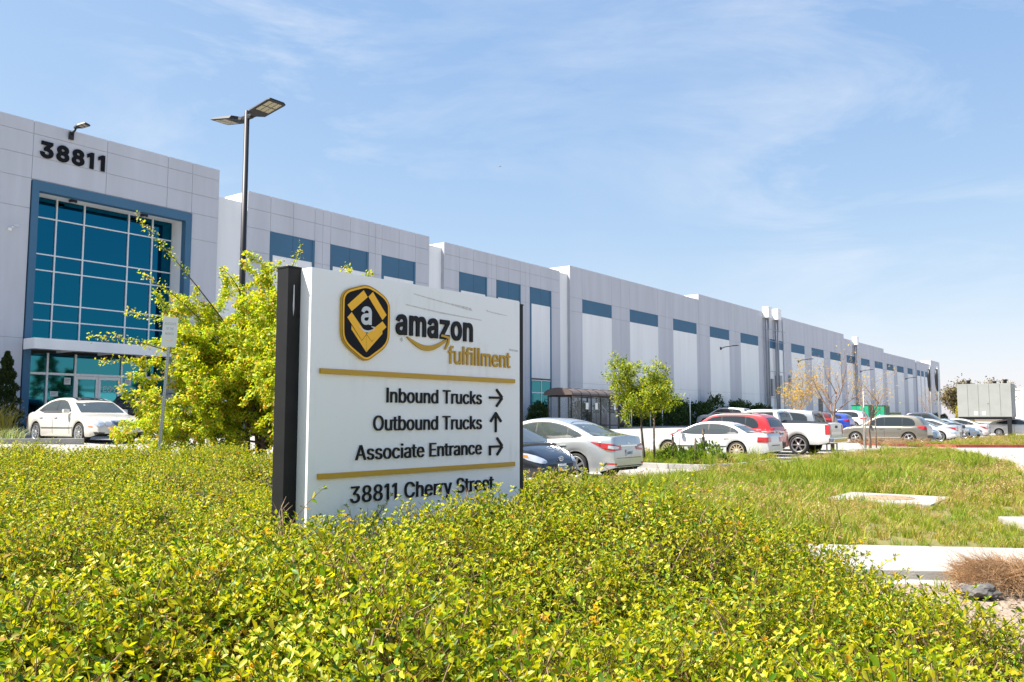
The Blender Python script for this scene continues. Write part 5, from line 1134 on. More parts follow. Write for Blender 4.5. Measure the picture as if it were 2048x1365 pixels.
def suv(L, Wd, H, belt, rail='trim', clad=False, spokes=5, box=0.0):
    hl = L / 2
    S = dict(L=L, W=Wd, H=H, axles=(hl - .93, -hl + 1.0), wr=.365, belt=belt, taper=.16, spokes=spokes, rail=rail, clad=clad, sill=.27, wt=.76,
        deck=[(-hl, .6), (-hl + .02, belt - .1), (-hl + .10, belt + .08), (-1.2, belt + .06), (.8, belt + .06), (hl - 1.0, belt + .055), (hl - .45, belt - .01), (hl - .16, belt - .13), (hl - .04, .68), (hl, .52)],
        roof=[(-hl + .12, belt + .02), (-hl + .30 - box * .1, belt + .35), (-hl + .55 - box * .25, H - .09), (-hl + 1.3, H - .005), (-.2, H), (.25, H - .05), (.7, H - .27), (hl - 1.15, belt + .0)], handles=(.05, -.95), plate_z=(.5, .86 * belt), mirror=(.68, belt + .1))
    S['fit'] = common_fit(smooth_poly([(-hl + .62 - box * .15, belt + .12), (-hl + .75, belt + .065), (hl - 1.5, belt + .06), (.55, H - .28), (.2, H - .115), (-.6, H - .10), (-hl + 1.1, H - .125), (-hl + .72 - box * .2, H - .24)], 1), (-.12, -1.12), sym([(.76, belt + .06), (.62, H - .11), (0, H - .075)]), sym([(.70, belt + .13), (.66, belt + .2), (.57, H - .19), (0, H - .16)]), ex_suv)
    return S

# --- pickup
def pickup(L=5.85, Wd=2.03, H=1.88, belt=1.17):
    hl = L / 2
    S = dict(L=L, W=Wd, H=H, axles=(hl - 1.0, -hl + 1.28), wr=.405, belt=belt, taper=.07, spokes=6, sill=.42, shoulder=.05, wb=.95, wt=.78,
        deck=[(-hl, .62), (-hl + .015, belt + .10), (-hl + .10, belt + .14), (-.75, belt + .14), (-.68, belt + .06), (.9, belt + .06), (1.3, belt + .05), (hl - .5, belt), (hl - .14, belt - .08), (hl - .03, .8), (hl, .62)],
        roof=[(-.86, belt + .06), (-.80, belt + .40), (-.70, H - .10), (-.35, H - .01), (.2, H), (.65, H - .06), (1.05, H - .32), (1.50, belt + .05)], handles=(.45, -.42), plate_z=(.6, .64), mirror=(1.0, belt + .18), rimk=.68)
    def ex(t, decal, S):
        decal('taillight', [(.10, belt + .06), (-.15, belt + .06), (-.15, belt - .33), (.10, belt - .33)], 'rc', M['lamp_red'], .008, mirror=True)
        decal('tailgate_seam', [(-.78, belt + .06), (-.765, belt + .06), (-.765, belt - .42), (-.78, belt - .42)], 'x-', M['trim'], .003, mirror=True)
        decal('tailgate_handle', [(-.16, belt + .03), (.16, belt + .03), (.16, belt - .08), (-.16, belt - .08)], 'x-', M['trim'], .006)
        MB().box((-hl - .06, 0, .60), (.22, 1.9, .22), bev=.04).build('rear_bumper', M['chrome'] if S.get('chrome') else M['trim'], t)
        MB().box((hl + .03, 0, .62), (.2, 1.9, .26), bev=.05).build('front_bumper', M['chrome'], t)
        decal('grille', [(-.62, 1.02), (.62, 1.02), (.55, .80), (-.55, .80)], 'x+', M['trim'], .006)
        decal('headlight', [(.95, 1.02), (.68, 1.02), (.68, .84), (.95, .86)], 'x+', M['lamp_clear'], .008, mirror=True)
        decal('headlight', [(hl - .03, 1.02), (hl - .26, 1.03), (hl - .22, .86), (hl - .03, .85)], 'y', M['lamp_clear'], .008, mirror=True)
        decal('bed_opening', [(-hl + .12, .80), (-.85, .80), (-.85, -.80), (-hl + .12, -.80)], 'z', M['trim'], .004)
        for ax in S['axles']:
            pts = [(ax + .50 * math.cos(q), .405 + .50 * math.sin(q)) for q in np.linspace(0, math.pi, 9)] + [(ax + .455 * math.cos(q), .405 + .455 * math.sin(q)) for q in np.linspace(math.pi, 0, 9)]
        for sg in (1, -1): MB().box((-hl / 2 - .42, sg * (Wd / 2 - .10), belt + .15), (hl - .95, .07, .03), bev=.01).build('bed_rail', M['trim'], t)
        MB().box((-.83, 0, H - .085), (.03, .3, .035)).build('brake_light', M['lamp_red'], t)
        seam(decal, (1.18, .28, -.62), .5, belt)
        strip_(decal, -.6, 1.5, .47, .05, 'chrome')
    S['fit'] = common_fit([(-.66, belt + .10), (1.22, belt + .10), (.92, H - .30), (.62, H - .12), (-.55, H - .11)], (.28,), sym([(.82, belt + .1), (.68, H - .12), (0, H - .08)]), sym([(.66, belt + .16), (.62, H - .15), (0, H - .12)]), ex)
    return S

HN, HM = (NN.x, NN.y), (-NN.x, -NN.y)                       # nose towards the viewer's side / towards the building
P_white = paint('white', (.62, .615, .60)); P_silver = paint('silver', (.50, .52, .53), .55, .3); P_navy = paint('navy', (.006, .008, .016))
P_red = paint('red', (.42, .008, .012)); P_taupe = paint('taupe', (.19, .175, .145), .5, .32); P_blue = paint('blue', (.01, .05, .36))
P_grey = paint('charcoal', (.03, .032, .036), .4); P_steel = paint('steel_blue', (.20, .26, .33), .5); P_cream = paint('cream', (.60, .57, .51))
P_black = paint('black', (.008, .008, .009)); P_maroon = paint('maroon', (.09, .012, .014))
car('parked_sedan', 'white luxury sedan with four round headlights parked by the entrance', P_cream, (14.2, 28.3), HN, LUX, plate_front='7TYB543', glass='car_glass_pale', z=.70)
car('parked_sedan', 'silver sedan seen from behind between the sign and the small tree', P_silver, (18.45, 12.5), HM, SENTRA, plate_rear='8JGV217', glass='car_glass_pale')
car('parked_hatchback', 'black hatchback with its nose out just right of the sign', P_navy, (15.75, 12.6), HN, HATCH, plate_front='8BTR936', glass='car_glass_pale')
car('parked_sedan', 'older white sedan with boot spoiler and brassy wheels beside the swale', MAX_PAINT, (30.8, 13.35), HM, MAXIMA, rim='alloy_dull', glass='car_glass_pale', z=-.03)
car('parked_suv', 'red crossover parked behind the older white sedan', P_red, (33.65, 14.0), HM, suv(4.6, 1.855, 1.70, 1.04, 'trim', True), plate_rear='8PLX604', cat='suv')
PK = pickup(); PK['chrome'] = True
car('pickup_truck', 'white pickup truck with its tailgate towards the swale', P_white, (36.45, 13.3), HM, PK, cat='pickup', plate_rear='8C54713')
car('parked_suv', 'long grey suv with dark windows behind the white pickup', paint('grey', (.27, .29, .31), .5), (40.2, 14.6), HM, suv(5.2, 2.0, 1.90, 1.16, 'chrome', False, 6, 1.0), cat='suv')
car('parked_hatchback', 'dark maroon hatchback beside the blue one behind the bare tree', P_maroon, (71.6, 22.6), HM, suv(4.3, 1.8, 1.58, .98, 'trim', True), )
car('parked_hatchback', 'bright blue hatchback in the second row behind the bare tree', P_blue, (75.0, 22.1), HM, suv(4.1, 1.75, 1.54, .98, 'trim', False))
car('parked_suv', 'white suv beyond the blue hatchback', P_white, (80.2, 22.4), HM, suv(4.75, 1.92, 1.76, 1.08, 'chrome', False), cat='suv')
car('parked_suv', 'taupe suv with roof rails in front of the green bins', P_taupe, (55.6, 12.9), HM, suv(4.95, 1.91, 1.74, 1.05, 'chrome', False), cat='suv', z=-.06)
car('parked_sedan', 'steel blue sedan nosing out behind the taupe suv', P_steel, (58.2, 12.7), HN, SENTRA)
car('parked_sedan', 'white sedan with its nose out right of the taupe suv', P_white, (60.9, 12.2), HN, MAXIMA, glass='car_glass_pale')
car('parked_sedan', 'pale silver sedan showing its red tail lamp by the dark pickup', P_silver, (63.6, 12.4), HM, SENTRA, glass='car_glass_pale')
car('pickup_truck', 'charcoal pickup truck with its nose out near the generator', P_grey, (67.0, 13.2), HN, pickup(5.7, 2.0, 1.92, 1.18), cat='pickup')
car('parked_sedan', 'grey blue sedan with its nose out right of the charcoal pickup', P_steel, (70.2, 12.2), HN, LUX)
car('parked_sedan', 'white sedan with its tail out under the generator', P_white, (73.6, 12.0), HM, SENTRA)
car('parked_sedan', 'white sedan at the right edge beside the generator', P_white, (84.5, 9.0), HN, HATCH)
car('parked_sedan', 'silver sedan behind the yellow tree', P_silver, (24.3, 30.5), HN, SENTRA)
car('parked_suv', 'black suv in the shade right of the white luxury sedan', P_black, (18.6, 31.2), HN, suv(4.7, 1.88, 1.72, 1.05, 'trim', True), cat='suv')
car('parked_van', 'white van whose roof shows above the red crossover', P_white, (75.5, 31.6), HM, suv(4.9, 1.95, 1.72, 1.05, 'chrome', False, 5, 1.0), cat='van')

# ================================================================ STREET FURNITURE
# double-headed lamp post
t = thing('lamp_post', 'tall black lamp post with two flat lamp heads', 'lamp post', (-7.25, 22.6, hill(-7.12, 22.6)))
MB().tube([(0, 0, 0), (0, 0, 9.5)], [.09, .068], 14).build('pole', M['dark_metal'], t)
MB().lathe([(.2, 0), (.2, .5), (.16, .55), (.09, .56)], 18).build('base', M['concrete'], t)
MB().lathe([(0, 9.56), (.062, 9.55), (.065, 9.45)], 12).build('cap', M['dark_metal'], t)
for a_, s in ((-36.7, 1), (143.3, 1)):
    MB().box((.13 * math.cos(R(a_)), .13 * math.sin(R(a_)), 9.36), (.24, .09, .13), rz=R(a_), bev=.03).build('bracket', M['dark_metal'], t)
    lamp_head(t, M['dark_metal'], 1.12, .58, (.2 * math.cos(R(a_)), .2 * math.sin(R(a_)), 9.33), (0, R(-9), R(a_)))

# small parking sign on a perforated post
def post_sign(name, label, loc, rz, h, face, lines, lean=0.0):
    t = thing(name, label, 'sign', loc, rz)
    b = MB().box((-.022, 0, h / 2), (.006, .05, h)).box((.022, 0, h / 2), (.006, .05, h)).box((0, .022, h / 2), (.038, .006, h)).box((0, -.022, h / 2), (.038, .006, h)).build('post', M['steel'], t)
    n = int(h / .05)
    holes = MB()
    for k in range(n): holes.box((0, -.0262, .05 + k * .05), (.012, .002, .012)).box((-.0262, 0, .05 + k * .05), (.002, .012, .012))
    holes.build('post_hole', M['black'], b)['kind'] = 'stuff'
    w, hh = face
    f = MB().box((0, -.032, h + hh / 2 - .06), (w, .006, hh), bev=.002).build('plate', M['paper'], t)
    for txt, z_, hgt, wd in lines:
        obj('sign_text', text_mesh('sign_text', txt, hgt, M['print'], .0012, width=wd), f, (-wd / 2, -.0352, h - .06 + z_))
    t.rotation_euler = (0, lean, rz)
    return t, f, h
t, f, h = post_sign('parking_sign', 'small white reserved parking sign on a leaning perforated steel post', (-6.95, 16.8, .30), R(8), 2.66, (.285, .60), [('ASSOCIATE', .44, .05, .22), ('OF THE', .34, .05, .14), ('MONTH', .24, .05, .16)], R(3.0))
n = 12; up = []; lo = []
for i in range(n + 1):
    q = i / n; up.append((-.07 + q * .14, h + .09 - .03 * math.sin(math.pi * q) + .004)); lo.append((-.07 + q * .14, h + .09 - .03 * math.sin(math.pi * q) - .006))
MB().prism(up + lo[::-1], -.0363, -.0352).build('sign_smile', M['badge_yellow'], f)
post_sign('parking_sign', 'thin sign seen edge on upon a steel post by the bare trees', (17.7, 43.0, 0), R(72), 2.1, (.3, .95), [], 0)

# bus shelter with a barrel roof
sh = thing('bus_shelter', 'glazed bus shelter with curved brown roof', 'shelter', W(48.6, 31.2, zt(31.2)), FAC_RZ)
SLn, SD = 6.4, 1.9
for x in np.linspace(0, SLn, 6):
    for y in (0, SD): MB().box((x, y, 1.15), (.07, .07, 2.3)).build('post', M['bronze'], sh)
for y in (SD * .5,): MB().box((0, y, 1.15), (.06, .06, 2.3)).build('post', M['bronze'], sh)
for z_ in (.25, 2.27):
    for y in (0, SD): MB().box((SLn / 2, y, z_), (SLn, .06, .08)).build('rail', M['bronze'], sh)
    for x in (0, SLn): MB().box((x, SD / 2, z_), (.06, SD, .08)).build('rail', M['bronze'], sh)
M['shelter_glass'] = mat('shelter_glass', (.30, .34, .36), .05, spec=.8)
m_ = M['shelter_glass']; p_ = m_.node_tree.nodes['Principled BSDF']; p_.inputs['Alpha'].default_value = .16
xs_ = np.linspace(0, SLn, 6)
for i in range(5):
    for y in (SD, 0) if i not in (1,) else (SD,):
        MB().box(((xs_[i] + xs_[i + 1]) / 2, y, 1.27), (xs_[i + 1] - xs_[i] - .1, .012, 1.9)).build('pane', m_, sh)
for x in (0, SLn): MB().box((x, SD / 2, 1.27), (.012, SD - .1, 1.9)).build('pane', m_, sh)
rf = MB(); n = 12; V = []; F = []
for i, x in enumerate((-.25, SLn + .25)):
    for k in range(n + 1):
        q = math.pi * k / n
        V.append((x, SD / 2 - (SD / 2 + .25) * math.cos(q), 2.34 + .46 * math.sin(q)))
for k in range(n): F.append((k, k + 1, n + 2 + k, n + 1 + k))
F += [tuple(range(n + 1)), tuple(range(n + 1, 2 * n + 2))[::-1], (0, n, 2 * n + 1, n + 1)]
roof_s = rf.add(V, F, 0, False).build('roof', M['shelter_roof'], sh)
for x in np.linspace(-.2, SLn + .2, 7):
    MB().tube([(x, SD / 2 - (SD / 2 + .26) * math.cos(q), 2.345 + .47 * math.sin(q)) for q in np.linspace(0, math.pi, 13)], .022, 6).build('roof_rib', M['bronze'], roof_s)
for (x, w_) in ((1.95, .36), (3.2, .34), (5.8, .3)):
    MB().box((x, -.04, 1.6), (w_, .012, .46)).build('notice', M['paper'], sh)
MB().box((SLn / 2, SD - .35, .5), (SLn * .8, .35, .05)).build('bench_seat', M['bronze'], sh)
for x in (1.2, 3.2, 5.2): MB().box((x, SD - .35, .25), (.06, .3, .47)).build('bench_leg', M['bronze'], sh)

# generator housing raised on a dark frame
gp = Vector((41.2, 74.0, 0))
gen = thing('generator', 'big grey generator housing raised on a dark frame', 'generator', gp, FAC_RZ - R(90))
MB().box((0, 0, 3.05), (4.1, 2.6, 2.85), bev=.02).build('housing', M['generator'], gen)
for k in range(5): MB().box((-2.05 + .82 * k + .41, -1.312, 3.05), (.79, .02, 2.78)).build('side_panel', M['generator'], gen)
for k in range(2): MB().box((2.062, -.63 + k * 1.27, 3.05), (.02, 1.22, 2.78)).build('end_panel', M['generator'], gen)
for x in (-.25, .35): MB().box((x - .4, -1.325, 1.95), (.26, .006, .3)).build('notice', M['paper'], gen)
MB().box((.3, -1.325, 2.75), (.1, .01, .05)).build('latch', M['black'], gen)
for x, h_ in ((-1.3, .3), (.7, .18), (1.5, .3)): MB().lathe([(0, 4.47), (.13, 4.47), (.13, 4.48 + h_), (.17, 4.48 + h_), (.17, 4.56 + h_), (0, 4.56 + h_)], 12, (x, 0, 0)).build('exhaust', M['black'], gen)
for x in (-1.8, 1.8):
    for y in (-1.1, 1.1): MB().box((x, y, .8), (.3, .3, 1.66)).build('leg', M['black'], gen)
MB().box((0, 0, 1.52), (4.0, 2.4, .2)).build('frame', M['black'], gen)

# green steel bins by the wall
for (px, Y, lb) in ((16.9 * 0 + 41.2, 96.0, 'bright green steel bin by the far wall, right one'), (38.2, 93.0, 'bright green steel bin by the far wall, left one')):
    t = thing('steel_bin', lb, 'bin', (px, Y, .55), FAC_RZ - R(90), 'green bins by the far wall')
    MB().box((0, 0, 1.2), (1.75, 1.9, 2.3), bev=.02).build('body', M['green_box'], t)
    MB().box((.95, .0, 1.2), (.14, 1.86, 2.26)).build('side', M['green_dark'], t)
    MB().box((0, 0, 2.38), (1.82, 1.96, .06)).build('lid', M['green_dark'], t)
    for k in range(2): MB().box((-.4 + k * .8, -.965, 1.2), (.05, .03, 2.2)).build('rib', M['green_box'], t)
for (px, Y, w_, lb) in ((34.0, 92.0, 3.2, 'low olive enclosure left of the green bins'), (46.0, 105.0, 3.4, 'low olive enclosure right of the green bins')):
    t = thing('equipment_cabinet', lb, 'cabinet', (px, Y, .5), FAC_RZ - R(78), 'low enclosures by the far wall')
    MB().box((0, 0, .85), (w_, 1.4, 1.65), bev=.03).build('housing', M['olive_box'], t)
    MB().box((0, 0, 1.71), (w_ + .1, 1.5, .06)).build('lid', M['olive_box'], t)
    for k in range(3): MB().box((-w_ / 3 + k * w_ / 3, -.712, .85), (w_ / 3 - .06, .02, 1.5)).build('door_panel', M['olive_box'], t)

# flagpoles at the far end
for i, (px, lb) in enumerate(((61.0, 'left of two pale poles with furled dark flags at the far end'), (62.1, 'right of two pale poles with furled dark flags at the far end'))):
    t = thing('flagpole', lb, 'flagpole', (px, 124.0, .3), 0, 'flagpoles at the far end')
    MB().tube([(0, 0, 0), (0, 0, 8.6)], [.13, .08], 10).build('pole', M['steel'], t)
    MB().lathe([(0, 8.76), (.1, 8.70), (.1, 8.6), (0, 8.55)], 10).build('finial', M['steel'], t)
    MB().tube([(-.14, 0, 8.4), (-.2, 0, 7.4), (-.16, 0, 5.9), (-.1, 0, 5.2)], [.16, .24, .2, .1], 8).build('furled_flag', M['black'], t)

# slim white posts, handrail and steps by the evergreen hedge
for i, (a_, d_, h_) in enumerate(((61.3, 33.6, 3.2), (64.2, 33.4, 3.0), (68.4, 34.4, 2.3), (72.4, 33.6, 2.9))):
    t = thing('slim_post', ['slim white post beside the steps', 'second slim white post from the steps', 'short slim white post behind the evergreen shrubs', 'slim white post at the right of the evergreen shrubs'][i], 'post', W(a_, d_, zt(d_)), 0, 'slim white posts by the shrubs')
    MB().tube([(0, 0, 0), (0, 0, h_)], .05, 8).build('pole', M['white_paint'], t)
    MB().lathe([(0, h_ + .05), (.06, h_ + .03), (.06, h_ - .02)], 8).build('cap', M['white_paint'], t)
t = thing('entry_steps', 'concrete steps with pale handrails behind the small tree', 'steps', W(57.5, 33.0, zt(33)), FAC_RZ)
for k in range(6): MB().box((2.2 - k * .30, .9, .09 + k * .17), (.32, 1.8, .18 + .34 * k * 0)).build('step', M['concrete'], t)
MB().box((-.3, .9, .55), (1.6, 1.8, 1.1)).build('landing', M['concrete'], t)
for y in (.05, 1.75):
    r_ = MB().tube([(2.5, y, .0), (2.5, y, .95), (.5, y, 2.0), (-1, y, 2.0), (-1, y, 1.1)], .03, 8).build('handrail', M['white_paint'], t)
    for k in range(5): MB().tube([(2.1 - k * .45, y, .2 + k * .22), (2.1 - k * .45, y, 1.15 + k * .22)], .014, 6).build('baluster', M['white_paint'], r_)
    MB().tube([(2.5, y, .5), (.5, y, 1.5), (-1, y, 1.5)], .018, 6).build('mid_rail', M['white_paint'], r_)

# drain box and slabs in the swale
t = thing('drain_box', 'flat concrete drain box with rusty lid in the grass swale', 'drain', (6.5, 14.9, -.06), R(53))
MB().box((0, 0, .07), (1.7, 1.7, .22), bev=.02).build('slab', M['concrete'], t)
MB().lathe([(0, .192), (.42, .192), (.44, .184)], 24).build('lid', M['rust'], t)
tag(MB().box((0, 0, .06), (2.4, .9, .16), bev=.02).build('concrete_slab', M['concrete'], None, (8.0, 11.6, -.03)), 'small concrete slab at the right edge of the swale', 'slab').rotation_euler = (0, 0, R(-6))

# rock on the mulch
bm = bmesh.new(); bmesh.ops.create_icosphere(bm, subdivisions=4, radius=1)
from mathutils import noise as mnoise
for v in bm.verts:
    q = mnoise.noise(v.co * 1.7) * .35 + mnoise.noise(v.co * 4.5) * .12
    v.co = Vector((v.co.x * .15, v.co.y * .11, max(-.03, v.co.z * .065))) * (1 + q)
me = bpy.data.meshes.new('rock'); bm.to_mesh(me); bm.free(); me.materials.append(M['rock'])
tag(obj('rock', me, None, (3.75, 6.95, .10), (0, 0, R(15))), 'dark weathered rock lying on the mulch', 'rock')

# plain white building far beyond the lot, and the low warehouse across the street behind the viewer
t = thing('distant_building', 'plain white industrial building at the far right edge', 'building', (113, 176, 0), FAC_RZ - R(58))
MB().box((8, 6, 3.9), (22, 12, 7.8)).build('wall', M['wall_light'], t)
for k in range(9): MB().box((-2 + 2.4 * k, -.02, 3.6), (2.3, .06, 7.0)).build('wall_panel', M['wall_light'], t)
MB().box((8, 6, 7.95), (22.4, 12.4, .3)).build('roof', M['roof'], t)

# the low warehouse and conifers across the street behind the viewer: they show only as reflections in the entrance glass
t = thing('neighbour_warehouse', 'low white warehouse across the street, mirrored in the entrance glass', 'building', W(34, -44, 0), FAC_RZ)
MB().b2(0, 44, -24, 0, 0, 5.6).build('wall', M['wall_light'], t)
for k in range(9): MB().b2(1.2 + k * 4.8, 4.6 + k * 4.8, .01, .06, 1.0, 3.9).build('window', M['car_glass'] if 'car_glass' in M else M['black'], t)
MB().b2(-.2, 44.2, -24.2, .2, 5.6, 6.0).build('roof', M['roof'], t)

# small aircraft high above the roofline
pl = thing('airplane', 'tiny white airplane high in the sky above the sign', 'airplane', (-57.0, 4000.0, 1212.0), R(20))
MB().tube([(-11, 0, 0), (-9.5, 0, .2), (-5, 0, 0), (7, 0, 0), (10, 0, -.2), (11.5, 0, -.4)], [.2, .8, 1.25, 1.25, .9, .1], 10).build('fuselage', M['white_paint'], pl)
for s_ in (1, -1):
    MB().add([(2.5, s_ * 1, -.4), (-1.5, s_ * 1, -.4), (-4.5, s_ * 11, .3), (-3, s_ * 11, .3), (2.5, s_ * 1, -.15), (-1.5, s_ * 1, -.15), (-4.5, s_ * 11, .42), (-3, s_ * 11, .42)], [(0, 1, 2, 3), (4, 5, 6, 7), (0, 1, 5, 4), (1, 2, 6, 5), (2, 3, 7, 6), (3, 0, 4, 7)]).build('wing', M['white_paint'], pl)
MB().add([(-7.5, -.12, .8), (-10.5, -.12, .8), (-11.8, -.12, 4.4), (-10.2, -.12, 4.4), (-7.5, .12, .8), (-10.5, .12, .8), (-11.8, .12, 4.4), (-10.2, .12, 4.4)], [(0, 1, 2, 3), (4, 5, 6, 7), (0, 1, 5, 4), (1, 2, 6, 5), (2, 3, 7, 6), (3, 0, 4, 7)]).build('tail_fin', M['white_paint'], pl)

# ================================================================ VEGETATION
def leaf_shape(kind='ovate'):
    """unit leaf along +x, folded on its midrib; returns verts, tris"""
    if kind == 'ovate':
        V = np.array([(0, 0, 0), (.28, .20, .05), (.62, .21, .03), (1, 0, -.12), (.62, -.21, .03), (.28, -.20, .05), (.3, 0, -.02), (.66, 0, -.05)])
        T = np.array([(0, 6, 1), (1, 6, 2), (6, 7, 2), (2, 7, 3), (0, 5, 6), (5, 4, 6), (6, 4, 7), (4, 3, 7)])
    else:                                                    # simple diamond
        V = np.array([(0, 0, 0), (.5, .24, .03), (1, 0, -.08), (.5, -.24, .03)]); T = np.array([(0, 2, 1), (0, 3, 2)])
    return V, T

def rot_basis(dirs, rolls):
    d = dirs / np.linalg.norm(dirs, axis=1, keepdims=True)
    up = np.tile(np.array([0, 0, 1.0]), (len(d), 1)); m = np.abs(d[:, 2]) > .97; up[m] = (1, 0, 0)
    y = np.cross(up, d); y /= np.linalg.norm(y, axis=1, keepdims=True); z = np.cross(d, y)
    c, s = np.cos(rolls)[:, None], np.sin(rolls)[:, None]
    return d, y * c + z * s, z * c - y * s
def leaves(pos, dirs, size, rolls, cols, kind='ovate', wide=1.0):
    V0, T0 = leaf_shape(kind)
    x, y, z = rot_basis(np.asarray(dirs, float), np.asarray(rolls, float))
    size = np.asarray(size, float)
    P = pos[:, None, :] + size[:, None, None] * (V0[None, :, 0:1] * x[:, None, :] + wide * V0[None, :, 1:2] * y[:, None, :] + V0[None, :, 2:3] * z[:, None, :])
    n, k = len(pos), len(V0)
    T = (np.arange(n) * k)[:, None, None] + T0[None]
    C = np.repeat(cols, k, axis=0)
    return P.reshape(-1, 3), T.reshape(-1, 3), C

def palette(n, cols, w, jit=.18, rng=RNG):
    c = np.array(cols)[rng.choice(len(cols), n, p=np.array(w) / sum(w))]
    return np.clip(c * (1 + rng.normal(0, jit, (n, 1))) * (1 + rng.normal(0, .05, (n, 3))), .003, .9)

def scatter(name, pts, rots, scl, idx, protos, label, cat, kind='stuff', group=None):
    """one object that instances small meshes on points (geometry nodes)"""
    me = bpy.data.meshes.new(name); me.vertices.add(len(pts)); me.vertices.foreach_set('co', np.asarray(pts, np.float32).ravel())
    a = me.attributes.new('rot', 'FLOAT_VECTOR', 'POINT'); a.data.foreach_set('vector', np.asarray(rots, np.float32).ravel())
    a = me.attributes.new('scl', 'FLOAT', 'POINT'); a.data.foreach_set('value', np.asarray(scl, np.float32))
    a = me.attributes.new('idx', 'INT', 'POINT'); a.data.foreach_set('value', np.asarray(idx, np.int32))
    o = bpy.data.objects.new(name, me); COL.objects.link(o)
    pc = bpy.data.collections.new(name + '_pieces')
    for k, pm in enumerate(protos): pc.objects.link(bpy.data.objects.new('%s_piece_%02d' % (name, k), pm))
    ng = bpy.data.node_groups.new(name, 'GeometryNodeTree')
    ng.interface.new_socket('Geometry', in_out='INPUT', socket_type='NodeSocketGeometry'); ng.interface.new_socket('Geometry', in_out='OUTPUT', socket_type='NodeSocketGeometry')
    gi = ng.nodes.new('NodeGroupInput'); go = ng.nodes.new('NodeGroupOutput')
    iop = ng.nodes.new('GeometryNodeInstanceOnPoints'); ci = ng.nodes.new('GeometryNodeCollectionInfo')
    ci.inputs['Collection'].default_value = pc; ci.inputs['Separate Children'].default_value = True; ci.inputs['Reset Children'].default_value = True
    def na(nm, ty):
        q = ng.nodes.new('GeometryNodeInputNamedAttribute'); q.data_type = ty; q.inputs['Name'].default_value = nm
        return [s for s in q.outputs if s.enabled and s.name == 'Attribute'][0]
    iop.inputs['Pick Instance'].default_value = True
    e2r = ng.nodes.new('FunctionNodeEulerToRotation')
    ng.links.new(gi.outputs[0], iop.inputs['Points']); ng.links.new(ci.outputs[0], iop.inputs['Instance'])
    ng.links.new(na('idx', 'INT'), iop.inputs['Instance Index'])
    ng.links.new(na('rot', 'FLOAT_VECTOR'), e2r.inputs[0]); ng.links.new(e2r.outputs[0], iop.inputs['Rotation'])
    ng.links.new(na('scl', 'FLOAT'), iop.inputs['Scale'])
    ng.links.new(iop.outputs[0], go.inputs[0])
    md = o.modifiers.new('scatter', 'NODES'); md.node_group = ng
    return tag(o, label, cat, group, kind)

def in_poly(x, y, poly):
    c = np.zeros(len(x), bool); n = len(poly)
    for i in range(n):
        x1, y1 = poly[i]; x2, y2 = poly[(i + 1) % n]
        m = ((y1 > y) != (y2 > y)) & (x < (x2 - x1) * (y - y1) / (y2 - y1 + 1e-12) + x1)
        c ^= m
    return c
def vnoise(x, y, s, seed=0):
    """smooth value noise on arrays"""
    x = x * s + seed * 17.3; y = y * s + seed * 9.1
    xi, yi = np.floor(x).astype(int), np.floor(y).astype(int); fx, fy = x - xi, y - yi
    fx, fy = fx * fx * (3 - 2 * fx), fy * fy * (3 - 2 * fy)
    h = lambda a, b: ((np.sin(a * 127.1 + b * 311.7 + seed) * 43758.5453) % 1.0)
    return (h(xi, yi) * (1 - fx) + h(xi + 1, yi) * fx) * (1 - fy) + (h(xi, yi + 1) * (1 - fx) + h(xi + 1, yi + 1) * fx) * fy

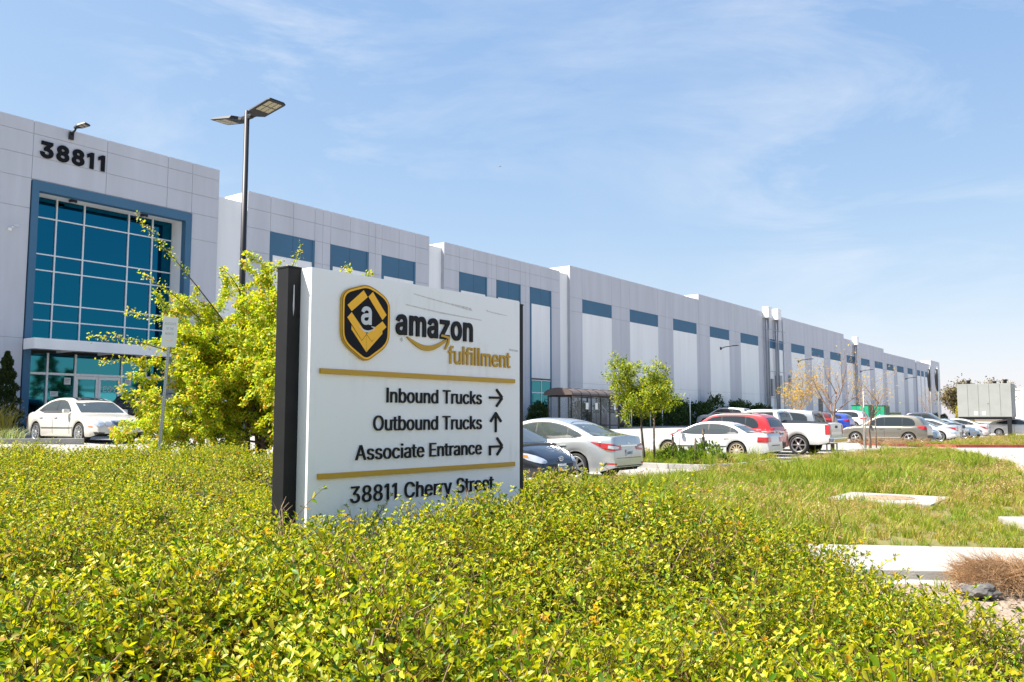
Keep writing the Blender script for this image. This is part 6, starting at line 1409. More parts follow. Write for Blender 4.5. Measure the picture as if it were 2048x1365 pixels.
# ---------------------------------------------------------------- the lantana hedge in front
YG_ = [(.46, .46, .014), (.33, .41, .014), (.13, .23, .012), (.56, .48, .03), (.44, .30, .08), (.045, .10, .010)]
def sprig(rng, n_pairs, flower, dry=False):
    Ps, Ts, Cs = [], [], []; b = 0
    L = .05 + .028 * n_pairs
    bend = rng.normal(0, .25, 2)
    def stem(s): return np.array([bend[0] * s * s * L, bend[1] * s * s * L, s * L])
    # stem: thin three-sided tube
    m = 4; sv = []; sf = []
    for i in range(m):
        c = stem(i / (m - 1)); r = .0022 * (1 - .5 * i / (m - 1))
        for k in range(3): sv.append(c + r * np.array([math.cos(2.09 * k), math.sin(2.09 * k), 0]))
    for i in range(m - 1):
        for k in range(3):
            a0, a1, b0, b1 = i * 3 + k, i * 3 + (k + 1) % 3, (i + 1) * 3 + k, (i + 1) * 3 + (k + 1) % 3
            sf += [(a0, a1, b1), (a0, b1, b0)]
    Ps.append(np.array(sv)); Ts.append(np.array(sf)); Cs.append(np.tile([.16, .11, .03], (len(sv), 1))); b += len(sv)
    pos, dr, sz, rl = [], [], [], []
    phi0 = rng.uniform(0, 6.28)
    for i in range(n_pairs):
        s = (i + .8) / n_pairs
        for h in (0, 1):
            phi = phi0 + i * 1.57 + h * 3.14 + rng.normal(0, .25)
            el = rng.normal(.25 + .45 * s, .3)
            pos.append(stem(min(1, s))); dr.append((math.cos(phi) * math.cos(el), math.sin(phi) * math.cos(el), math.sin(el)))
            sz.append((.041 - .018 * s) * rng.uniform(.55, 1.4)); rl.append(rng.normal(0, .5))
    for h in range(4):
        phi = rng.uniform(0, 6.28); el = rng.uniform(.5, 1.2)
        pos.append(stem(1)); dr.append((math.cos(phi) * math.cos(el), math.sin(phi) * math.cos(el), math.sin(el))); sz.append(rng.uniform(.014, .026)); rl.append(rng.normal(0, .5))
    n = len(pos)
    w = [5, 5, 4, 2.2, .8, 1.5] if not dry else [1, 1, 1, 2, 5, 1]
    cols = palette(n, YG_, w, .16, rng)
    P, T, C = leaves(np.array(pos), np.array(dr), np.array(sz), np.array(rl), cols)
    Ps.append(P); Ts.append(T + b); Cs.append(C); b += len(P)
    if flower:
        q = 12; pos = np.tile(stem(1.05), (q, 1)) + rng.normal(0, .006, (q, 3)); dr = rng.normal(0, 1, (q, 3)); dr[:, 2] = np.abs(dr[:, 2]) + .3
        P, T, C = leaves(pos, dr, np.full(q, .013), rng.uniform(0, 6, q), palette(q, [(.62, .46, .02), (.66, .36, .02)], [3, 1], .1, rng), 'diamond', 1.8)
        Ps.append(P); Ts.append(T + b); Cs.append(C)
    return np_mesh('sprig', np.concatenate(Ps), np.concatenate(Ts), M['leaf'], np.concatenate(Cs))
def twig(rng):
    b = MB()
    for k in range(3):
        p = Vector((rng.normal(0, .02), rng.normal(0, .02), -.08)); q = p + Vector((rng.normal(0, .07), rng.normal(0, .07), rng.uniform(.10, .22))); e_ = q + Vector((rng.normal(0, .05), rng.normal(0, .05), .06))
        b.tube([p, p.lerp(q, .5) + Vector((rng.normal(0, .02), rng.normal(0, .02), 0)), q, e_], [.004, .0035, .0025, .001], 4, cap=False)
    o_ = b.build('twig', M['twig_pale'], fix=False); me_ = o_.data; bpy.data.objects.remove(o_); return me_
M['twig_pale'] = mat('twig_pale', (.24, .16, .09), .85, var=.3, vscale=20)
SP = [sprig(np.random.default_rng(100 + k), [4, 5, 5, 6, 4, 5, 6, 7, 5, 4][k], k in (3, 8), k == 9) for k in range(10)] + [twig(np.random.default_rng(150 + k)) for k in range(2)]

HEDGE = [(2.9, .6), (2.45, 3.0), (2.3, 4.1), (2.3, 5.2), (2.2, 6.7), (1.75, 8.3), (1.1, 9.5), (-.6, 11.2), (-2.4, 13.4), (-4.0, 15.2), (-6.5, 16.8), (-10.8, 18.2), (-15, 17.6), (-17, 12), (-12, .6)]
def poly_dist(x, y, poly):
    d = np.full(len(x), 1e9)
    for i in range(len(poly)):
        x1, y1 = poly[i]; x2, y2 = poly[(i + 1) % len(poly)]
        dx, dy = x2 - x1, y2 - y1; t_ = np.clip(((x - x1) * dx + (y - y1) * dy) / (dx * dx + dy * dy), 0, 1)
        d = np.minimum(d, np.hypot(x - x1 - t_ * dx, y - y1 - t_ * dy))
    return d
def hedge_h(x, y, dist):
    h = .74 + .16 * (vnoise(x, y, .55, 1) - .5) + .36 * (vnoise(x, y, 1.4, 2) - .5) + .24 * (vnoise(x, y, 3.4, 3) - .5)
    far = np.clip((np.hypot(x, y) - 8) / 9, 0, 1) * np.clip((-x) / 4, 0, 1)
    h = h + .07 * far - .16 * np.clip((-x - 5.0) / 4, 0, 1) * np.clip((y - 9) / 5, 0, 1)
    hole = .6 * vnoise(x, y, 2.7, 11) + .4 * vnoise(x, y, 6.5, 12); hole = np.clip((.46 - hole) / .2, 0, 1)
    h = h - .24 * hole * hole * (3 - 2 * hole) * np.clip(1.3 - np.hypot(x, y) / 14, .25, 1)
    edge = np.clip(dist / .75, 0, 1); edge = np.sqrt(edge * (2 - edge))
    right = np.clip((x - .9) / 1.6, 0, 1)
    qx = (x + 1.4056) * us.x + (y - 5.9) * us.y; qy = -(x + 1.4056) * us.y + (y - 5.9) * us.x   # lower along the front of the sign
    h = h - .17 * np.clip(1 - np.abs(qy + .45) / 1.1, 0, 1) * np.clip((qx + .5) / .6, 0, 1) * np.clip((3.2 - qx) / .6, 0, 1)
    return (h - .22 * right) * (.25 + .75 * edge)
def sample_hedge(n, rng):
    # denser near the viewer: sample in polar form about the viewer
    r = 1.5 * (19.5 / 1.5) ** rng.uniform(0, 1, n) ; th = rng.uniform(-.80, .60, n)
    x, y = r * np.sin(th), r * np.cos(th)
    m = in_poly(x, y, HEDGE); x, y = x[m], y[m]
    return x, y
rng = np.random.default_rng(5)
x, y = sample_hedge(86000, rng)
r_ = np.sqrt(rng.uniform(7.0 ** 2, 19.5 ** 2, 60000)); th_ = rng.uniform(-.80, .3, 60000)
x2, y2 = r_ * np.sin(th_), r_ * np.cos(th_); m_ = in_poly(x2, y2, HEDGE)
x, y = np.concatenate([x, x2[m_]]), np.concatenate([y, y2[m_]])
dist = poly_dist(x, y, HEDGE); z = hedge_h(x, y, dist)
e = .06
zx = (hedge_h(x + e, y, poly_dist(x + e, y, HEDGE)) - z) / e; zy = (hedge_h(x, y + e, poly_dist(x, y + e, HEDGE)) - z) / e
keep = (rng.uniform(0, 1, len(x)) < np.clip(.75 + 2.4 * (vnoise(x, y, 1.5, 7) - .44) + .5 * (vnoise(x, y, 4, 8) - .5), .05, 1))
# nothing grows through the sign
lx = (x + 1.4056) * us.x + (y - 5.9) * us.y; ly = -(x + 1.4056) * us.y + (y - 5.9) * us.x
keep &= ~((lx > -.16) & (lx < 2.5) & (ly > -.05) & (ly < .42))
x, y, z, zx, zy = x[keep], y[keep], z[keep], zx[keep], zy[keep]
n = len(x)
sink = rng.beta(1.1, 2.2, n) * .24 - .03
# stray taller shoots
tall = rng.uniform(0, 1, n) < .02
sink[tall] -= rng.uniform(.03, .12, tall.sum())
scale = rng.uniform(.8, 1.3, n) * (1 + .25 * np.clip((np.hypot(x, y) - 6) / 10, 0, 1))
slope = np.stack([np.arctan2(-zy, 1) * -.0, np.zeros(n), np.zeros(n)], 1)
tilt = np.clip(np.hypot(zx, zy), 0, 1.4) * .55 + np.abs(rng.normal(0, .32, n)); az = np.arctan2(-zy, -zx) + rng.normal(0, .7, n)
rots = np.stack([np.zeros(n), tilt, az], 1)
pts = np.stack([x, y, z - sink - .09 * scale + np.array([hill(a, b) for a, b in zip(x, y)])], 1)
idx = rng.choice(10, n, p=np.array([1.35, 1.35, 1.35, .10, 1.35, 1.35, 1.35, 1.2, .1, .5]) / 10.0)
tw = rng.uniform(0, 1, n) < .035; idx[tw] = rng.choice([10, 11], tw.sum())
scatter('lantana_hedge', pts, rots, scale, idx, SP, 'broad yellow green lantana hedge filling the foreground', 'hedge')
print('hedge sprigs', n)
# woody dark inside of the hedge
gx_ = np.arange(-16, 3.6, .16); gy_ = np.arange(.6, 18.4, .16)
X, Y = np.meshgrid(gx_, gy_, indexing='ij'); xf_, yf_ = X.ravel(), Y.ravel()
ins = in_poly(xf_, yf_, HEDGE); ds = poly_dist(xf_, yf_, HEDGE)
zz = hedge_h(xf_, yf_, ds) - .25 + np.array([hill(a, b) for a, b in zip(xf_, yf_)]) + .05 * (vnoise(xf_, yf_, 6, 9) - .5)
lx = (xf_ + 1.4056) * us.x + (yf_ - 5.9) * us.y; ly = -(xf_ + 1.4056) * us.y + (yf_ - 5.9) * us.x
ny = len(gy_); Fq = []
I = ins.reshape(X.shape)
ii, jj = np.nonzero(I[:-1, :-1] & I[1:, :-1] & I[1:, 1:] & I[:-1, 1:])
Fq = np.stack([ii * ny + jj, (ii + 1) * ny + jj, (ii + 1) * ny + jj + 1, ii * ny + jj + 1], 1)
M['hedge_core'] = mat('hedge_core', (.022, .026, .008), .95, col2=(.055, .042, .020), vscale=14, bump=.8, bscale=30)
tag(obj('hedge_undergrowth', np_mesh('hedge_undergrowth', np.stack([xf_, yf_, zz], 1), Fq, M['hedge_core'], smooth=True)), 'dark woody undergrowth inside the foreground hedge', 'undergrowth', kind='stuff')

# ---------------------------------------------------------------- grass
def tuft(rng, n, h, spread, cols, w, width=.006, droop=.35, heads=0):
    Ps, Ts, Cs = [], [], []; b = 0
    for k in range(n):
        a = rng.uniform(0, 6.28); r = spread * math.sqrt(rng.uniform(0, 1)); p0 = np.array([r * math.cos(a), r * math.sin(a), 0])
        hh = h * rng.uniform(.5, 1.15); ba = rng.uniform(0, 6.28); bd = hh * droop * rng.uniform(.3, 1.5); dx = np.array([math.cos(ba), math.sin(ba), 0])
        wv = width * rng.uniform(.7, 1.3) * np.array([-math.sin(ba + .6), math.cos(ba + .6), 0])
        p1 = p0 + dx * bd * .3 + np.array([0, 0, hh * .55]); p2 = p0 + dx * bd + np.array([0, 0, hh * (1 - .25 * bd / hh)])
        c = palette(1, cols, w, .15, rng)[0]
        Ps.append(np.array([p0 - wv, p0 + wv, p1 + wv * .8, p1 - wv * .8, p2])); Ts.append(np.array([(0, 1, 2), (0, 2, 3), (3, 2, 4)]) + b); Cs.append(np.tile(c, (5, 1))); b += 5
        if k < heads:
            hp = p2; q = 5
            P, T, C = leaves(np.tile(hp, (q, 1)) + rng.normal(0, .012, (q, 3)), rng.normal(0, .6, (q, 3)) + dx + np.array([0, 0, .6]), np.full(q, .035), rng.uniform(0, 6, q), palette(q, [(.46, .36, .18), (.38, .26, .13)], [1, 1], .12, rng), 'diamond', 1.0)
            Ps.append(P); Ts.append(T + b); Cs.append(C); b += len(P)
    return np_mesh('tuft', np.concatenate(Ps), np.concatenate(Ts), M['blade'], np.concatenate(Cs))
GR = [(.22, .29, .018), (.13, .21, .014), (.36, .32, .04), (.42, .33, .11), (.30, .33, .02)]
TF = [tuft(np.random.default_rng(200 + k), 40, [.20, .24, .30, .22, .26, .34, .5][k], [.14, .16, .14, .18, .14, .12, .16][k], GR, [[4, 3, 1, .4, 3], [3, 2, 2, 1, 3], [4, 4, .6, .3, 2], [1, .6, 3, 3, 2], [2, 1, 3, 2, 3], [.6, .4, 3, 4, 1], [5, 5, .4, .2, 2]][k], .0055, .5, 10 if k in (3, 5) else 0) for k in range(7)]
def grass(name, poly, n, label, zf, seed, dens=None, scl=(.7, 1.25), box=None):
    rng = np.random.default_rng(seed)
    xs = [p[0] for p in poly]; ys = [p[1] for p in poly]
    x0, x1, y0, y1 = box or (min(xs), max(xs), min(ys), max(ys))
    x, y = rng.uniform(x0, x1, n), rng.uniform(y0, y1, n)
    m = in_poly(x, y, poly)
    # keep clear of slabs and footpath
    m &= ~((np.abs((x - 6.5) * .6 + (y - 14.9) * .8) < .85) & (np.abs((y - 14.9) * .6 - (x - 6.5) * .8) < .85)) & ~((np.abs(x - 8.0) < 1.15) & (np.abs(y - 11.75) < .4))
    q = (y - 8.98) + .155 * (x - 3.0); m &= ~((np.abs(q) < .86) & (x > 2.6))
    x, y = x[m], y[m]
    g = vnoise(x, y, .35, seed) * .6 + vnoise(x, y, 1.1, seed + 3) * .4
    k = rng.uniform(0, 1, len(x)) < np.clip((dens(x, y) if dens else 1) * (.45 + .9 * g), 0, 1)
    x, y, g = x[k], y[k], g[k]; n = len(x)
    straw = np.clip((vnoise(x, y, .28, seed + 8) - .40) * 2.0 + .35 * (x > 8.5), 0, 1)
    u_ = rng.uniform(0, 1, n)
    idx = np.where(u_ < straw * .8, rng.choice([3, 4, 5, 3, 1], n), rng.choice([0, 1, 2, 0, 2, 4], n))
    idx[(rng.uniform(0, 1, n) < .05) & (g > .55)] = 6
    z = np.array([zf(a, b) for a, b in zip(x, y)])
    rots = np.stack([rng.normal(0, .12, n), rng.normal(0, .12, n), rng.uniform(0, 6.28, n)], 1)
    s = rng.uniform(*scl, n) * (.6 + .7 * g) * (1 - .5 * np.clip((15.2 - y) / 1.5, 0, 1) * (x > 4)) * (1 - .3 * ((y > 33) & (y < 43)))
    return scatter(name, np.stack([x, y, z - .01], 1), rots, s, idx, TF, label, 'grass')
near = lambda x, y: np.clip(1.25 - (y - 9) / 40, .35, 1)
grass('swale_grass', SWALE, 30000, 'rough green and straw coloured grass in the swale', swale_z, 31, near)
grass('verge_grass', STRIP, 14000, 'long grass on the verge behind the red kerb', lambda x, y: .06, 33, None, (.9, 1.4), (20, 50, 43.5, 62))
ISL = [tuple(W(a, d))[:2] for a, d in ((23.4, 15.6), (23.4, 10.1), (28.5, 10.1), (28.5, 15.6))]
sheet('tree_island', ISL, .10, M['grass_soil'])
grass('island_grass', ISL, 1800, 'grass on the small tree island', lambda x, y: .10, 35)
lo_ = [(7.2, 25.0), (10.5, 29.6), (15.2, 36.0), (18.6, 40.6), (18.0, 41.2), (14.5, 36.6), (9.8, 30.1), (6.6, 25.6)]
grass('kerb_grass', lo_, 2500, 'dry grass growing along the kerb under the parked cars', lambda x, y: .0, 36, None, (.7, 1.1))
grass('bed_grass', [(-1.0, 14.0), (1.4, 17.2), (3.4, 20), (4.6, 19.4), (1.8, 12.6), (.6, 12)], 2600, 'weedy grass in front of the black hatchback', lambda x, y: .04, 38, None, (.8, 1.5))

# ornamental grasses at the left and dead shrubs at the right
YL = [(.42, .32, .05), (.34, .30, .04), (.26, .27, .05), (.46, .38, .14)]
OG = [tuft(np.random.default_rng(300 + k), 170, 1.0, .32, YL, [[3, 3, 2, 1], [2, 2, 3, 2]][k], .010, .55, 40) for k in range(2)]
PG = tuft(np.random.default_rng(310), 220, .5, .4, [(.30, .33, .16), (.20, .26, .10), (.36, .38, .22)], [2, 2, 1], .010, .7)
for i, (x_, y_, s_, k, lb) in enumerate(((-17.7, 29.6, 1.25, 0, 'tall golden ornamental grass at the left edge'), (-16.6, 30.6, 1.0, 1, 'golden ornamental grass behind the tail of the white luxury sedan'), (-18.9, 31.0, 1.4, 0, 'golden ornamental grass under the pointed cypress'), (-16.9, 32.6, .95, 1, 'golden ornamental grass at the foot of the blue surround'))):
    o = tag(obj('ornamental_grass', OG[k], None, (x_, y_, zt(depth_of(x_, y_)) - .03), (0, 0, i * 1.3)), lb, 'grass clump', 'ornamental grasses by the entrance'); o.scale = (s_,) * 3
for i, (x_, y_, s_, lb) in enumerate(((-15.9, 27.0, 1.1, 'pale green low shrub beside the grey kerb'), (-16.9, 26.6, 1.2, 'pale green low shrub at the far left edge'))):
    o = tag(obj('low_shrub', PG, None, (x_, y_, zt(depth_of(x_, y_)) - .02), (0, 0, i)), lb, 'shrub', 'pale shrubs at the left'); o.scale = (s_,) * 3

# ---------------------------------------------------------------- trees
def branch_tree(rng, base, h, r0, spread, levels=3, kids=(5, 5, 4), up=.35, first=.3, wig=.12, droop=0.0, lens=(.55, .5, .5)):
    """returns branch list [(pts, radii)] and tips [(pos, dir, level)]"""
    br = []; tips = []
    def grow(p, d, L, r, lev):
        n = 6 if lev == 0 else 5; pts = [p]; dd = Vector(d)
        for i in range(n):
            dd = (dd + Vector(rng.normal(0, wig, 3)) + Vector((0, 0, (.06 if lev == 0 else up * .12) - droop * (lev > 0) * (i / n) * .35))).normalized()
            pts.append(pts[-1] + dd * (L / n))
        rad = [r * (1 - .72 * i / n) for i in range(n + 1)]
        br.append((pts, rad, lev))
        tips.append((pts, dd, lev))
        if lev < levels:
            k = kids[lev]
            for j in range(k):
                s = (first if lev == 0 else .25) + (1 - (first if lev == 0 else .25)) * (j + rng.uniform(.2, .9)) / k
                s = min(.98, s); i = int(s * n); q = pts[i].lerp(pts[min(n, i + 1)], s * n - i)
                az_ = j * 2.4 + rng.uniform(0, 1.2); sp = spread * rng.uniform(.75, 1.2)
                ax = dd.orthogonal().normalized(); ax.rotate(Matrix.Rotation(az_, 3, (pts[-1] - pts[0]).normalized()))
                nd = ((pts[-1] - pts[0]).normalized() * math.cos(sp) + ax * math.sin(sp)); nd.z += up * .3
                grow(q, nd.normalized(), L * lens[lev] * rng.uniform(.7, 1.2), rad[i] * .62, lev + 1)
    grow(Vector(base), Vector((0, 0, 1)), h, r0, 0)
    return br, tips
def wood(br, name, m, parent, maxlev=9, sides=(8, 6, 4, 3)):
    b = MB()
    for pts, rad, lev in br:
        if lev <= maxlev: b.tube(pts, rad, sides[min(lev, 3)], cap=lev == 0)
    return b.build(name, m, parent, fix=False)
def crown_mesh(name, br, rng, minlev, per_m, size, cols, w, m, kind='diamond', rad=.12, droop=.3, wide=1.0, jit=.18, tipcols=None):
    pos, dr, cl = [], [], []
    for pts, r_, lev in br:
        if lev < minlev: continue
        L = sum((pts[i + 1] - pts[i]).length for i in range(len(pts) - 1)); n = max(2, int(L * per_m))
        P = np.array([tuple(p) for p in pts]); s = rng.uniform(.15, 1.02, n) * (len(P) - 1); i = np.clip(s.astype(int), 0, len(P) - 2); f = (s - i)[:, None]
        q = P[i] * (1 - f) + P[i + 1] * f + rng.normal(0, rad, (n, 3))
        d = (P[-1] - P[0]); d = d / (np.linalg.norm(d) + 1e-9); dd = d[None] * .5 + rng.normal(0, .7, (n, 3)); dd[:, 2] -= droop
        pos.append(q); dr.append(dd)
        c = palette(n, cols, w, jit, rng)
        if tipcols is not None:
            tt = (s / (len(P) - 1) > .72) & (rng.uniform(0, 1, n) < .2); c[tt] = palette(int(tt.sum()), tipcols, [1] * len(tipcols), .1, rng)
        cl.append(c)
    pos, dr, cl = np.concatenate(pos), np.concatenate(dr), np.concatenate(cl); n = len(pos)
    P, T, C = leaves(pos, dr, size * rng.uniform(.7, 1.3, n), rng.uniform(-1, 1, n), cl, kind, wide)
    return np_mesh(name, P, T, m, C)

# yellow-green locust behind the sign: several leaders and long feathery sprays
rng = np.random.default_rng(41)
lt = thing('locust_tree', 'feathery yellow green tree between the entrance and the sign', 'tree', (-6.1, 20.7, hill(-6.1, 20.7)))
lt.scale = (1.08,) * 3
BR = []
for (bx, by, lean) in ((0, 0, (0, 0, 0)), (.25, .1, (.45, 0, 0)), (-.22, .05, (-.5, .1, 0)), (.1, -.1, (.15, -.4, 0)), (-.1, .15, (-.2, .35, 0))):
    br, _ = branch_tree(rng, (bx, by, 0), 2.75, .055, 1.05, 3, (9, 7, 4), .20, .12, .10, .5, (.70, .50, .5))
    br = [([p + Vector(lean) * (p.z / 2.2) for p in pts], r_, lv) for pts, r_, lv in br]
    BR += br
# the long shoots that reach out over the entrance glass
def shoot(p0, p1, p2, n=8):
    p0, p1, p2 = Vector(p0), Vector(p1), Vector(p2)
    return [p0 * (1 - q) ** 2 + p1 * 2 * q * (1 - q) + p2 * q * q for q in np.linspace(0, 1, n)]
SHOOTS = [((-.7, -.2, 3.2), (-1.4, -.3, 4.2), (-2.75, -.4, 5.7)), ((-.9, -.2, 2.9), (-1.7, -.3, 3.9), (-2.55, -.5, 4.4)), ((-.9, -.3, 2.7), (-1.9, -.4, 3.4), (-2.9, -.5, 3.55)),
          ((-1.0, -.3, 2.2), (-2.3, -.5, 3.0), (-3.6, -.6, 3.0)), ((-1.1, -.3, 2.1), (-2.3, -.5, 2.6), (-3.4, -.6, 2.45)),
          ((.4, 0, 3.4), (.5, 0, 4.4), (.85, -.1, 5.15)), ((.6, 0, 3.2), (1.2, 0, 4.0), (1.9, -.1, 4.65)), ((-.3, 0, 3.4), (-.5, 0, 4.2), (-.9, 0, 4.55)), ((.9, 0, 2.6), (1.7, 0, 3.5), (2.5, 0, 3.9))]
for s in SHOOTS: BR.append((shoot(*s), [.018 * (1 - .1 * k) for k in range(8)], 2))
wood(BR, 'trunk', M['bark'], lt, 3)
TC = [(.44, .49, .02), (.34, .45, .02), (.17, .29, .016), (.54, .51, .04)]
BS = [(p_[3:], r_[3:], 2) for p_, r_, l_ in BR[-len(SHOOTS):]]
spray = crown_mesh('spray', BS, rng, 2, 95, .062, TC, [4, 4, 1, 3], M['leaf_tree'], 'diamond', .05, .35, 1.25, .16, [(.55, .34, .07), (.60, .42, .10)])
obj('spray', spray, lt)
cm = crown_mesh('crown', BR[:-len(SHOOTS)], rng, 1, 260, .074, TC, [4, 4, 2, 2], M['leaf_tree'], 'diamond', .045, .35, 1.25, .16, [(.55, .34, .07), (.60, .42, .10)])
obj('crown', cm, lt)
for x_ in (-.35, .45): MB().tube([(x_, .15, 0), (x_, .15, 1.5)], .035, 7).build('stake', M['stake'], lt)
print('locust leaves', len(cm.polygons))

def small_tree(name, label, loc, seed, h, spread, kids, size, cols, w, m, per, wood_m, minlev=2, rad=.07, levels=3, stakes=(), kind='ovate', droop=.2, up=.4, first=.32, r0=.05, lens=(.55, .5, .5), wide=1.0, tipcols=None, leafscale=1.0, group=None):
    rng = np.random.default_rng(seed)
    t = thing(name, label, 'tree', loc, 0, group)
    br, _ = branch_tree(rng, (0, 0, 0), h, r0, spread, levels, kids, up, first, .10, droop * .5, lens)
    wood(br, 'trunk', wood_m, t, levels)
    if per > 0: obj('crown', crown_mesh('crown', br, rng, minlev, per, size, cols, w, m, kind, rad, droop, wide, .16, tipcols), t)
    for (sx_, sy_, sh_) in stakes: MB().tube([(sx_, sy_, 0), (sx_, sy_, sh_)], .03, 7).build('stake', M['stake'], t)
    return t
small_tree('ornamental_tree', 'small bright green tree with flat spreading crown behind the silver sedan', (4.24, 27.4, .08), 52, 2.3, 1.1, (9, 6, 4), .085, [(.38, .40, .02), (.27, .34, .02), (.12, .20, .015), (.06, .12, .012)], [4, 3, 2, 1.5], M['leaf_tree'], 120, M['bark'], stakes=((.32, .05, 1.5),), up=.25, first=.52, lens=(.52, .5, .5))
small_tree('autumn_tree', 'small tree with sparse yellow leaves against the facade', (21.2, 65.0, .3), 55, 3.3, .75, (9, 6, 4), .13, [(.55, .36, .05), (.45, .26, .05), (.40, .33, .07)], [3, 2, 2], M['leaf_tree'], 16, M['bark_pale'], rad=.12, up=.5)
small_tree('bare_tree', 'nearly leafless tree with upswept branches behind the white pickup', (15.2, 40.6, .0), 57, 2.8, .72, (7, 5, 4), .09, [(.55, .36, .05), (.42, .22, .05)], [3, 1], M['leaf_tree'], 3.0, M['bark_pale'], up=.75, first=.42, r0=.10, lens=(.62, .55, .5), stakes=((.25, .1, 1.1), (-.25, .05, 1.1)))
small_tree('bare_tree', 'nearly leafless staked tree in front of the taupe suv', (18.25, 43.6, .0), 61, 2.5, .75, (7, 5, 4), .08, [(.55, .36, .05)], [1], M['leaf_tree'], 1.6, M['bark_pale'], up=.6, first=.42, r0=.075, lens=(.62, .55, .5), stakes=((.35, .1, 1.6), (-.2, .05, 1.5)))
small_tree('bare_tree', 'distant leafless tree before the end of the facade', (54.5, 112.0, .4), 63, 3.6, .7, (7, 5, 4), .1, [(.5, .3, .08)], [1], M['leaf_tree'], 1.0, M['bark_pale'], up=.6, r0=.06)
for i, (x_, y_, h_, lb) in enumerate(((79.2, 152, 4.6, 'tall olive brown tree left of the generator'), (85.5, 158, 5.6, 'tall olive brown tree rising behind the generator'), (101, 175, 6.0, 'olive brown tree at the far right'))):
    small_tree('eucalyptus_tree', lb, (x_, y_, 0), 70 + i, h_, .85, (10, 7, 5), .42, [(.16, .12, .05), (.11, .10, .035), (.22, .16, .09)], [2, 2, 1], M['leaf_dark'], 9, M['bark'], rad=.4, up=.4, r0=.2)
small_tree('yellow_bush', 'bright yellow green bush left of the generator', (62.0, 117, 0), 81, 2.2, .9, (12, 7, 4), .22, [(.40, .36, .03), (.24, .28, .02), (.50, .32, .05)], [2, 2, 1], M['leaf_tree'], 30, M['bark'], rad=.25, first=.08, up=.2)

# pointed cypress by the entrance
rng = np.random.default_rng(91)
cy = thing('cypress', 'dark pointed cypress at the left edge by the wall', 'tree', (-19.75, 33.2, zt(35)))
n = 9000; hh = rng.uniform(0, 1, n) ** .8; rr = (.62 * (1 - hh) ** .75 + .03) * np.sqrt(rng.uniform(.25, 1, n)) * (1 + .25 * np.sin(hh * 37 + rng.uniform(0, .6, n))); th = rng.uniform(0, 6.28, n)
pos = np.stack([rr * np.cos(th), rr * np.sin(th), .15 + hh * 3.05], 1); dr = np.stack([np.cos(th) * .5, np.sin(th) * .5, np.full(n, 1.0)], 1) + rng.normal(0, .25, (n, 3))
P, T, C = leaves(pos, dr, rng.uniform(.06, .12, n), rng.uniform(0, 6, n), palette(n, [(.035, .06, .012), (.06, .09, .018), (.02, .035, .010)], [2, 1, 2], .2, rng), 'diamond')
obj('crown', np_mesh('crown', P, T, M['leaf_dark'], C), cy)
MB().tube([(0, 0, 0), (0, 0, 2.6)], [.06, .02], 7).build('trunk', M['bark'], cy)

# evergreen shrubs along the wall: each its own plant
def shrub_mesh(seed, rx, rz, n, size, cols, w, m):
    rng = np.random.default_rng(seed)
    v = rng.normal(0, 1, (n, 3)); v /= np.linalg.norm(v, axis=1, keepdims=True); v[:, 2] = np.abs(v[:, 2])
    lump = .72 + .35 * vnoise(v[:, 0] * 2 + 5, v[:, 1] * 2 + v[:, 2] * 3, 1.6, seed)
    pos = v * np.array([rx, rx, rz]) * (lump * rng.uniform(.6, 1.06, n) ** .5)[:, None]
    P, T, C = leaves(pos, v + rng.normal(0, .5, (n, 3)) + np.array([0, 0, .4]), size * rng.uniform(.7, 1.3, n), rng.uniform(0, 6, n), palette(n, cols, w, .2, rng), 'ovate', 1.0)
    return np_mesh('foliage', P, T, m, C)
DG = [(.035, .075, .014), (.055, .11, .02), (.02, .04, .01)]
SH = [shrub_mesh(400 + k, .95, [1.9, 2.2, 1.6][k], 1900, .15, DG, [2, 2, 1.5], M['leaf_dark']) for k in range(3)]
def shrub(loc, k, s, label, group, cat='shrub', name='evergreen_shrub'):
    t = thing(name, label, cat, loc, random.uniform(0, 6), group); t.scale = (s, s, s)
    obj('foliage', SH[k], t); MB().tube([(0, 0, 0), (.03, 0, .8)], [.05, .03], 6).build('stem', M['bark'], t)
    return t
wall_a = [60.3, 62.2, 64.0, 66.0, 68.1, 70.3, 72.4, 74.8, 77.2, 79.6, 82.0, 84.6, 87.4, 90.2, 93.2, 96.2]
for i, a_ in enumerate(wall_a):
    lab = '%s dark evergreen shrub from the steps in the row along the facade' % ['first', 'second', 'third', 'fourth', 'fifth', 'sixth', 'seventh', 'eighth', 'ninth', 'tenth', 'eleventh', 'twelfth', 'thirteenth', 'fourteenth', 'fifteenth', 'sixteenth'][i]
    shrub(W(a_, 35.2 + .3 * math.sin(i * 2.1), zt(35)), i % 3, [1.45, 1.3, 1.5, 1.2][i % 4], lab, 'evergreen shrubs along the facade')
for i, (a_, d_, s_, lb) in enumerate(((50.6, 35.4, 1.0, 'dark shrub left of the side window'), (55.6, 35.0, 1.0, 'dark shrub right of the side window behind the bus shelter'), (17.0, 35.6, .55, 'dark rounded shrub in front of the entrance glass'), (18.3, 35.7, .45, 'small dark shrub before the entrance glass'), (126, 35, .8, 'dark shrub by the far wall left of the green bins'), (131, 35, .75, 'second dark shrub by the far wall left of the green bins'), (150, 35, .8, 'dark shrub beyond the green bins'), (190, 34.5, .9, 'dark shrub near the end of the facade'), (198.5, 34.5, 1.1, 'dark shrub at the end block'))):
    shrub(W(a_, d_, zt(d_)), i % 3, s_, lb, None)
LG = [(.16, .24, .02), (.10, .18, .015), (.05, .10, .012)]
SH += [shrub_mesh(420 + k, .6, .5, 900, .075, LG, [2, 2, 1], M['leaf_tree']) for k in range(2)]
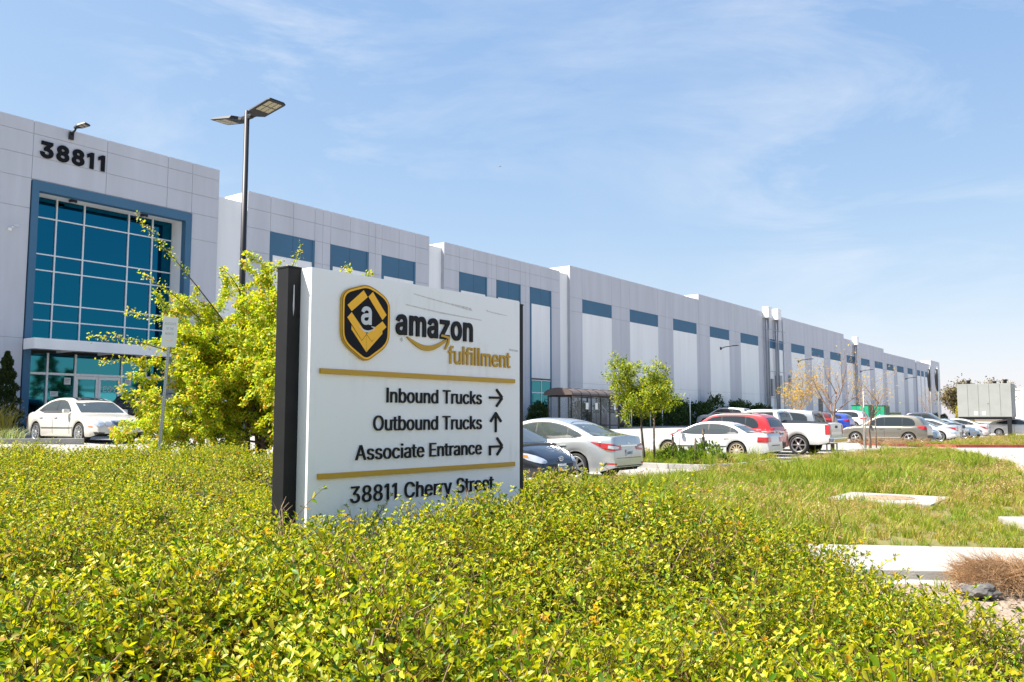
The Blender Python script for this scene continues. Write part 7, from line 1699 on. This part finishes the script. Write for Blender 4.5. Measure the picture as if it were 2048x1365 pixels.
for i, (x_, y_, s_, lb) in enumerate(((5.0, 26.7, 1.1, 'low green shrub under the small tree'), (5.9, 26.3, 1.35, 'low green shrub against the side of the older white sedan'), (5.5, 25.7, 1.0, 'low green shrub by the kerb corner'))):
    shrub((x_, y_, .1), 3 + i % 2, s_, lb, 'low shrubs on the tree island', name='low_shrub')
# dead brown shrubs on the mulch
def dead_shrub(seed, r, h, n):
    rng = np.random.default_rng(seed); b = MB()
    for k in range(n):
        a = rng.uniform(0, 6.28); q = rng.uniform(.2, 1) ** .6
        p2 = Vector((r * q * math.cos(a), r * q * math.sin(a), h * rng.uniform(.25, 1) * (1.15 - .6 * q * q)))
        p1 = p2 * .5 + Vector((rng.normal(0, .05), rng.normal(0, .05), .08))
        b.tube([(0, 0, 0), p1, p2], [.004, .0025, .0010], 3, cap=False)
        for j in range(7):
            p3 = p2 + Vector(rng.normal(0, .06, 3)); b.tube([p1.lerp(p2, rng.uniform(.3, .9)), p3], [.002, .0008], 3, cap=False)
    return b
M['dead'] = mat('dead', (.42, .25, .12), .9, col2=(.30, .19, .11), vscale=4)
for i, (x_, y_, r_, h_, lb) in enumerate(((4.35, 7.35, .66, .22, 'dead brown shrub beside the footpath'), (5.0, 7.05, .85, .30, 'larger dead brown shrub at the right edge'))):
    t = thing('dead_shrub', lb, 'shrub', (x_, y_, .05), 0, 'dead shrubs on the mulch')
    dead_shrub(500 + i, r_, h_, 700).build('branches', M['dead'], t, fix=False)
for i, (x_, y_) in enumerate(((19.8, 45.8), (20.8, 46.4), (21.9, 46.2), (19.4, 47.2))):
    t = thing('dry_shrub', ['dry brown groundcover right behind the thin sign post', 'dry brown groundcover under the front wheel of the taupe suv', 'dry brown groundcover before the rear door of the taupe suv', 'dry brown groundcover farthest back on the taupe suv island'][i], 'shrub', (x_, y_, .03), i, 'dry groundcover on the island')
    dead_shrub(520 + i, .9, .5, 160).build('branches', M['dead'], t, fix=False)
# weeds in the mulch
for i, (x_, y_, lb) in enumerate(((4.1, 6.75, 'small green weed beside the rock'), (3.55, 7.2, 'small green weed between hedge and footpath'), (3.0, 6.2, 'small green weed at the hedge edge'))):
    tag(obj('weed', TF[2], None, (x_, y_, .05), (0, 0, i)), lb, 'weed').scale = (.5,) * 3
# chips of bark on the mulch
rng = np.random.default_rng(77); n = 9000
pos = np.stack([rng.uniform(2.3, 7, n), rng.uniform(2.5, 7.8, n), np.full(n, .056)], 1)
m = in_poly(pos[:, 0], pos[:, 1], [(2.6, 4.0), (3.0, 7.6), (12, 6.3), (12, -1), (3, -1)]); pos = pos[m]; n = len(pos); th = rng.uniform(0, 6.28, n)
P, T, C = leaves(pos, np.stack([np.cos(th), np.sin(th), rng.uniform(0, .5, n)], 1), rng.uniform(.015, .05, n), rng.normal(0, .6, n), palette(n, [(.34, .26, .19), (.22, .15, .10), (.45, .37, .29), (.12, .08, .06)], [3, 3, 2, 2], .15, rng), 'diamond', 1.0)
tag(obj('bark_chips', np_mesh('bark_chips', P, T, M['blade'], C)), 'loose bark chips covering the bed at the lower right', 'bark chips', kind='stuff')

# conifers across the street, mirrored in the entrance glass
rng = np.random.default_rng(95)
for i, (a_, d_, h_) in enumerate(((52, -38, 10.5), (56, -40, 8.0), (66, -39, 9.0), (44, -40, 6.0))):
    t = thing('conifer', ['tallest dark conifer mirrored in the entrance glass', 'third tallest dark conifer mirrored in the entrance glass', 'second tallest dark conifer mirrored in the entrance glass', 'shortest dark conifer mirrored in the entrance glass'][i], 'tree', W(a_, d_, 0), 0, 'conifers across the street')
    n = 2600; hh = rng.uniform(0, 1, n) ** .8; rr = (.26 * h_ * (1 - hh) ** .8 + .1) * np.sqrt(rng.uniform(.1, 1, n)) * (1 + .35 * np.sin(hh * 40)); th = rng.uniform(0, 6.28, n)
    pos = np.stack([rr * np.cos(th), rr * np.sin(th), .8 + hh * (h_ - .8)], 1); dr = np.stack([np.cos(th), np.sin(th), np.full(n, .1)], 1) + rng.normal(0, .3, (n, 3))
    P, T, C = leaves(pos, dr, rng.uniform(.3, .6, n), rng.uniform(0, 6, n), palette(n, DG, [1, 1, 2], .2, rng), 'diamond')
    obj('crown', np_mesh('crown', P, T, M['leaf_dark'], C), t)
    MB().tube([(0, 0, 0), (0, 0, h_ * .8)], [.2, .04], 7).build('trunk', M['bark'], t)
